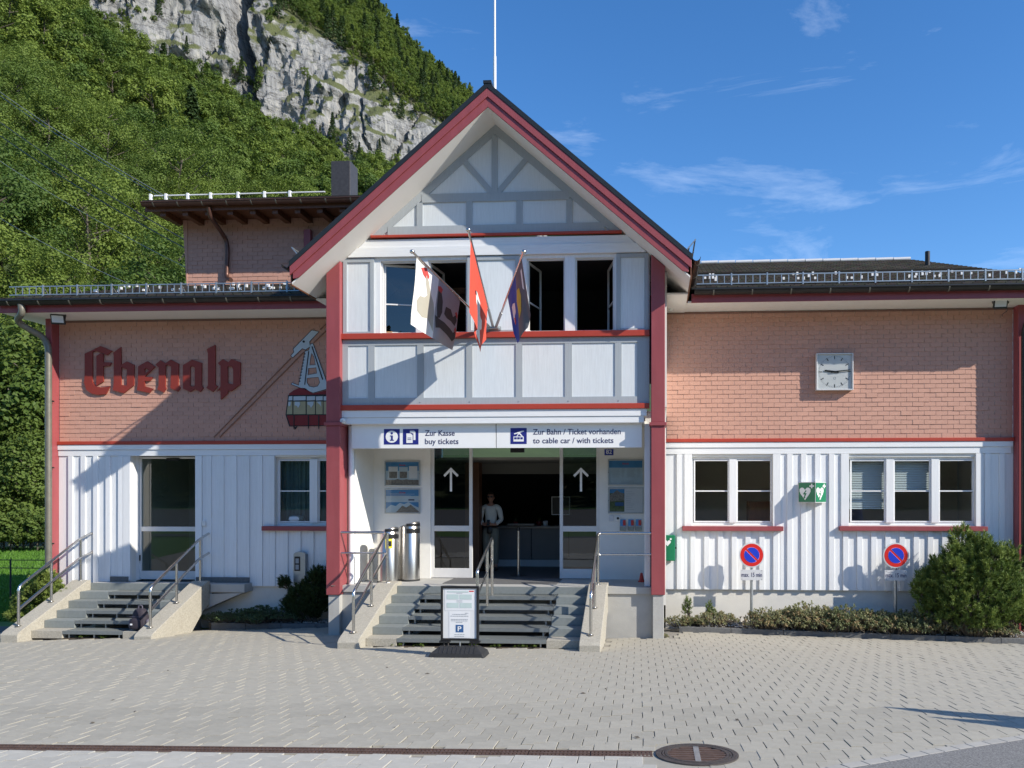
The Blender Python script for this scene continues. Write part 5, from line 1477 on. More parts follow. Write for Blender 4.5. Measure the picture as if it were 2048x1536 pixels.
# ================================================================== SIGNS AND THINGS ON THE WALLS
# ---- gothic lettering
def cp(poly, ox, oy, k, Y):
    out = []
    for (u, v) in poly:
        p = P(ox + u / k, oy + v / k, Y); out.append((p.x, p.z))
    return out
LET = {
 'E': ([(112, 218), (200, 178), (298, 128), (432, 186), (372, 236), (298, 204), (238, 186), (204, 196), (204, 480), (197, 520), (205, 560), (240, 600), (300, 612), (405, 602), (360, 692), (260, 700), (190, 685), (130, 640), (105, 560), (112, 470)], [],
       [(250, 244), (300, 210), (330, 224), (330, 318), (428, 322), (402, 362), (330, 368), (330, 545), (247, 592), (250, 470)]),
 'b': ([(445, 208), (535, 140), (538, 348), (605, 308), (690, 350), (685, 590), (568, 682), (440, 645), (452, 560), (452, 240)], [[(540, 378), (605, 402), (605, 592), (537, 582)]], None),
 'e': ([(738, 365), (845, 305), (937, 372), (832, 468), (816, 488), (905, 492), (878, 536), (812, 540), (815, 600), (915, 628), (868, 678), (722, 645), (735, 560)], [[(812, 402), (833, 385), (862, 420), (818, 448)]], None),
 'n': ([(940, 345), (1000, 295), (1058, 330), (1120, 287), (1212, 335), (1205, 585), (1232, 618), (1200, 662), (1115, 620), (1125, 372), (1082, 348), (1060, 352), (1055, 600), (1065, 625), (1035, 672), (962, 635), (978, 590), (978, 378)], [], None),
 'a': ([(1262, 352), (1370, 287), (1482, 325), (1480, 585), (1500, 618), (1465, 665), (1400, 632), (1345, 665), (1262, 625)], [[(1345, 378), (1360, 362), (1400, 380), (1400, 595), (1370, 605), (1345, 590)]], None),
 'l': ([(1540, 165), (1640, 115), (1640, 580), (1668, 600), (1610, 665), (1535, 618), (1555, 590), (1555, 215)], [], None),
 'p': ([(1670, 328), (1730, 282), (1790, 318), (1830, 282), (1935, 318), (1932, 580), (1830, 655), (1790, 650), (1785, 685), (1705, 755), (1700, 625), (1655, 660), (1702, 600), (1702, 360)], [[(1785, 368), (1830, 365), (1850, 400), (1850, 575), (1788, 565)]], None)}
yl = YW - .05
c = P(325, 790, yl)
ls = thing('wall_lettering', 'large dark red gothic letters spelling Ebenalp on the left wing', 'lettering', (c.x, yl, c.z))
for k, (o_, h_, extra) in LET.items():
    mb = MB().prism(cp(o_, 150, 670, 5.851, yl), yl, yl + .03, [cp(h, 150, 670, 5.851, yl) for h in h_])
    if extra: mb.prism(cp(extra, 150, 670, 5.851, yl), yl - .001, yl + .03)
    mb.build('letter', 'letter_red', ls, recalc=True)

# ---- cable car picture
ya = YW - .02
c = P(625, 852, ya)
ca = thing('cable_car_picture', 'painted cut-out of a red cable car on its white hanger beside the lettering', 'wall art', (c.x, ya, c.z))
def art(poly, layer, m, name, holes=()):
    Y = ya - .008 * layer
    return MB().prism(cp(poly, 540, 640, 6.4, Y), Y, Y + .0075 if layer else Y + .006, [cp(h, 540, 640, 6.4, Y) for h in holes]).build(name, m, ca, recalc=True)
def grow(poly, d):
    cx_ = sum(p[0] for p in poly) / len(poly); cy_ = sum(p[1] for p in poly) / len(poly); out = []
    n = len(poly)
    area = sum(poly[i][0] * poly[(i + 1) % n][1] - poly[(i + 1) % n][0] * poly[i][1] for i in range(n))
    sg = 1 if area > 0 else -1
    for i in range(n):
        a, b, c_ = Vector(poly[i - 1]), Vector(poly[i]), Vector(poly[(i + 1) % n])
        e1 = (b - a).normalized(); e2 = (c_ - b).normalized()
        n1 = Vector((e1.y, -e1.x)) * sg; n2 = Vector((e2.y, -e2.x)) * sg
        m_ = (n1 + n2); 
        if m_.length < .3: m_ = n1
        m_.normalize(); out.append((b.x + m_.x * d, b.y + m_.y * d))
    return out
XR = 790
body = [(238, 968), (XR, 955), (XR, 1350), (250, 1356), (207, 1212)]
art(grow(body, 9), 0, 'art_black', 'outline')
art([(245, 940), (300, 902), (375, 868), (450, 872), (550, 945), (XR, 880), (XR, 948), (240, 962)], 1, 'car_red', 'cabin_roof')
art([(215, 1222), (XR, 1215), (XR, 1346), (258, 1350)], 1, 'car_red', 'cabin_body')
wx = [(238, 286), (300, 456), (470, 576), (588, 674), (686, XR)]
for i, (a, b) in enumerate(wx):
    art([(a if i else 242, 978), (b, 974), (b, 1026), (a if i else 236, 1030)], 1, 'art_white', 'cabin_window')
    art([(a if i else 234, 1044), (b, 1042), (b, 1204), (a if i else 212, 1206)], 1, 'art_beige', 'cabin_window')
for poly in ([(238, 1046), (270, 1046), (262, 1090), (240, 1105), (232, 1085)], [(318, 1046), (380, 1046), (385, 1080), (360, 1125), (345, 1100), (315, 1090)], [(478, 1046), (560, 1044), (552, 1085), (525, 1125), (510, 1095), (480, 1080)], [(596, 1044), (650, 1044), (655, 1110), (640, 1085), (612, 1062)]):
    art(poly, 2, 'art_white', 'window_light')
for x in (306, 490, 622): art([(x - 6, 1222), (x + 6, 1222), (x + 6, 1372), (x - 2, 1400), (x - 6, 1372)], 2, 'art_black', 'cabin_strut')
art([(312, 1372), (350, 1362), (330, 1395), (314, 1404)], 0, 'art_black', 'bumper')
hang = [(300, 372), (535, 132), (622, 150), (500, 278), (512, 338), (452, 378), (412, 362), (290, 478), (268, 458), (308, 412)]
art(grow(hang, 9), 0, 'art_black', 'outline'); art(hang, 1, 'art_white', 'carriage')
art([(430 + 15 * cos(a), 276 + 15 * sin(a)) for a in [2 * pi * k / 12 for k in range(12)]], 2, 'art_black', 'carriage_bolt')
arm = [(452, 400), (500, 388), (520, 310), (548, 302), (XR - 70, 790), (XR - 62, 880), (552, 930), (275, 822), (282, 806), (368, 838)]
holes = [[(532, 420), (566, 470), (584, 574), (505, 580), (512, 500)], [(490, 618), (592, 606), (600, 684), (482, 706)], [(470, 742), (620, 730), (640, 800), (610, 850), (560, 862), (500, 850), (470, 800)]]
art(grow(arm, 9), 0, 'art_black', 'outline', [grow(h, -6) for h in holes]); art(arm, 1, 'art_white', 'hanger_arm', holes)
art([(438, 460), (456, 410), (398, 836), (372, 830)][::1], 2, 'art_black', 'ladder_edge') if False else None
for k in range(10):
    t = k / 10; x = 446 - 74 * t; y = 430 + 390 * t
    art([(x - 13, y), (x + 9, y - 2), (x + 7, y + 8), (x - 15, y + 10)], 2, 'art_black', 'ladder_rung')
art([(530, 340), (542, 335), (680, 760), (668, 765)], 2, 'art_black', 'arm_groove'); art([(488, 400), (500, 398), (448, 830), (438, 825)], 2, 'art_black', 'arm_groove')
for (a, b) in (((640, 124), (716, 52)), ((268, 488), (-718, 1500)), ((560, 290), (716, 140)), ((432, 412), (-645, 1500))):
    pa, pb = P(540 + a[0] / 6.4, 640 + a[1] / 6.4, ya - .012), P(540 + b[0] / 6.4, 640 + b[1] / 6.4, ya - .012)
    MB().tube([pa, pb], .011, 6).build('cable_rod', 'art_brown', ca)

# ---- entrance sign band
ysg = .07
x0, x1, z0, z1 = PXx(703, ysg), PXx(1284, ysg), PZ(990, 896, ysg), PZ(990, 846, ysg)
sg_ = thing('entrance_sign', 'long white sign above the entrance with blue pictograms and ticket directions', 'sign', ((x0 + x1) / 2, ysg, z0))
bx('panel', 'sign_white', sg_, x0, PXx(991.4, ysg), ysg, ysg + .05, z0, z1, bevel=.003); bx('panel', 'sign_white', sg_, PXx(992.8, ysg), x1, ysg, ysg + .05, z0, z1, bevel=.003)
bx('panel_gap', 'black_plastic', sg_, PXx(991.4, ysg) + .001, PXx(992.8, ysg) - .001, ysg + .006, ysg + .04, z0 + .01, z1)
def sq(px0, px1, py0, py1, m='sign_blue', d=.003, name='pictogram'):
    a = rect(px0, px1, py0, py1, ysg); return bx(name, m, sg_, a[0], a[1], ysg - d, ysg - .0005, a[2], a[3])
sq(768, 799.5, 858, 889); sq(806, 837, 858, 889); sq(1021, 1053.5, 856, 888)
def picto(poly, m='sign_white', d=.006, name='symbol', holes=()):
    return MB().prism([(P(a, b, ysg).x, P(a, b, ysg).z) for a, b in poly], ysg - d, ysg - d + .0025, [[(P(a, b, ysg).x, P(a, b, ysg).z) for a, b in h] for h in holes]).build(name, m, sg_, recalc=True)
picto([(783.7 + 12.2 * cos(a), 873.5 + 12.2 * sin(a)) for a in [2 * pi * k / 24 for k in range(24)]])
picto([(783.9 + 2.3 * cos(a), 866.7 + 2.3 * sin(a)) for a in [2 * pi * k / 12 for k in range(12)]], 'sign_blue', .009)
picto([(780.5, 871), (786, 871), (786, 879.5), (788, 879.5), (788, 881.5), (780.3, 881.5), (780.3, 879.5), (782.3, 879.5), (782.3, 873), (780.5, 873)], 'sign_blue', .009)
picto([(820, 861.5), (828.5, 861.5), (831, 864), (831, 880), (827, 880), (827, 867), (822, 865.5), (820, 865.5)])
picto([(813, 867), (821.5, 867), (825.5, 870.5), (825.5, 886), (813, 886)], d=.0085)
for yy in (876, 879): picto([(815.5, yy - .5), (823, yy - .5), (823, yy + .5), (815.5, yy + .5)], 'sign_blue', .0115)
picto([(1028, 867), (1044, 861.5), (1048, 861.5), (1048, 863), (1040, 865.5), (1046, 873), (1047.5, 873), (1047.5, 883), (1027, 883), (1027, 873), (1033, 873), (1036.5, 866.8), (1028.5, 869)], holes=[[(1038, 868), (1043.5, 873), (1034.5, 873)]])
for a in (1028.7, 1034.8, 1041): picto([(a, 874.5), (a + 4.8, 874.5), (a + 4.8, 878.5), (a, 878.5)], 'sign_blue', .009)
def stext(s, px0, px1, base, cap):
    a, b = P(px0, base, ysg), P(px1, base, ysg)
    text(s, 'sign_text', sg_, a.x, a.z, ysg - .002, cap / F * (a - CAM).length * .93, width=b.x - a.x)
stext('Zur Kasse', 850, 909.5, 871.5, 12); stext('buy tickets', 850, 917, 888.2, 12)
stext('Zur Bahn / Ticket vorhanden', 1066, 1241.5, 869, 12); stext('to cable car / with tickets', 1066, 1227, 886.5, 12)
sen = thing('corner_sensor', 'small white round sensor on the cornice by the left red post', 'sensor', tuple(P(687, 842, -.06)))
p = P(687, 842, -.06); MB().lathe([(.012, .0), (.05, -.01), (.055, -.05), (.035, -.075)], p, 14, 'Y').build('housing', 'white_plastic', sen, smooth=True)
MB().lathe([(.02, -.076), (.018, -.085)], p, 12, 'Y').build('lens', 'plate_grey', sen)

# ---- house number
a = rect(1209, 1227, 898.5, 910.5, YD)
hn = thing('house_number', 'small blue enamel plate with white number 82 beside the door', 'number plate', (a[0], YD, a[2]))
bx('plate', 'number_blue', hn, a[0], a[1], YD - .012, YD - .001, a[2], a[3], bevel=.003)
text('82', 'sign_white', hn, (a[0] + a[1]) / 2, a[2] + .028, YD - .0135, .085, name='digits', align='CENTER', bold=0.0)

# ---- notice frames in the porch
def notice(px0, px1, py0, py1, lab, kind):
    a = rect(px0, px1, py0, py1, YD); x0, x1, z0, z1 = a; W, H = x1 - x0, z1 - z0
    t = thing('notice_frame', lab, 'notice board', ((x0 + x1) / 2, YD, z0), 'notice frames beside the doors')
    f = MB(); q = .022; f.box(x0, x1, YD - .035, YD - .001, z0, z0 + q).box(x0, x1, YD - .035, YD - .001, z1 - q, z1).box(x0, x0 + q, YD - .035, YD - .001, z0 + q, z1 - q).box(x1 - q, x1, YD - .035, YD - .001, z0 + q, z1 - q)
    f.build('frame', 'galv', t, bevel=.003)
    def pr(u0, u1, v0, v1, m, d=.008, nm='print'):
        bx(nm, m, t, x0 + q + (W - 2 * q) * u0, x0 + q + (W - 2 * q) * u1, YD - d - .001, YD - d + .001, z0 + q + (H - 2 * q) * v0, z0 + q + (H - 2 * q) * v1)
    r = random.Random(px0 + py0)
    if kind == 'info':
        pr(0, 1, 0, .22, 'print_rock'); pr(0, 1, .22, .62, 'print_pale'); pr(0, 1, .62, 1, 'print_sky')
        pr(.08, .36, .28, .80, 'print_white', .011); pr(.40, .66, .28, .78, 'print_pale', .011); pr(.70, .95, .28, .82, 'print_white', .011)
        pr(.10, .34, .30, .58, 'print_rock', .014); pr(.42, .64, .30, .58, 'print_rock', .014)
        pts = [(0, .22), (.1, .30), (.2, .26), (.35, .34), (.5, .28), (.62, .33), (.8, .27), (1, .30), (1, .2), (0, .2)]
        MB().prism([(x0 + q + (W - 2 * q) * u, z0 + q + (H - 2 * q) * (v - .08)) for u, v in pts], YD - .0125, YD - .0105).build('print', 'print_rock', t, recalc=True)
    elif kind == 'mountain':
        pr(0, 1, .45, .72, 'print_pale'); pr(0, 1, .72, 1, 'print_sky'); pr(0, 1, 0, .45, 'print_sky')
        pts = [(0, .0), (0, .15), (.15, .33), (.3, .28), (.42, .42), (.55, .36), (.68, .45), (.85, .30), (1, .2), (1, 0)]
        MB().prism([(x0 + q + (W - 2 * q) * u, z0 + q + (H - 2 * q) * v) for u, v in pts], YD - .0125, YD - .0105).build('print', 'print_pale', t, recalc=True)
        MB().prism([(x0 + q + (W - 2 * q) * u, z0 + q + (H - 2 * q) * v) for u, v in [(.3, 0), (.5, .3), (.62, .22), (.75, .34), (1, .05), (1, 0)]], YD - .0155, YD - .0135).build('print', 'print_rock', t, recalc=True)
        pr(.68, .86, .52, .58, 'sign_text', .011)
        for k in range(7): pr(.12, .12 + r.uniform(.4, .75), .62 + .035 * k, .628 + .035 * k, 'print_white', .011)
    elif kind == 'prices':
        pr(0, 1, 0, .70, 'print_pale'); pr(0, 1, .70, 1, 'print_sky')
        for k in range(9):
            pr(.07, .07 + r.uniform(.22, .28), .30 + .045 * k, .308 + .045 * k, 'print_grey', .011); pr(.38, .46, .30 + .045 * k, .308 + .045 * k, 'print_grey', .011)
            pr(.54, .54 + r.uniform(.2, .26), .30 + .045 * k, .308 + .045 * k, 'print_grey', .011); pr(.84, .93, .30 + .045 * k, .308 + .045 * k, 'print_grey', .011)
        for k in range(3): pr(.35, .75, .06 + .05 * k, .066 + .05 * k, 'print_grey', .011)
    else:
        pr(0, 1, 0, 1, 'print_white'); pr(.02, .46, .03, .97, 'print_green', .011); pr(.02, .46, .80, .97, 'print_sky', .014)
        pts = [(.02, .72), (.12, .80), (.24, .93), (.32, .84), (.46, .78), (.46, .5), (.02, .45)]
        MB().prism([(x0 + q + (W - 2 * q) * u, z0 + q + (H - 2 * q) * v) for u, v in pts], YD - .018, YD - .016).build('print', 'print_rock', t, recalc=True)
        pr(.18, .44, .27, .42, 'park_blue', .014)
        for k in range(11): pr(.51, .51 + r.uniform(.12, .30), .12 + .075 * k, .128 + .075 * k, 'print_grey', .011)
    if kind != 'park':
        text('Ebenalp', 'traffic_red', t, (x0 + x1) / 2, z0 + q + (H - 2 * q) * .84, YD - .0105, .030, name='title', align='CENTER')
    MB().poly([(x0 + q, YD - .025, z0 + q), (x1 - q, YD - .025, z0 + q), (x1 - q, YD - .025, z1 - q), (x0 + q, YD - .025, z1 - q)]).build('cover_glass', 'glass_clear', t)
    bx('lock', 'black_plastic', t, x1 - .016 if px0 < 1000 else x0 + .006, x1 - .006 if px0 < 1000 else x0 + .016, YD - .04, YD - .0355, (z0 + z1) / 2 - .008, (z0 + z1) / 2 + .008)
notice(770, 840.5, 922, 972, 'upper notice frame by the steel bins with framed photos and a mountain strip', 'info')
notice(770, 840.5, 977, 1027, 'lower notice frame by the steel bins showing blue snowy mountains', 'mountain')
notice(1216, 1287, 919, 970.5, 'upper notice frame under the number plate with a blue price table', 'prices')
notice(1216, 1287, 974.5, 1027, 'lower notice frame with a green mountain photo and white text column', 'park')
# doorbell, camera, leaflet holders
a = rect(1218, 1227.5, 1031, 1042, YD); t = tag(bx('door_bell', 'plate_grey', None, a[0], a[1], YD - .02, YD - .001, a[2], a[3], bevel=.003), 'small square grey key switch under the right notice frames', 'switch')
c = P(1236, 1036.5, YD); t = thing('door_camera', 'small white round-eyed camera next to the grey key switch', 'camera', tuple(c))
bx('housing', 'white_plastic', t, c.x - .047, c.x + .047, YD - .03, YD - .001, c.z - .05, c.z + .05, bevel=.012); MB().lathe([(.026, -.001), (.024, -.012)], (c.x, YD - .03, c.z), 16, 'Y').build('lens', 'black_plastic', t)
for k, (px, lab) in enumerate(((1246, 'leaflet holder next to the round-eyed door camera'), (1262, 'middle leaflet holder of the three on the porch wall'), (1277, 'leaflet holder nearest the right porch column'))):
    a = rect(px - 6.2, px + 6.2, 1038, 1061, YD); t = thing('leaflet_holder', lab, 'leaflet holder', (a[0], YD, a[2]), 'leaflet holders on the porch wall')
    bx('leaflets', 'paper', t, a[0] + .005, a[1] - .005, YD - .03, YD - .002, a[2] + .008, a[3]); bx('leaflet_photo', 'print_sky', t, a[0] + .007, a[1] - .007, YD - .032, YD - .0305, a[2] + .09, a[3] - .004)
    bx('leaflet_photo', 'claw_red', t, (a[0] + a[1]) / 2, a[1] - .007, YD - .034, YD - .0325, a[2] + .10, a[3] - .02)
    mb = MB(); mb.box(a[0], a[1], YD - .045, YD - .040, a[2], a[2] + .085).box(a[0], a[0] + .004, YD - .039, YD - .001, a[2], a[3] - .05).box(a[1] - .004, a[1], YD - .039, YD - .001, a[2], a[3] - .05).box(a[0], a[1], YD - .039, YD - .001, a[2], a[2] + .005); mb.build('tray', 'glass_clear', t)
c = P(1283, 1156, .9); t = thing('warning_cone', 'tiny orange red rubber cone in the porch corner', 'cone', (c.x, .9, FLOOR))
MB().lathe([(.07, 0), (.07, .02), (.05, .025), (.022, .17), (.012, .175)], (c.x, .9, FLOOR), 14).build('cone_body', 'red_rubber', t, smooth=True); MB().lathe([(.037, .09), (.030, .12)], (c.x, .9, FLOOR), 14).build('cone_band', 'red_paint', t)

# ---- litter bins
def bin_(px, py, Y, h, r_, lab):
    c = P(px, py, Y); x, y = c.x, Y; N = 32
    t = thing('litter_bin', lab, 'litter bin', (x, y, FLOOR), 'steel litter bins in the porch')
    mb = MB(); zt = []
    rows = [(.0, .985), (.03, .985), (.031, 1.0)]
    for k in range(N):
        a = 2 * pi * k / N; ca_, sa = cos(a), sin(a)
        top = h - .11 * (.5 - .5 * ca_) ** 1.2 - .02
        zt.append(top)
    for z_, f in rows:
        for k in range(N): a = 2 * pi * k / N; mb.v.append((x + r_ * f * cos(a), y + r_ * f * sin(a), FLOOR + z_))
    for k in range(N): a = 2 * pi * k / N; mb.v.append((x + r_ * cos(a), y + r_ * sin(a), FLOOR + zt[k]))
    for k in range(N): a = 2 * pi * k / N; mb.v.append((x + r_ * .9 * cos(a), y + r_ * .9 * sin(a), FLOOR + zt[k] + .025))
    R = 5
    for q in range(R - 1):
        for k in range(N): j = (k + 1) % N; mb.face([q * N + k, q * N + j, (q + 1) * N + j, (q + 1) * N + k])
    mb.face([(R - 1) * N + k for k in range(N)])
    mb.build('drum', 'brushed', t, smooth=True)
    for z0, z1 in ((h - .085, h - .03), (h - .22, h - .13)):
        s = MB(); n = 8
        for k in range(n + 1):
            a = radians(-88 + 95 * k / n - 0)
            for zz in (z0, z1): s.v.append((x + (r_ + .004) * cos(a), y + (r_ + .004) * sin(a), FLOOR + zz))
        for k in range(n): s.face([2 * k, 2 * k + 2, 2 * k + 3, 2 * k + 1])
        s.build('slot', 'black_plastic', t, smooth=True)
    MB().lathe([(r_ * 1.01, 0), (r_ * 1.01, .035)], (x, y, FLOOR), N).build('base_ring', 'rubber', t)
    return t, x, y
bin_(818.5, 1100, .85, 1.15, .205, 'steel litter bin with black slots standing closest to the glass door')
t, x, y = bin_(776, 1100, .52, 1.06, .195, 'steel litter bin with a yellow sticker behind the handrail')
s = MB()
for k in range(7):
    a = radians(-85 + 40 * k / 6)
    for zz in (.66, .84): s.v.append((x + .199 * cos(a), y + .199 * sin(a), FLOOR + zz))
for k in range(6): s.face([2 * k, 2 * k + 2, 2 * k + 3, 2 * k + 1])
s.build('yellow_sticker', 'yellow', t)
s = MB()
for k in range(5):
    a = radians(-70 + 18 * k / 4)
    for zz in (.70, .80): s.v.append((x + .2012 * cos(a), y + .2012 * sin(a), FLOOR + zz))
for k in range(4): s.face([2 * k, 2 * k + 2, 2 * k + 3, 2 * k + 1])
s.build('sticker_face', 'black_plastic', t)

# ---- station clock
yc = YW - .145; a = rect(1633, 1707, 706, 780, yc); x0, x1, z0, z1 = a
ck = thing('station_clock', 'square white station clock on the salmon shingles showing quarter past nine', 'clock', ((x0 + x1) / 2, YW, z0))
mb = MB(); q = .022; mb.box(x0, x0 + q, yc, YW - .015, z0, z1).box(x1 - q, x1, yc, YW - .015, z0, z1).box(x0 + q, x1 - q, yc, YW - .015, z0, z0 + q).box(x0 + q, x1 - q, yc, YW - .015, z1 - q, z1)
mb.build('case', 'plate_grey', ck, bevel=.004)
yf = yc + .035; bx('dial', 'sign_white', ck, x0 + q, x1 - q, yf, yf + .02, z0 + q, z1 - q)
cxk, czk = (x0 + x1) / 2, (z0 + z1) / 2; RR = (x1 - x0) / 2 * .87
for k in range(60):
    a = 2 * pi * k / 60; big = k % 5 == 0; L_ = RR * (.21 if big else .055); w = .016 if big else .005
    d = Vector((sin(a), 0, cos(a))); n_v = Vector((cos(a), 0, -sin(a)))
    c = Vector((cxk, yf - .002, czk)) + d * (RR - L_ / 2)
    MB().obox(c, d * L_ / 2, Vector((0, .001, 0)), n_v * w / 2).build('hour_mark' if big else 'minute_mark', 'black_plastic', ck)
def hand(angle, L1, L0, w0, w1, y, nm):
    d = Vector((sin(angle), 0, cos(angle))); n_v = Vector((cos(angle), 0, -sin(angle))); o_ = Vector((cxk, 0, czk))
    pts = [o_ - d * L0 - n_v * w0, o_ - d * L0 + n_v * w0, o_ + d * L1 + n_v * w1, o_ + d * L1 - n_v * w1]
    MB().prism([(p.x, p.z) for p in pts], y, y + .005).build(nm, 'black_plastic', ck, recalc=True)
hand(radians(277), RR * .64, RR * .25, .018, .016, yf - .016, 'hour_hand'); hand(radians(84), RR * .96, RR * .25, .014, .009, yf - .026, 'minute_hand')
rg = MB(); 
for k in range(16):
    a = 2 * pi * k / 16; rg.v += [(cxk + .026 * cos(a), yf - .002, czk - RR * .41 + .026 * sin(a)), (cxk + .019 * cos(a), yf - .002, czk - RR * .41 + .019 * sin(a))]
for k in range(16): j = (k + 1) % 16; rg.face([2 * k, 2 * j, 2 * j + 1, 2 * k + 1])
rg.build('maker_mark', 'print_grey', ck)
MB().poly([(x0 + q, yc + .008, z0 + q), (x1 - q, yc + .008, z0 + q), (x1 - q, yc + .008, z1 - q), (x0 + q, yc + .008, z1 - q)]).build('glass', 'glass_clear', ck)

# ---- floodlights under the eaves
def flood(px, py, Y, lab, yaw):
    c = P(px, py, Y); t = thing('floodlight', lab, 'floodlight', tuple(c), 'floodlights under the eaves')
    M = Matrix.Translation(c) @ Matrix.Rotation(yaw, 4, 'Z') @ Matrix.Rotation(radians(20), 4, 'X')
    def T(mb): mb.v = [tuple(M @ Vector(v)) for v in mb.v]; return mb
    T(MB().box(-.13, .13, -.02, .03, -.10, .10)).build('housing', 'black_plastic', t, bevel=.012)
    T(MB().box(-.105, .105, -.0235, -.0205, -.06, .085)).build('lamp_glass', 'plate_grey', t)
    mb = MB()
    for k in range(7): mb.box(-.10 + k * .033 - .004, -.10 + k * .033 + .004, .0305, .06, -.08, .08)
    T(mb).build('cooling_fin', 'black_plastic', t)
    bk = MB().bar(c + Vector((-.15, 0, 0)), c + Vector((-.15, .03, .16)), .03, .006, (1, 0, 0)).bar(c + Vector((.15, 0, 0)), c + Vector((.15, .03, .16)), .03, .006, (1, 0, 0)).box(c.x - .155, c.x + .155, c.y + .01, c.y + .05, c.z + .155, c.z + .162)
    bk.build('bracket', 'black_plastic', t)
    return c
c = flood(116, 639, YE + .22, 'black floodlight under the left eave beside the corner post', radians(20))
c = flood(2001, 607, YE + .25, 'black floodlight under the right eave with a hanging cable loop', radians(-5))
t = tag(MB().tube([(c.x + .12 + .05 * sin(u * 3) , c.y + .1, c.z - .05 - .10 * u) for u in [k / 10 * 1.8 for k in range(11)]], .006, 6).build('light_cable', 'cable_black'), 'thin black cable loop hanging below the right floodlight', 'cable')
c = P(1342, 621, 1.5); t = tag(MB().lathe([(.05, 0), (.055, -.015), (.03, -.05), (.01, -.055)], (c.x, 1.5, ZE - .005), 16).build('ceiling_sensor', 'white_plastic', None, smooth=True), 'small white sensor under the right eave beside the gable', 'sensor')

# ---- AED sign and cabinet
X1_, X2_ = PXx(1597, YW - .05), PXx(1652, YW - .05); zt_, zb_ = PZ(1625, 964.5, YW - .05), PZ(1625, 1005, YW - .05); xm = (X1_ + X2_) / 2; yr = YW - .37
aed = thing('defibrillator_sign', 'green two-faced projecting sign with white hearts and crosses between the windows', 'sign', (xm, YW, zb_))
MB().prism([(X1_, YW - .052), (xm, yr), (X2_, YW - .052)], zb_, zt_, axis='Z').build('sign_body', 'plate_grey', aed, recalc=True)
def on_face(A, B):
    A = Vector(A); B = Vector(B); u = (B - A).normalized(); W_ = (B - A).length; H_ = zt_ - zb_
    nrm = Vector((u.y, -u.x, 0))
    def put(poly, m, d, nm):
        mb = MB(); n = len(poly)
        pts = [A + u * (W_ * p[0]) + Vector((0, 0, H_ * p[1])) for p in poly]
        tr = tessellate_polygon([[Vector((p[0], p[1], 0)) for p in poly]])
        mb.v = [tuple(q_ + nrm * d) for q_ in pts] + [tuple(q_ + nrm * (d - .002)) for q_ in pts]
        for t_ in tr: mb.face([t_[0], t_[1], t_[2]]); mb.face([n + t_[2], n + t_[1], n + t_[0]])
        for i in range(n): j = (i + 1) % n; mb.face([i, j, n + j, n + i])
        mb.build(nm, m, aed, recalc=True)
    put([(0.02, .03), (.98, .03), (.98, .97), (0.02, .97)], 'aed_green', .004, 'green_face')
    heart = [(.40, .12), (.14, .42), (.07, .55), (.08, .66), (.17, .73), (.28, .73), (.37, .66), (.40, .60), (.43, .66), (.52, .73), (.63, .73), (.72, .66), (.73, .55), (.66, .42)]
    put(heart, 'sign_white', .007, 'heart')
    put([(.44, .60), (.28, .40), (.38, .40), (.34, .27), (.31, .28), (.35, .18), (.44, .25), (.40, .26), (.50, .46), (.40, .46), (.50, .58)], 'aed_green', .010, 'lightning')
    put([(.76, .70), (.83, .70), (.83, .77), (.93, .77), (.93, .84), (.83, .84), (.83, .92), (.76, .92), (.76, .84), (.66, .84), (.66, .77), (.76, .77)], 'sign_white', .007, 'cross')
z_keep = zb_
on_face((X1_, YW - .052, zb_), (xm, yr, zb_)); on_face((xm, yr, zb_), (X2_, YW - .052, zb_))
a = rect(1316, 1350, 1070, 1121, YW - .1); cb = thing('defibrillator_cabinet', 'green wall cabinet with a white heart half hidden by the right red post', 'cabinet', ((a[0] + a[1]) / 2, YW, a[2]))
bx('cabinet_box', 'aed_green', cb, a[0], a[1], YW - .20, YW - .047, a[2], a[3], bevel=.01)
hx_, hz_ = PXx(1335, YW - .2), PZ(1335, 1086, YW - .2)
MB().prism([(hx_ + u * .20, hz_ + v * .20) for u, v in [(0, -.32), (-.3, .02), (-.34, .16), (-.22, .28), (-.06, .24), (0, .14), (.06, .24), (.22, .28), (.34, .16), (.3, .02)]], YW - .204, YW - .2015).build('heart', 'sign_white', cb, recalc=True)
bx('cross', 'sign_white', cb, hx_ + .055, hx_ + .075, YW - .204, YW - .2015, hz_ + .06, hz_ + .10); bx('cross', 'sign_white', cb, hx_ + .045, hx_ + .085, YW - .2035, YW - .2012, hz_ + .07, hz_ + .09)
bx('latch', 'black_plastic', cb, a[1] + .001, a[1] + .03, YW - .15, YW - .13, (a[2] + a[3]) / 2 - .015, (a[2] + a[3]) / 2 + .015)

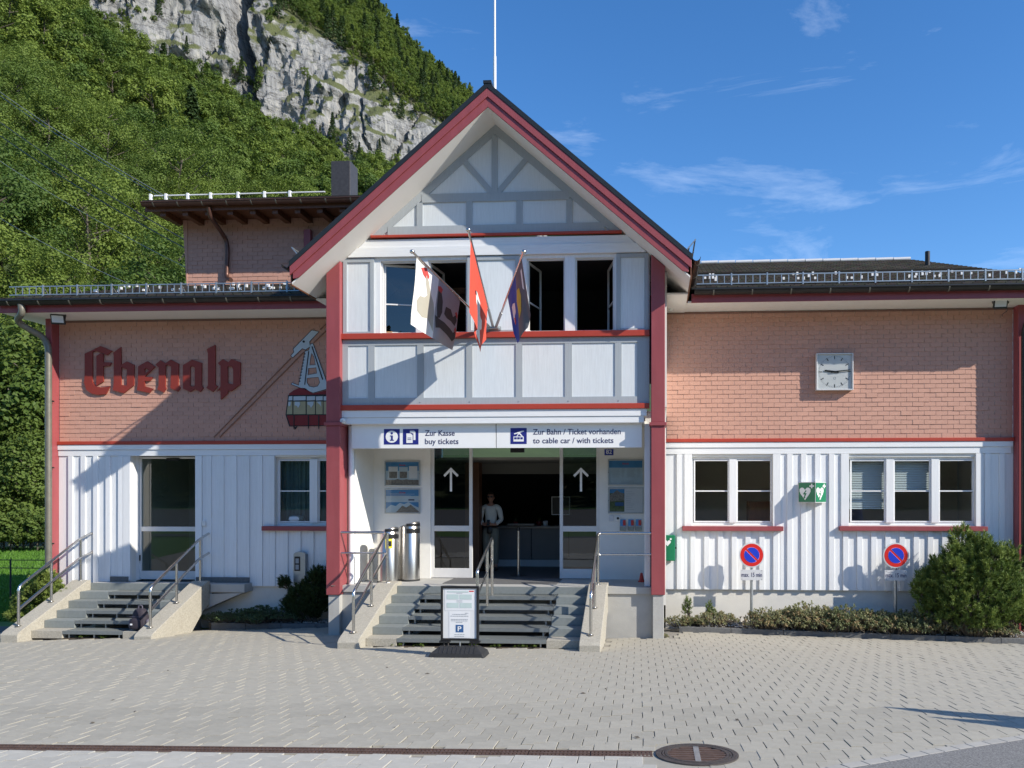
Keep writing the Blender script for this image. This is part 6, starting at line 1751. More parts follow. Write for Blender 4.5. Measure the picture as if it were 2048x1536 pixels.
# ---- parking restriction signs
def disc(mb, c, r0, y0, y1, n=40): return mb.prism([(c.x + r0 * cos(2 * pi * k / n), c.z + r0 * sin(2 * pi * k / n)) for k in range(n)], y0, y1)
def no_park(px, py, lab, plate_px):
    Y = YW - .36; c = P(px, py, Y); R_ = 25.0 / F * (c.y - CAM.y) * 1.0
    t = thing('parking_sign', lab, 'traffic sign', (c.x, Y, 0), 'no parking signs in the planting bed')
    MB().tube([(c.x, Y + .045, -.3), (c.x, Y + .045, c.z + .1)], .030, 12).build('pole', 'galv', t, smooth=True)
    disc(MB(), c, R_, Y - .004, Y + .012).build('backing', 'plate_grey', t, recalc=True, bevel=.003)
    disc(MB(), c, R_ * .90, Y - .0065, Y - .0045).build('red_disc', 'traffic_red', t, recalc=True)
    r2 = R_ * .60; w = R_ * .085
    for s in (-1, 1):
        n = 20; a0 = math.asin(w / r2); pts = []
        for k in range(n + 1):
            a = a0 + (pi - 2 * a0) * k / n; pts.append((r2 * cos(a), r2 * sin(a)))
        def rot(p, k=radians(-45)): x_, z_ = p[0], p[1] * s; return (c.x + x_ * cos(k) - z_ * sin(k), c.z + x_ * sin(k) + z_ * cos(k))
        MB().prism([rot((p[0] * 1.045, (p[1] - w) * 1.045 + w - .004)) for p in pts], Y - .0085, Y - .0068).build('pink_edge', 'sign_pink', t, recalc=True)
        MB().prism([rot(p) for p in pts], Y - .0105, Y - .0088).build('blue_half', 'traffic_blue', t, recalc=True)
    a = rect(px - 22.5, px + 22.5, plate_px - 10.5, plate_px + 10.5, Y)
    bx('plate', 'plate_grey', t, a[0], a[1], Y, Y + .006, a[2], a[3], bevel=.002)
    text('max. 15 min', 'sign_text', t, (a[0] + a[1]) / 2, (a[2] + a[3]) / 2 - .035, Y - .0015, .085, width=(a[1] - a[0]) * .92, align='CENTER')
    for u in (.03, -.03):
        for v in (.02, -.02):
            MB().lathe([(.006, 0), (.005, -.003)], ((a[0] if u > 0 else a[1]) + u, Y, (a[2] if v > 0 else a[3]) + v), 8, 'Y').build('screw', 'iron_dark', t)
no_park(1503.5, 1110, 'no parking sign between the two windows with a max 15 min plate', 1150)
no_park(1792, 1111, 'no parking sign touching the big pine bush with a max 15 min plate', 1151)

# ---- intercom column under the left window
c = P(601, 1104, YW - .1); t = thing('intercom_post', 'rounded grey intercom panel under the curtained window', 'intercom', (c.x, YW, c.z - .5))
w_ = .125; zt_ = PZ(601, 1103, YW - .1); zb_ = PZ(601, 1166, YW - .1)
MB().prism([(c.x - w_, zb_)] + [(c.x + w_, zb_)] + [(c.x + w_ * cos(a), zt_ - w_ * .5 + w_ * .5 * sin(a)) for a in [pi * k / 10 for k in range(11)]], YW - .16, YW - .047).build('housing', 'galv', t, recalc=True, bevel=.008)
bx('panel', 'black_plastic', t, c.x - .10, c.x + .02, YW - .168, YW - .1605, zt_ - .40, zt_ - .10)
for k in range(2): bx('button_field', 'print_grey', t, c.x - .075, c.x - .005, YW - .172, YW - .1685, zt_ - .24 - .13 * k, zt_ - .14 - .13 * k)

# ---- poster stand
b0 = G(920, 1312); ab = thing('poster_stand', 'black framed poster stand with a parking notice in front of the entrance stairs', 'poster stand', tuple(b0))
Y = b0.y; fx0, fx1 = PXx(882, Y), PXx(958, Y); fz0, fz1 = PZ(920, 1281, Y), PZ(920, 1172, Y)
bs0, bs1 = PXx(863, Y), PXx(974, Y); zg = gz(b0.x, Y)
mb = MB(); a = [(bs0, Y - .20, zg), (bs1, Y - .20, zg), (bs1, Y + .2, zg + .0), (bs0, Y + .2, zg)]; mid = [(bs0 + .03, Y - .19, zg + .07), (bs1 - .03, Y - .19, zg + .07), (bs1 - .03, Y + .19, zg + .07), (bs0 + .03, Y + .19, zg + .07)]
tp = [(bs0 + .13, Y - .08, zg + .15), (bs1 - .13, Y - .08, zg + .15), (bs1 - .13, Y + .08, zg + .15), (bs0 + .13, Y + .08, zg + .15)]
mb.v = a + mid + tp
for q in range(2):
    for k in range(4): j = (k + 1) % 4; mb.face([q * 4 + k, q * 4 + j, q * 4 + 4 + j, q * 4 + 4 + k])
mb.face([8, 9, 10, 11]); mb.face([3, 2, 1, 0]); mb.build('rubber_base', 'rubber', ab, bevel=.012)
ribs = MB()
for k in range(9):
    x = bs0 + .16 + k * (bs1 - bs0 - .32) / 8; ribs.bar((x, Y - .185, zg + .075), (x, Y - .085, zg + .148), .012, .012)
ribs.build('base_rib', 'rubber', ab)
for x in (fx0 + .05, fx0 + .11, fx1 - .11, fx1 - .05): MB().tube([(x, Y, zg + .13), (x, Y, fz0 + .01)], .011, 8).build('spring_leg', 'iron_dark', ab)
MB().tube([((fx0 + fx1) / 2, Y, zg + .13), ((fx0 + fx1) / 2, Y, fz0 + .01)], .012, 8).build('spring_leg', 'galv', ab)
q = .035; f = MB(); f.box(fx0, fx1, Y - .025, Y + .025, fz0, fz0 + q).box(fx0, fx1, Y - .025, Y + .025, fz1 - q, fz1).box(fx0, fx0 + q, Y - .025, Y + .025, fz0 + q, fz1 - q).box(fx1 - q, fx1, Y - .025, Y + .025, fz0 + q, fz1 - q); f.build('frame', 'black_plastic', ab, bevel=.006)
for x in (fx0 - .02, fx1 - .14): bx('foot_clamp', 'black_plastic', ab, x, x + .16, Y - .035, Y + .035, fz0 - .03, fz0 - .001, bevel=.006)
bx('poster', 'paper', ab, fx0 + q, fx1 - q, Y - .008, Y + .008, fz0 + q, fz1 - q)
W_, H_ = fx1 - fx0 - 2 * q, fz1 - fz0 - 2 * q
def pp(u0, u1, v0, v1, m, d=.010, nm='print'): bx(nm, m, ab, fx0 + q + W_ * u0, fx0 + q + W_ * u1, Y - d - .001, Y - d + .0005, fz0 + q + H_ * v0, fz0 + q + H_ * v1)
pp(.05, .93, .56, .97, 'print_white'); pp(.18, .80, .01, .54, 'print_white')
pp(.78, .92, .935, .955, 'traffic_red', .0125); pp(.12, .76, .92, .945, 'print_mint', .0125)
for u in (.11, .50):
    for v in (.78, .61): pp(u, u + .36, v, v + .10, 'print_mint', .0125)
for v in (.75, .725, .90): pp(.40, .58, v, v + .006, 'print_grey', .0125)
r = random.Random(2)
for v, u0, u1 in ((.50, .66, .76), (.475, .28, .70), (.44, .22, .76), (.375, .24, .74), (.345, .24, .74), (.315, .38, .58), (.07, .34, .64), (.035, .34, .63)):
    x = u0
    while x < u1:
        l_ = r.uniform(.03, .08); pp(x, min(u1, x + l_), v, v + .010, 'print_grey', .0125); x += l_ + .012
pp(.38, .61, .12, .27, 'park_blue', .0125)
text('P', 'sign_white', ab, fx0 + q + W_ * .495, fz0 + q + H_ * .145, Y - .0155, H_ * .10, width=W_ * .11, name='parking_letter', align='CENTER')

# ---- backpack on the side stairs
zs = zb2 + (FLOOR2 - zb2) / 6; c = Vector((PXx(281, .12), .12, zs))
bp_ = thing('backpack', 'dark purple patterned backpack leaning on the side stairs', 'backpack', tuple(c))
def blob(c, rx, ry, rz, n=14, m=10, sq=.6, top=1.0):
    mb = MB()
    for j in range(m + 1):
        ph = -pi / 2 + pi * j / m
        for k in range(n):
            a = 2 * pi * k / n
            sx = math.copysign(abs(cos(a)) ** sq, cos(a)); sy = math.copysign(abs(sin(a)) ** sq, sin(a)); cz = cos(ph) ** sq if cos(ph) > 0 else 0; sz = math.copysign(abs(sin(ph)) ** sq, sin(ph))
            tp = 1 - (1 - top) * (sz + 1) / 2
            mb.v.append((c[0] + rx * sx * cz * tp, c[1] + ry * sy * cz * tp, c[2] + rz * sz))
    for j in range(m):
        for k in range(n): k2 = (k + 1) % n; mb.face([j * n + k, j * n + k2, (j + 1) * n + k2, (j + 1) * n + k])
    return mb
blob(c + Vector((0, 0, .21)), .165, .12, .21, top=.72).build('bag_body', 'backpack', bp_, smooth=True)
blob(c + Vector((-.02, -.115, .14)), .115, .05, .11, top=.85).build('front_pocket', 'backpack', bp_, smooth=True)
for s in (-1, 1): blob(c + Vector((.165 * s, 0, .12)), .035, .075, .10).build('side_pocket', 'backpack_trim', bp_, smooth=True)
MB().tube([c + Vector(v) for v in ((-.04, 0, .41), (-.035, 0, .46), (0, 0, .475), (.035, 0, .46), (.04, 0, .41))], .011, 8).build('carry_handle', 'backpack_trim', bp_, smooth=True)
bx('badge', 'print_white', bp_, c.x - .09, c.x - .05, c.y - .175, c.y - .166, c.z + .12, c.z + .15)
MB().tube([c + Vector((-.15 + .03 * k, -.115 - .012 * sin(k * pi / 10), .27)) for k in range(11)], .005, 6).build('zip', 'backpack_trim', bp_)

# ================================================================== FLAGS
B0 = P(987, 657, -.03)
fb = thing('flag_bracket', 'grey steel bracket holding three flagpoles below the upper windows', 'bracket', tuple(B0))
bx('plate', 'galv', fb, PXx(972, 0), PXx(1003, 0), -.045, -.031, B0.z - .035, B0.z + .035, bevel=.004)
MB().tube([B0 + Vector((-.10, -.05, 0)), B0 + Vector((.10, -.05, 0))], .028, 10).build('socket_bar', 'galv', fb, smooth=True)
tips = [P(826, 505, -1.75), P(937, 462, -1.80), P(1047, 505, -1.75)]
sock = [B0 + Vector((-.07, -.06, .02)), B0 + Vector((0, -.06, .03)), B0 + Vector((.06, -.06, .02))]
def flag_thing(i, lab):
    t = thing('flag', lab, 'flag', tuple(sock[i]), 'flags on the gable')
    MB().tube([sock[i], tips[i]], .019, 10).build('pole', 'steel', t, smooth=True)
    d = (tips[i] - sock[i]).normalized()
    MB().tube([sock[i] - d * .02, sock[i] + d * .42], .026, 10).build('socket', 'galv', t, smooth=True)
    me = bpy.data.objects
    k = blob(tips[i] + d * .02, .042, .042, .035, 12, 8, 1.0); k.build('knob', 'steel', t, smooth=True)
    return t, d
def cloth(t, S, nu, nv, m, name='cloth', solid=True):
    mb = MB()
    for j in range(nv + 1):
        for i in range(nu + 1): mb.v.append(tuple(S(i / nu, j / nv)))
    for j in range(nv):
        for i in range(nu): a = j * (nu + 1) + i; mb.face([a, a + 1, a + nu + 2, a + nu + 1])
    return mb.build(name, m, t, smooth=True)
def decal(t, S, poly, m, d=.006, name='emblem'):
    """flat emblem polygon laid on the cloth (u along, v down)"""
    # fine triangulation so that it follows the folds
    bm = bmesh.new(); vs_ = [bm.verts.new((p[0], p[1], 0)) for p in poly]; bm.faces.new(vs_)
    bmesh.ops.triangulate(bm, faces=bm.faces); bmesh.ops.subdivide_edges(bm, edges=bm.edges, cuts=3, use_grid_fill=True); bmesh.ops.triangulate(bm, faces=bm.faces)
    for v in bm.verts:
        p = S(v.co.x, v.co.y); v.co = p + Vector((0, -d, 0))
    me = bpy.data.meshes.new(name); bm.to_mesh(me); bm.free(); me.materials.append(MAT[m])
    o = bpy.data.objects.new(name, me); COL.objects.link(o); attach(o, t); return o
def at_pole(i, px):
    """point of pole i seen at photo column px"""
    lo, hi = 0.0, 1.0
    best = None
    for k in range(201):
        q = sock[i].lerp(tips[i], k / 200); v = q - CAM; dep = -v.x * sin(TH) + v.y * cos(TH); x = CX + F * (v.x * cos(TH) + v.y * sin(TH)) / dep
        if best is None or abs(x - px) < best[0]: best = (abs(x - px), q)
    return best[1]
# -- flag with the bear
t, d = flag_thing(0, 'white flag with a black standing bear and red claws')
A0, A1 = at_pole(0, 834), at_pole(0, 920)
C0, C1 = P(821, 648, A0.y + .05), P(905, 700, A1.y - .02)
def S1(u, v):
    top = A0.lerp(A1, u); bot = C0.lerp(C1, u)
    p = top.lerp(bot, v); p.z -= .02 * sin(pi * u) * v; p.y += (.05 * sin(u * 7.5) + .03 * sin(u * 15 + 2 * v)) * (0.25 + .75 * v); p.x += .015 * sin(v * 6 + u * 4) * v
    return p
def S1a(u, v): return S1(u * .50, v)
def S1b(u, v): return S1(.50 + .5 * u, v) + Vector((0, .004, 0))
cloth(t, S1a, 16, 24, 'flag_white'); cloth(t, S1b, 16, 24, 'flag_white_shaded', 'shaded_cloth')
Zf = Vector
decal(t, S1, [(.22, .12), (.30, .20), (.36, .34), (.45, .44), (.49, .56), (.49, .90), (.42, .82), (.34, .74), (.24, .78), (.12, .74), (.08, .60), (.14, .50), (.24, .47), (.30, .40), (.24, .26)], 'bear_pale')
decal(t, S1, [(.10, .10), (.16, .06), (.22, .03), (.24, .12), (.30, .12), (.26, .20), (.16, .17)], 'claw_red')
decal(t, S1, [(.52, .18), (.60, .18), (.66, .30), (.68, .48), (.64, .60), (.58, .62), (.54, .44)], 'bear_dark')
decal(t, S1, [(.74, .34), (.84, .32), (.90, .42), (.96, .34), (.99, .44), (.95, .56), (.86, .52), (.80, .44), (.78, .52), (.72, .48)], 'bear_dark')
decal(t, S1, [(.52, .60), (.62, .62), (.74, .62), (.86, .66), (.93, .70), (.99, .62), (1.0, .78), (.94, .86), (.80, .80), (.66, .76), (.56, .80)], 'bear_dark')
for poly in ([(.50, .14), (.56, .10), (.62, .12), (.60, .20), (.52, .19)], [(.93, .32), (.97, .28), (1.0, .34), (.99, .40)], [(.95, .62), (.98, .56), (1.0, .64), (1.0, .72)]): decal(t, S1, poly, 'claw_red', .009)
# -- Swiss flag
t, d = flag_thing(1, 'folded red flag with a white cross on the middle pole')
A0, A1 = at_pole(1, 941), at_pole(1, 975)
L0, R0 = A0, A1
def S2(u, v):
    # hoist along the pole, cloth gathered in folds below
    top = A0.lerp(A1, u); xl = P(939, 0, top.y).x
    z_top = top.z; zb_l = PZ(940, 625, A0.y); zb_m = PZ(963, 688, A0.y); zb_r = PZ(974, 610, A1.y)
    zb_ = zb_l + (zb_m - zb_l) * min(1, u / .62) if u < .62 else zb_m + (zb_r - zb_m) * (u - .62) / .38 * .35
    x_b = PXx(939, A0.y) + (PXx(971, A1.y) - PXx(939, A0.y)) * (.25 + .75 * u) if u > .3 else PXx(939, A0.y) + u * .25
    p = Vector((top.x + (x_b - top.x) * min(1, v * 1.3), top.y + .05 * sin(u * 14) * (.2 + v), z_top + (zb_ - z_top) * v))
    return p
cloth(t, S2, 26, 30, 'flag_red')
decal(t, S2, [(.36, .34), (.58, .34), (.58, .50), (.76, .54), (.76, .70), (.58, .68), (.60, .92), (.42, .92), (.40, .70), (.24, .64), (.24, .50), (.36, .50)], 'flag_white', .012)
# -- blue and dark flag
t, d = flag_thing(2, 'blue and grey folded flag with yellow emblem on the right pole')
A0, A1 = at_pole(2, 1043), at_pole(2, 1015)
def S3(u, v):
    top = A0.lerp(A1, u)
    pts = [(1060, 628), (1056, 655), (1044, 672), (1034, 686), (1028, 668), (1024, 640), (1016, 604)]
    k = u * (len(pts) - 1); i = min(len(pts) - 2, int(k)); f = k - i
    q = P(pts[i][0] + (pts[i + 1][0] - pts[i][0]) * f, pts[i][1] + (pts[i + 1][1] - pts[i][1]) * f, top.y)
    p = top.lerp(q, v); p.y += .06 * sin(u * 13 + 1) * (.2 + .8 * v); return p
cloth(t, lambda u, v: S3(.42 + .58 * u, v), 16, 24, 'flag_blue'); cloth(t, lambda u, v: S3(.42 * u, v) + Vector((0, .003, 0)), 12, 24, 'flag_dark', 'dark_cloth')
decal(t, S3, [(.28, .30), (.40, .26), (.44, .40), (.40, .55), (.36, .72), (.28, .66), (.24, .45)], 'flag_gold')
decal(t, S3, [(.55, .38), (.66, .40), (.72, .50), (.66, .66), (.60, .74), (.58, .60), (.52, .52)], 'flag_white')
decal(t, S3, [(.08, .12), (.14, .12), (.16, .38), (.10, .46)], 'flag_white'); decal(t, S3, [(.56, .62), (.62, .66), (.58, .76), (.53, .70)], 'claw_red', .009)

# ---- white mast behind the ridge
mp_ = P(989.5, 178, 1.2); ms_ = thing('roof_mast', 'tall slim white flagpole rising behind the gable ridge', 'flagpole', (mp_.x, 1.2, 9.0))
zj = PZ(989.5, 113, 1.2); MB().tube([(mp_.x, 1.2, 8.8), (mp_.x, 1.2, zj)], .036, 12, r2=.030).build('lower_pole', 'mast_white', ms_, smooth=True)
MB().tube([(mp_.x, 1.2, zj), (mp_.x, 1.2, zj + 4.0)], .022, 10, r2=.016).build('upper_pole', 'mast_white', ms_, smooth=True)

# ================================================================== TICKET HALL FURNITURE
ct = thing('ticket_counter', 'long grey ticket counter inside the dark hall', 'counter', (PXx(1050, 4.2), 4.2, FLOOR))
zc_ = PZ(1050, 1052, 4.0); xa, xb = PXx(985, 4.0), 2.7
bx('counter_top', 'counter_top', ct, xa, xb, 3.9, 4.6, zc_ - .05, zc_, bevel=.004)
for k in range(4):
    a = xa + .04 + k * (xb - xa - .08) / 4; bx('front_panel', 'counter_front', ct, a + .01, a + (xb - xa - .08) / 4 - .01, 4.0, 4.04, FLOOR + .16, zc_ - .051)
bx('kick_board', 'plate_grey', ct, xa + .05, xb - .05, 4.02, 4.05, FLOOR, FLOOR + .155)
bx('shelf_edge', 'counter_top', ct, PXx(1015, 3.8), PXx(1068, 3.8), 3.78, 3.899, zc_ + .02, zc_ + .06)
for px, lab, m in ((1031, 'small red pot on the ticket counter beside the woman', 'car_red'), (1078, 'red planter with thin stems on the ticket counter', 'car_red'), (1091, 'white paper cup standing on the ticket counter', 'print_white')):
    p = P(px, 1050, 4.2); t = thing('counter_pot', lab, 'pot', (p.x, 4.2, zc_)); MB().lathe([(.05, 0), (.065, .09), (.06, .10)], (p.x, 4.2, zc_), 14).build('pot_body', m, t, smooth=True)
    mb = MB(); rr = random.Random(px)
    for k in range(8): a = rr.random() * 6.28; mb.tube([(p.x, 4.2, zc_ + .08), (p.x + .05 * cos(a), 4.2 + .05 * sin(a), zc_ + .12 + .15 * rr.random())], .004, 4)
    if m == 'car_red': mb.build('pot_stems', 'leaf_cover', t)
    else: MB().lathe([(.062, .10), (.062, .112), (.03, .118)], (p.x, 4.2, zc_), 14).build('cup_lid', 'plate_grey', t)
a = rect(1103, 1140, 993, 1030, 4.3); t = thing('ticket_monitor', 'white framed monitor on the ticket counter', 'monitor', (a[0], 4.3, zc_))
f = MB(); q = .02; f.box(a[0], a[1], 4.29, 4.33, a[2], a[2] + q).box(a[0], a[1], 4.29, 4.33, a[3] - q, a[3]).box(a[0], a[0] + q, 4.29, 4.33, a[2] + q, a[3] - q).box(a[1] - q, a[1], 4.29, 4.33, a[2] + q, a[3] - q); f.build('bezel', 'sign_white', t)
bx('screen', 'black_plastic', t, a[0] + q, a[1] - q, 4.30, 4.32, a[2] + q, a[3] - q); bx('stand', 'black_plastic', t, (a[0] + a[1]) / 2 - .03, (a[0] + a[1]) / 2 + .03, 4.335, 4.36, zc_ + .001, a[2] + .1)
p = P(1037, 1150, 1.9); t = thing('barrier_post', 'slim steel barrier post standing in the doorway', 'barrier post', (p.x, 1.9, FLOOR))
zt_ = PZ(1037, 1054, 1.9)
MB().tube([(p.x, 1.9, FLOOR + .02), (p.x, 1.9, zt_ - .08)], .026, 14).build('tube', 'steel', t, smooth=True); MB().lathe([(.17, 0), (.17, .012), (.04, .03)], (p.x, 1.9, FLOOR), 28).build('base_plate', 'iron_dark', t, smooth=True)
MB().tube([(p.x, 1.9, zt_ - .08), (p.x, 1.9, zt_)], .033, 14).build('belt_head', 'black_plastic', t, smooth=True)

# ================================================================== PERSON
def skin_mesh(name, verts, edges, m, parent, root=0, sub=2):
    me = bpy.data.meshes.new(name); me.from_pydata([v[:3] for v in verts], edges, [])
    o = bpy.data.objects.new(name, me); COL.objects.link(o); me.materials.append(MAT[m])
    sk = o.modifiers.new('skin', 'SKIN'); sk.use_smooth_shade = True
    lay = me.skin_vertices[0] if me.skin_vertices else None
    if lay is None:
        bpy.context.view_layer.objects.active = o
        bm = bmesh.new(); bm.from_mesh(me); bm.verts.layers.skin.verify(); bm.to_mesh(me); bm.free(); lay = me.skin_vertices[0]
    for i, v in enumerate(verts):
        rr = v[3] if isinstance(v[3], tuple) else (v[3], v[3]); lay.data[i].radius = rr; lay.data[i].use_root = (i == root)
    s = o.modifiers.new('sub', 'SUBSURF'); s.levels = sub; s.render_levels = sub
    dg = bpy.context.evaluated_depsgraph_get(); dg.update()
    m2 = bpy.data.meshes.new_from_object(o.evaluated_get(dg)); bpy.data.objects.remove(o, do_unlink=True)
    o = bpy.data.objects.new(name, m2); COL.objects.link(o); m2.materials.clear(); m2.materials.append(MAT[m])
    for p_ in m2.polygons: p_.use_smooth = True
    if parent: attach(o, parent)
    return o
pp0 = Vector((PXx(982, 3.0), 3.0, FLOOR))
pe = thing('person', 'person in a white long sleeved shirt and khaki trousers with sunglasses in the doorway', 'person', tuple(pp0))
def W3(l): return [(pp0.x + v[0], pp0.y + v[1], pp0.z + v[2], v[3]) for v in l]
hgt = 1.0
# body: pelvis, spine, neck, head, arms with fingers, legs
bv = [(0, 0, .93, .13), (0, .01, 1.10, .115), (0, .01, 1.28, .135), (0, .01, 1.40, .10), (0, 0, 1.47, .052), (0, -.005, 1.53, .055),
      (-.18, .01, 1.385, .060), (-.235, -.01, 1.12, .044), (-.12, -.20, 1.02, .034), (-.05, -.25, 1.03, .030),
      (.18, .01, 1.385, .060), (.235, -.01, 1.12, .044), (.12, -.20, 1.02, .034), (.05, -.25, 1.03, .030),
      (-.09, 0, .86, .105), (-.10, -.02, .50, .068), (-.105, .01, .10, .045), (-.11, -.10, .045, .040),
      (.09, 0, .86, .105), (.10, -.02, .50, .068), (.105, .01, .10, .045), (.11, -.10, .045, .040)]
be = [(0, 1), (1, 2), (2, 3), (3, 4), (4, 5), (3, 6), (6, 7), (7, 8), (8, 9), (3, 10), (10, 11), (11, 12), (12, 13), (0, 14), (14, 15), (15, 16), (16, 17), (0, 18), (18, 19), (19, 20), (20, 21)]
skin_mesh('body', W3(bv), be, 'skin', pe)
# clothing shells follow the body
sv = [(0, 0, .98, .150), (0, .01, 1.10, .132), (0, .01, 1.28, .152), (0, .01, 1.395, .108), (-.18, .01, 1.385, .070), (-.238, -.01, 1.12, .055), (-.135, -.185, 1.025, .043), (.18, .01, 1.385, .070), (.238, -.01, 1.12, .055), (.135, -.185, 1.025, .043)]
skin_mesh('shirt', W3(sv), [(0, 1), (1, 2), (2, 3), (3, 4), (4, 5), (5, 6), (3, 7), (7, 8), (8, 9)], 'shirt', pe)
tv = [(0, 0, .95, .145), (-.09, 0, .85, .120), (-.10, -.02, .50, .086), (-.105, .01, .12, .066), (.09, 0, .85, .120), (.10, -.02, .50, .086), (.105, .01, .12, .066), (0, 0, 1.0, .135)]
skin_mesh('trousers', W3(tv), [(0, 1), (1, 2), (2, 3), (0, 4), (4, 5), (5, 6), (0, 7)], 'trousers', pe)
for s in (-1, 1):
    blob(pp0 + Vector((.11 * s, -.05, .045)), .05, .13, .045, 12, 8, .8).build('shoe', 'shoe', pe, smooth=True)
hc = pp0 + Vector((0, -.01, 1.615))
hd = MB()
for j in range(15):
    ph = -pi / 2 + pi * j / 14
    for k in range(20):
        a = 2 * pi * k / 20; x = .073 * cos(ph) * cos(a); y = .095 * cos(ph) * sin(a); z = .115 * sin(ph)
        if z < 0: x *= 1 + 1.6 * z; y = y * (1 + .5 * z) - .01 * (-z / .115)
        if y < 0 and abs(x) < .02 and -.035 < z < .015: y -= .018 * (1 - abs(x) / .02)          # nose
        if y < 0 and abs(x) < .03 and -.062 < z < -.045: y -= .006                                 # lips
        hd.v.append(tuple(hc + Vector((x, y, z))))
for j in range(14):
    for k in range(20): k2 = (k + 1) % 20; hd.face([j * 20 + k, j * 20 + k2, (j + 1) * 20 + k2, (j + 1) * 20 + k])
hd.build('head', 'skin', pe, smooth=True)
for s in (-1, 1): blob(hc + Vector((.074 * s, .01, -.005)), .010, .022, .032, 10, 8, 1).build('ear', 'skin', pe, smooth=True)
hm = MB()
for j in range(10):
    ph = -.15 + (pi / 2 + .15) * j / 9
    for k in range(20):
        a = 2 * pi * k / 20; front = sin(a) < -.35
        z = .124 * sin(ph)
        if front: z = max(z, .068)
        hm.v.append(tuple(hc + Vector((.081 * cos(ph) * cos(a), .104 * cos(ph) * sin(a) + .006, z))))
for j in range(9):
    for k in range(20): k2 = (k + 1) % 20; hm.face([j * 20 + k, j * 20 + k2, (j + 1) * 20 + k2, (j + 1) * 20 + k])
hm.build('hair', 'hair', pe, smooth=True); blob(hc + Vector((0, .10, .02)), .04, .035, .045, 12, 8, 1).build('hair_bun', 'hair', pe, smooth=True)
gl_ = MB()
for s in (-1, 1): gl_.prism([(hc.x + s * .034 + .028 * cos(2 * pi * k / 14), hc.z + .012 + .019 * sin(2 * pi * k / 14)) for k in range(14)], hc.y - .108, hc.y - .100)
gl_.box(hc.x - .012, hc.x + .012, hc.y - .108, hc.y - .101, hc.z + .015, hc.z + .021)
for s in (-1, 1): gl_.bar(hc + Vector((.062 * s, -.10, .016)), hc + Vector((.076 * s, .02, .012)), .004, .008)
gl_.build('sunglasses', 'black_plastic', pe, recalc=True)
for s in (-1, 1):
    pl = pp0 + Vector((.045 * s, -.262, 1.03))
    vv = [(pl.x + .03 * s, pl.y + .01, pl.z, .022), (pl.x, pl.y, pl.z, .026)]; ee = [(0, 1)]
    for f in range(4):
        z_ = .027 - .018 * f; L_ = (.85, 1.0, .95, .75)[f]
        n0 = len(vv); vv += [(pl.x - .030 * s, pl.y - .006, pl.z + z_, .0095), (pl.x - .058 * s * L_, pl.y - .016 - .01 * s, pl.z + z_ - .004, .0088), (pl.x - .080 * s * L_, pl.y - .008 - .01 * s, pl.z + z_ - .010, .0075)]
        ee += [(1, n0), (n0, n0 + 1), (n0 + 1, n0 + 2)]
    n0 = len(vv); vv += [(pl.x + .002 * s, pl.y - .02, pl.z + .035, .0105), (pl.x - .022 * s, pl.y - .032, pl.z + .052, .009)]; ee += [(1, n0), (n0, n0 + 1)]
    skin_mesh('hand', vv, ee, 'skin', pe, root=1)
bx('belt', 'black_plastic', pe, pp0.x - .155, pp0.x + .155, pp0.y - .135, pp0.y + .135, pp0.z + .955, pp0.z + .985, bevel=.012)
blob(pp0 + Vector((.005, -.165, .90)), .062, .04, .085, 12, 8, .6).build('belt_bag', 'black_plastic', pe, smooth=True)
t = thing('hand_sheet', 'small folded leaflet held in the woman\'s hands', 'leaflet', tuple(pp0 + Vector((0, -.28, 1.03))))
t['label'] = 'small dark phone held in both hands of the person'; t['category'] = 'phone'; t.name = 'phone'; WORLD['phone'] = WORLD.get('hand_sheet', Matrix.Translation(t.location))
cph = pp0 + Vector((0, -.285, 1.065))
MB().obox(cph, (.034, 0, 0), (0, .020, .062), (0, .0035, -.0015)).build('phone_body', 'black_plastic', t, bevel=.002); MB().obox(cph + Vector((0, .0045, -.0018)), (.030, 0, 0), (0, .018, .056), (0, .0005, -.0003)).build('phone_screen', 'print_grey', t)

# ================================================================== PLANTING
# kerb and soil of the right bed
kb = thing('bed_kerb', 'dark stone kerb along the planting bed below the right windows', 'kerb', (6.0, kerb_y(6.0), gz(6, 1.2)))
xk = 3.38; r = random.Random(31)
while xk < 12.2:
    L_ = 1.0; a = Vector((xk, kerb_y(xk), 0)); b = Vector((xk + L_ - .008, kerb_y(xk + L_ - .008), 0)); a.z = gz(a.x, a.y); b.z = gz(b.x, b.y)
    t_ = (b - a).normalized(); nn = Vector((-t_.y, t_.x, 0)).normalized(); c = (a + b) / 2 + nn * .045
    MB().obox(c + Vector((0, 0, -.03)), t_ * ((b - a).length / 2), nn * .045, Vector((0, 0, .125))).build('kerb_block', 'kerb_stone', kb, bevel=.006); xk += L_
kb2 = thing('bed_kerb', 'low stone edge of the shaded bed left of the gable', 'kerb', (-4.2, 1.27, gz(-4.2, 1.2)))
xk = -6.1
while xk < -3.3:
    MB().box(xk, xk + .72, 1.25, 1.33, -.2, .04).build('kerb_block', 'kerb_stone', kb2, bevel=.006); xk += .73
mb = MB(); xs = lin(3.45, 12.2, 30)
for x in xs: mb.v += [(x, kerb_y(x) + .085, gz(x, kerb_y(x)) + .07), (x, YW + .04, gz(x, kerb_y(x)) + .13)]
for k in range(len(xs) - 1): mb.face([2 * k, 2 * k + 2, 2 * k + 3, 2 * k + 1])
structure(mb.build('bed_soil', 'soil'))
mb = MB().box(-6.2, -3.1, 1.331, YW + .03, -.2, .03); structure(mb.build('bed_soil', 'soil'))
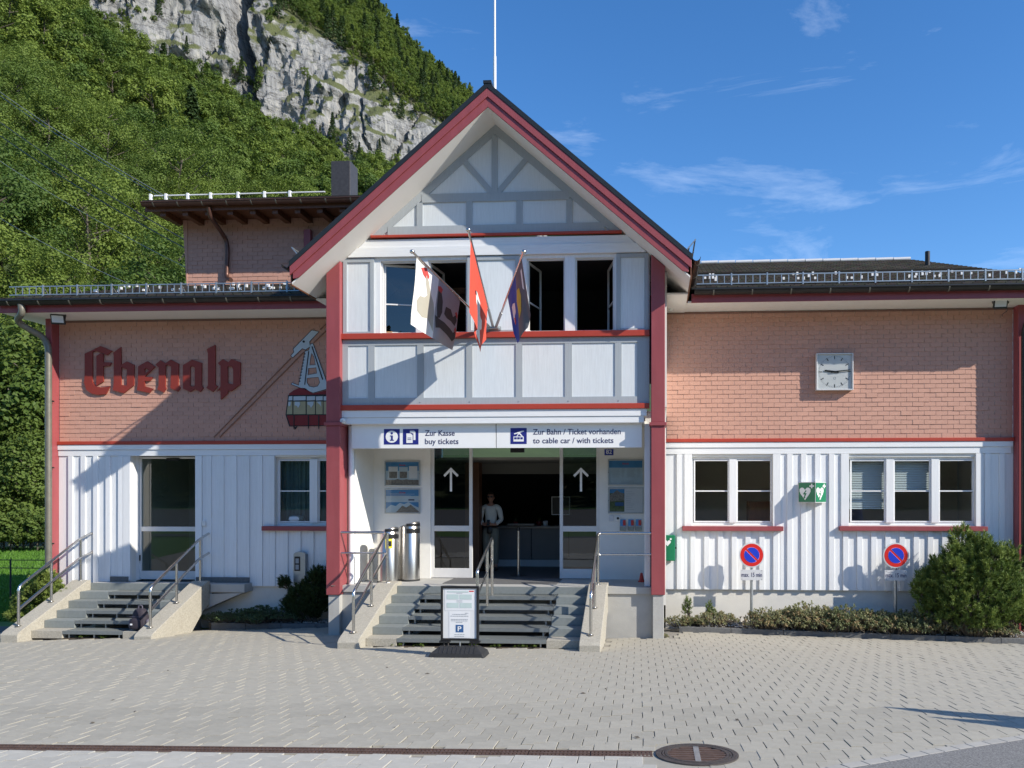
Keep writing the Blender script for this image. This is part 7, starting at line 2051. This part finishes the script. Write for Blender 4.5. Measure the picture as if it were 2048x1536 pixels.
# pebbles
mb = MB(); r = random.Random(8)
for k in range(1400):
    if k < 1150: x = r.uniform(3.5, 11.5); y = r.uniform(kerb_y(x) + .1, YW); z = gz(x, kerb_y(x)) + .085 + .06 * (y - kerb_y(x)) / .9
    else: x = r.uniform(-6, -3.2); y = r.uniform(1.35, 1.82); z = .03
    s = r.uniform(.010, .032); b = len(mb.v); 
    for q in ((1, 0, 0), (0, 1, 0), (-1, 0, 0), (0, -1, 0), (0, 0, .8), (0, 0, -.8)): mb.v.append((x + q[0] * s * r.uniform(.7, 1.3), y + q[1] * s * r.uniform(.7, 1.3), z + q[2] * s))
    for f in ((0, 1, 4), (1, 2, 4), (2, 3, 4), (3, 0, 4), (1, 0, 5), (2, 1, 5), (3, 2, 5), (0, 3, 5)): mb.face([b + i for i in f])
o = stuff(mb.build('bed_pebbles', 'pebble', smooth=True)); tag(o, 'loose grey pebbles scattered in the planting beds', 'pebbles')

def leaf_clump(name, seed, rx, ry, h, n, L, mats=('leaf_cover', 'leaf_dry'), dry=.3, droop=.35):
    """low ground cover: rosettes of narrow leaves on short stems"""
    r = random.Random(seed); mb = MB(); mb.mats = list(mats) + ['bark']
    nros = n // 9
    for i in range(nros):
        a = r.random() * 6.28; q = sqrt(r.random()); x, y = rx * q * cos(a), ry * q * sin(a)
        hh = h * (1 - .55 * q * q) * r.uniform(.5, 1.05)
        lean = Vector((x * .25 + r.gauss(0, .03), y * .25 + r.gauss(0, .03), 0))
        top = Vector((x, y, hh)) + lean
        mb.cur = 2
        if i % 2 == 0: mb.tube([(x * .6, y * .6, 0), tuple(top)], .004, 4, caps=False)
        mb.cur = 1 if r.random() < dry * (1.3 - hh / h) else 0
        for k in range(9):
            az = k * 2.4 + r.random(); el = r.uniform(.0, 1.2)
            d = Vector((cos(az) * cos(el), sin(az) * cos(el), sin(el))); s = L * r.uniform(.6, 1.2)
            side = d.cross(Vector((0, 0, 1))).normalized() * s * .17
            p0 = top - d * .01; p1 = top + d * s * .55; p2 = top + d * s + Vector((0, 0, -s * droop)); b = len(mb.v)
            mb.v += [tuple(p0), tuple(p1 + side), tuple(p2), tuple(p1 - side)]; mb.face([b, b + 1, b + 2, b + 3])
    return mb.mesh(name)
covers = [leaf_clump('ground_cover', 200 + i, .42 + .06 * (i % 2), .24, .20 + .03 * i, 2200, .060) for i in range(3)]
spots = [(1362, 1246, .55, 1, 'grey green cushion plant at the foot of the right gable post'), (1390, 1243, .5, 0, 'cushion plant directly below the spindly conifer seedling'), (1428, 1247, .75, 1, 'dark leafy cushion plant left of the first sign pole'),
         (1535, 1256, .9, 2, 'bushy ground cover just right of the first sign pole'), (1580, 1250, 1.0, 1, 'tall pale green ground cover with dry tips under the wall'),
         (1615, 1252, 1.15, 2, 'highest dry-tipped ground cover clump between the two sign poles'), (1655, 1254, 1.05, 0, 'broad ground cover clump with yellow leaves in mid bed'), (1700, 1258, 1.1, 2, 'ground cover clump overhanging the kerb in mid bed'),
         (1745, 1262, 1.05, 1, 'yellowish ground cover hanging over the kerb before the second sign pole'), (1790, 1262, 1.1, 0, 'ground cover at the foot of the second sign pole'), (1835, 1264, 1.1, 2, 'dry ground cover between the second pole and the pine bush'),
         (1880, 1268, 1.0, 1, 'sparse brown ground cover shaded by the pine bush'), (1950, 1272, 1.0, 2, 'pale drooping plant over the kerb in front of the pine bush'), (1985, 1276, .9, 0, 'pale leafy plant beside the bare kerb stone')]
for i, (px, py, s, k, lab) in enumerate(spots):
    Y = kerb_y(PXx(px, 1.3)) + .20 + .06 * (i % 3); x = PXx(px, Y)
    o = bpy.data.objects.new('ground_cover_plant', covers[k]); COL.objects.link(o); o.location = (x, Y, gz(x, kerb_y(x)) + .06); o.scale = (s * 1.15, s * 1.15, s * 1.75); o.rotation_euler.z = (i % 2) * pi + .2 * (i % 3)
    tag(o, lab, 'plant', 'ground cover in the right bed')
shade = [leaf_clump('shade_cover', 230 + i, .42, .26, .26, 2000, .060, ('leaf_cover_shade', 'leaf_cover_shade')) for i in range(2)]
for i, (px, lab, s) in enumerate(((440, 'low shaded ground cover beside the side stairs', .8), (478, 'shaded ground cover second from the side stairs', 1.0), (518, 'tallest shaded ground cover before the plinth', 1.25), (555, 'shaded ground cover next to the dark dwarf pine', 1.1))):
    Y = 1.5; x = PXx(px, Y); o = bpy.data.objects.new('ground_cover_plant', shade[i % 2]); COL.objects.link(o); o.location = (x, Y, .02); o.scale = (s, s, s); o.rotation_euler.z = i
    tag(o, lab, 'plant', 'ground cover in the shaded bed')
o = bpy.data.objects.new('weed', covers[0]); COL.objects.link(o); c = G(1322, 1276); o.location = (c.x, c.y, c.z - .01); o.scale = (.28, .28, .5); tag(o, 'small weed growing at the foot of the right pedestal', 'weed')
wm = leaf_clump('stair_weed', 260, .10, .05, .06, 150, .05, ('leaf_near', 'leaf_near'))
for px in (805, 838, 950, 1000, 1050, 1075, 170, 205):
    x = PXx(px, -1.6) if px > 400 else PXx(px, 0); z = zb if px > 400 else zb2
    o = bpy.data.objects.new('stair_weed', wm); COL.objects.link(o); o.location = (x, -1.56 if px > 400 else .04, z); o.rotation_euler.z = px
    tag(o, 'tiny green weed under the lowest grating tread of the entrance stairs' if px > 400 else 'tiny pale weed under the lowest tread of the side stairs', 'weed', 'weeds under the stairs')

# ---- mountain pine bushes: shoots carrying needle tufts
def pine(name, seed, lobes, nshoot, lm, tuft=.085, needles=26, width=.008):
    """lobes: list of (centre, radii); shoots sit on the outer shell of each lobe pointing outwards and up"""
    r = random.Random(seed); mb = MB(); mb.mats = [lm, 'needle_tip' if lm == 'needle' else lm + '']; mb.mats = mb.mats if lm == 'needle' else [lm]; wood = MB(); wood.mats = ['bark']
    tot = sum(l_[1][0] * l_[1][2] for l_ in lobes)
    for (c, rad) in lobes:
        c = Vector(c); n = int(nshoot * rad[0] * rad[2] / tot)
        wood.tube([(c.x * .25, c.y * .25, .02), (c.x * .6, c.y * .6, c.z * .5), tuple(c)], .035, 6, r2=.012)
        for i in range(n):
            d = Vector((r.gauss(0, 1), r.gauss(0, 1), r.gauss(0, 1))); d.normalize()
            if d.z < -.75: d.z *= -.3; d.normalize()
            k = r.uniform(.62, 1.04) if r.random() < .8 else r.uniform(.3, .7)
            k *= 1 + .16 * noise.noise(Vector((d.x * 3 + c.x * 5, d.y * 3, d.z * 3)))
            p = c + Vector((d.x * rad[0], d.y * rad[1], d.z * rad[2])) * k
            ax = (d * .7 + Vector((0, 0, .75)) + Vector((r.gauss(0, .25), r.gauss(0, .25), 0))).normalized()
            u = ax.orthogonal().normalized(); w = ax.cross(u); L_ = tuft * r.uniform(.7, 1.25)
            if i % 4 == 0: wood.tube([tuple(p - ax * L_ * 1.4 - d * .03), tuple(p + ax * L_ * .3)], .006, 4, caps=False)
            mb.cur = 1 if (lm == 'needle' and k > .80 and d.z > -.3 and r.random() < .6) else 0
            for q in range(needles):
                a = q * 2.4 + r.random() * .5; h = (q / needles) * L_ * 1.1 - L_ * .5
                o_ = p + ax * h; sp = r.uniform(.35, .95)
                nd = (ax * (1 - .4 * sp) + (u * cos(a) + w * sin(a)) * sp).normalized(); l_ = L_ * r.uniform(.55, .85)
                s_ = nd.cross(Vector((r.gauss(0, 1), r.gauss(0, 1), r.gauss(0, 1)))).normalized() * width
                b = len(mb.v); mb.v += [tuple(o_ - s_), tuple(o_ + s_), tuple(o_ + nd * l_)]; mb.face([b, b + 1, b + 2])
    return mb, wood
def put_pine(lab, loc, mbw, cname='needles'):
    t = thing('mountain_pine', lab, 'bush', loc)
    for mb, nm in ((mbw[0], 'foliage'), (mbw[1], 'branches')):
        mb.v = [(v[0] + loc[0], v[1] + loc[1], v[2] + loc[2]) for v in mb.v]; mb.build(nm, None, t)
yb_ = 1.15; bc = P(1945, 1240, yb_)
rp = random.Random(5); big = []
for k in range(64):
    a = k * 2.399; u = 1 - 1.75 * (k + .5) / 64; q = sqrt(max(0, 1 - u * u)) * (1.0 if u < .2 else .92)
    kk = rp.uniform(.70, 1.02)
    cx_ = .92 * q * cos(a) * kk; cy_ = .50 * q * sin(a) * kk; cz_ = 1.00 + .86 * u * kk
    if cx_ < -.45 and cz_ > 1.45: cz_ -= .25
    s_ = rp.uniform(.15, .25); big.append(((cx_, cy_, cz_), (s_, s_, s_ * rp.uniform(1.0, 1.45))))
big += [((0, .05, .95), (.62, .30, .62)), ((-.98, -.05, .95), (.16, .16, .30)), ((-.90, -.1, .62), (.2, .18, .14)), ((-.62, -.2, .42), (.2, .16, .12)), ((.78, -.1, .45), (.25, .2, .16)), ((.1, -.3, .34), (.3, .18, .16))]
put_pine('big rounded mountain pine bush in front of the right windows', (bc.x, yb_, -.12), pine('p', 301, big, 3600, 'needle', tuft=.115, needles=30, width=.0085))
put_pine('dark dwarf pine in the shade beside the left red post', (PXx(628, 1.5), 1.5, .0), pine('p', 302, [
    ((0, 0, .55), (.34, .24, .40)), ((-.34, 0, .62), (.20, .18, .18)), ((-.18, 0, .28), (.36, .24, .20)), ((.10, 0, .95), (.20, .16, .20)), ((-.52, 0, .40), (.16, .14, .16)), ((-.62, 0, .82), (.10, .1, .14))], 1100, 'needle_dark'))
put_pine('small sunlit pine behind the left handrail of the side stairs', (PXx(88, 1.2), 1.2, .0), pine('p', 303, [
    ((0, 0, .62), (.40, .28, .36)), ((-.36, -.05, .40), (.24, .2, .22)), ((.34, 0, .55), (.26, .2, .24)), ((-.45, -.15, .16), (.22, .16, .12)), ((.05, 0, .92), (.2, .16, .16))], 1000, 'needle'))
# spindly conifer seedling
t = thing('conifer_seedling', 'spindly two-stemmed conifer seedling by the right gable post', 'plant', (PXx(1385, 1.55), 1.55, .0))
for (dx, hh, ln) in ((-.08, .62, -.02), (.16, .52, .16)):
    m1, m2 = pine('s', 310 + int(hh * 100), [((dx + ln, 0, hh * .75), (.07, .06, hh * .28)), ((dx + ln * 1.5, 0, hh * .55), (.11, .08, hh * .2))], 70, 'needle', tuft=.06, needles=18, width=.004)
    for mb, nm in ((m1, 'foliage'), (m2, 'stem')):
        mb.v = [(v[0] + t.location[0], v[1] + t.location[1], v[2] + t.location[2]) for v in mb.v]; mb.build(nm, None, t)
# small dry leaves and cracks' weeds on the forecourt
r = random.Random(77); 
for k in range(16):
    c = G(r.uniform(60, 1500), r.uniform(1330, 1480)); s = r.uniform(.012, .035); a = r.random() * 6.28
    mb = MB(); mb.poly([(c.x + s * cos(a), c.y + s * sin(a), c.z + .006), (c.x + .5 * s * cos(a + 1.6), c.y + .5 * s * sin(a + 1.6), c.z + .016), (c.x - s * cos(a), c.y - s * sin(a), c.z + .010), (c.x - .5 * s * cos(a + 1.6), c.y - .5 * s * sin(a + 1.6), c.z + .004)])
    tag(mb.build('fallen_leaf', 'bark'), 'small dry brown leaf lying on the pavers', 'leaf', 'dry leaves on the forecourt')

# ---- invented closed parasols out of frame, added to cast the shadow at lower right
for (px, py, h, lab) in ((1800, 1417, 2.5, 'invented unseen parasol added to cast the pointed shadow reaching farthest over the pavers'), (1890, 1437, 2.2, 'invented unseen parasol added to cast the shorter pointed shadow')):
    tp = G(px, py); hz = Vector((sin(SUN_AZ), -cos(SUN_AZ), 0)); base = tp + hz * (h / tan(SUN_EL)); base.z = gz(base.x, base.y)
    top = base.z + h
    t = thing('added_parasol', lab, 'parasol', tuple(base), 'invented parasols outside the frame added for their shadow')
    MB().tube([base, (base.x, base.y, top - .05)], .022, 10).build('pole', 'galv', t, smooth=True)
    MB().lathe([(.05, .75), (.26, .95), (.24, 1.3), (.13, h - .35), (.012, h)], tuple(base), 14).build('folded_canopy', 'flag_blue', t, smooth=True)
    MB().lathe([(.25, 0), (.25, .05), (.05, .08)], tuple(base), 24).build('foot', 'concrete_grey', t)
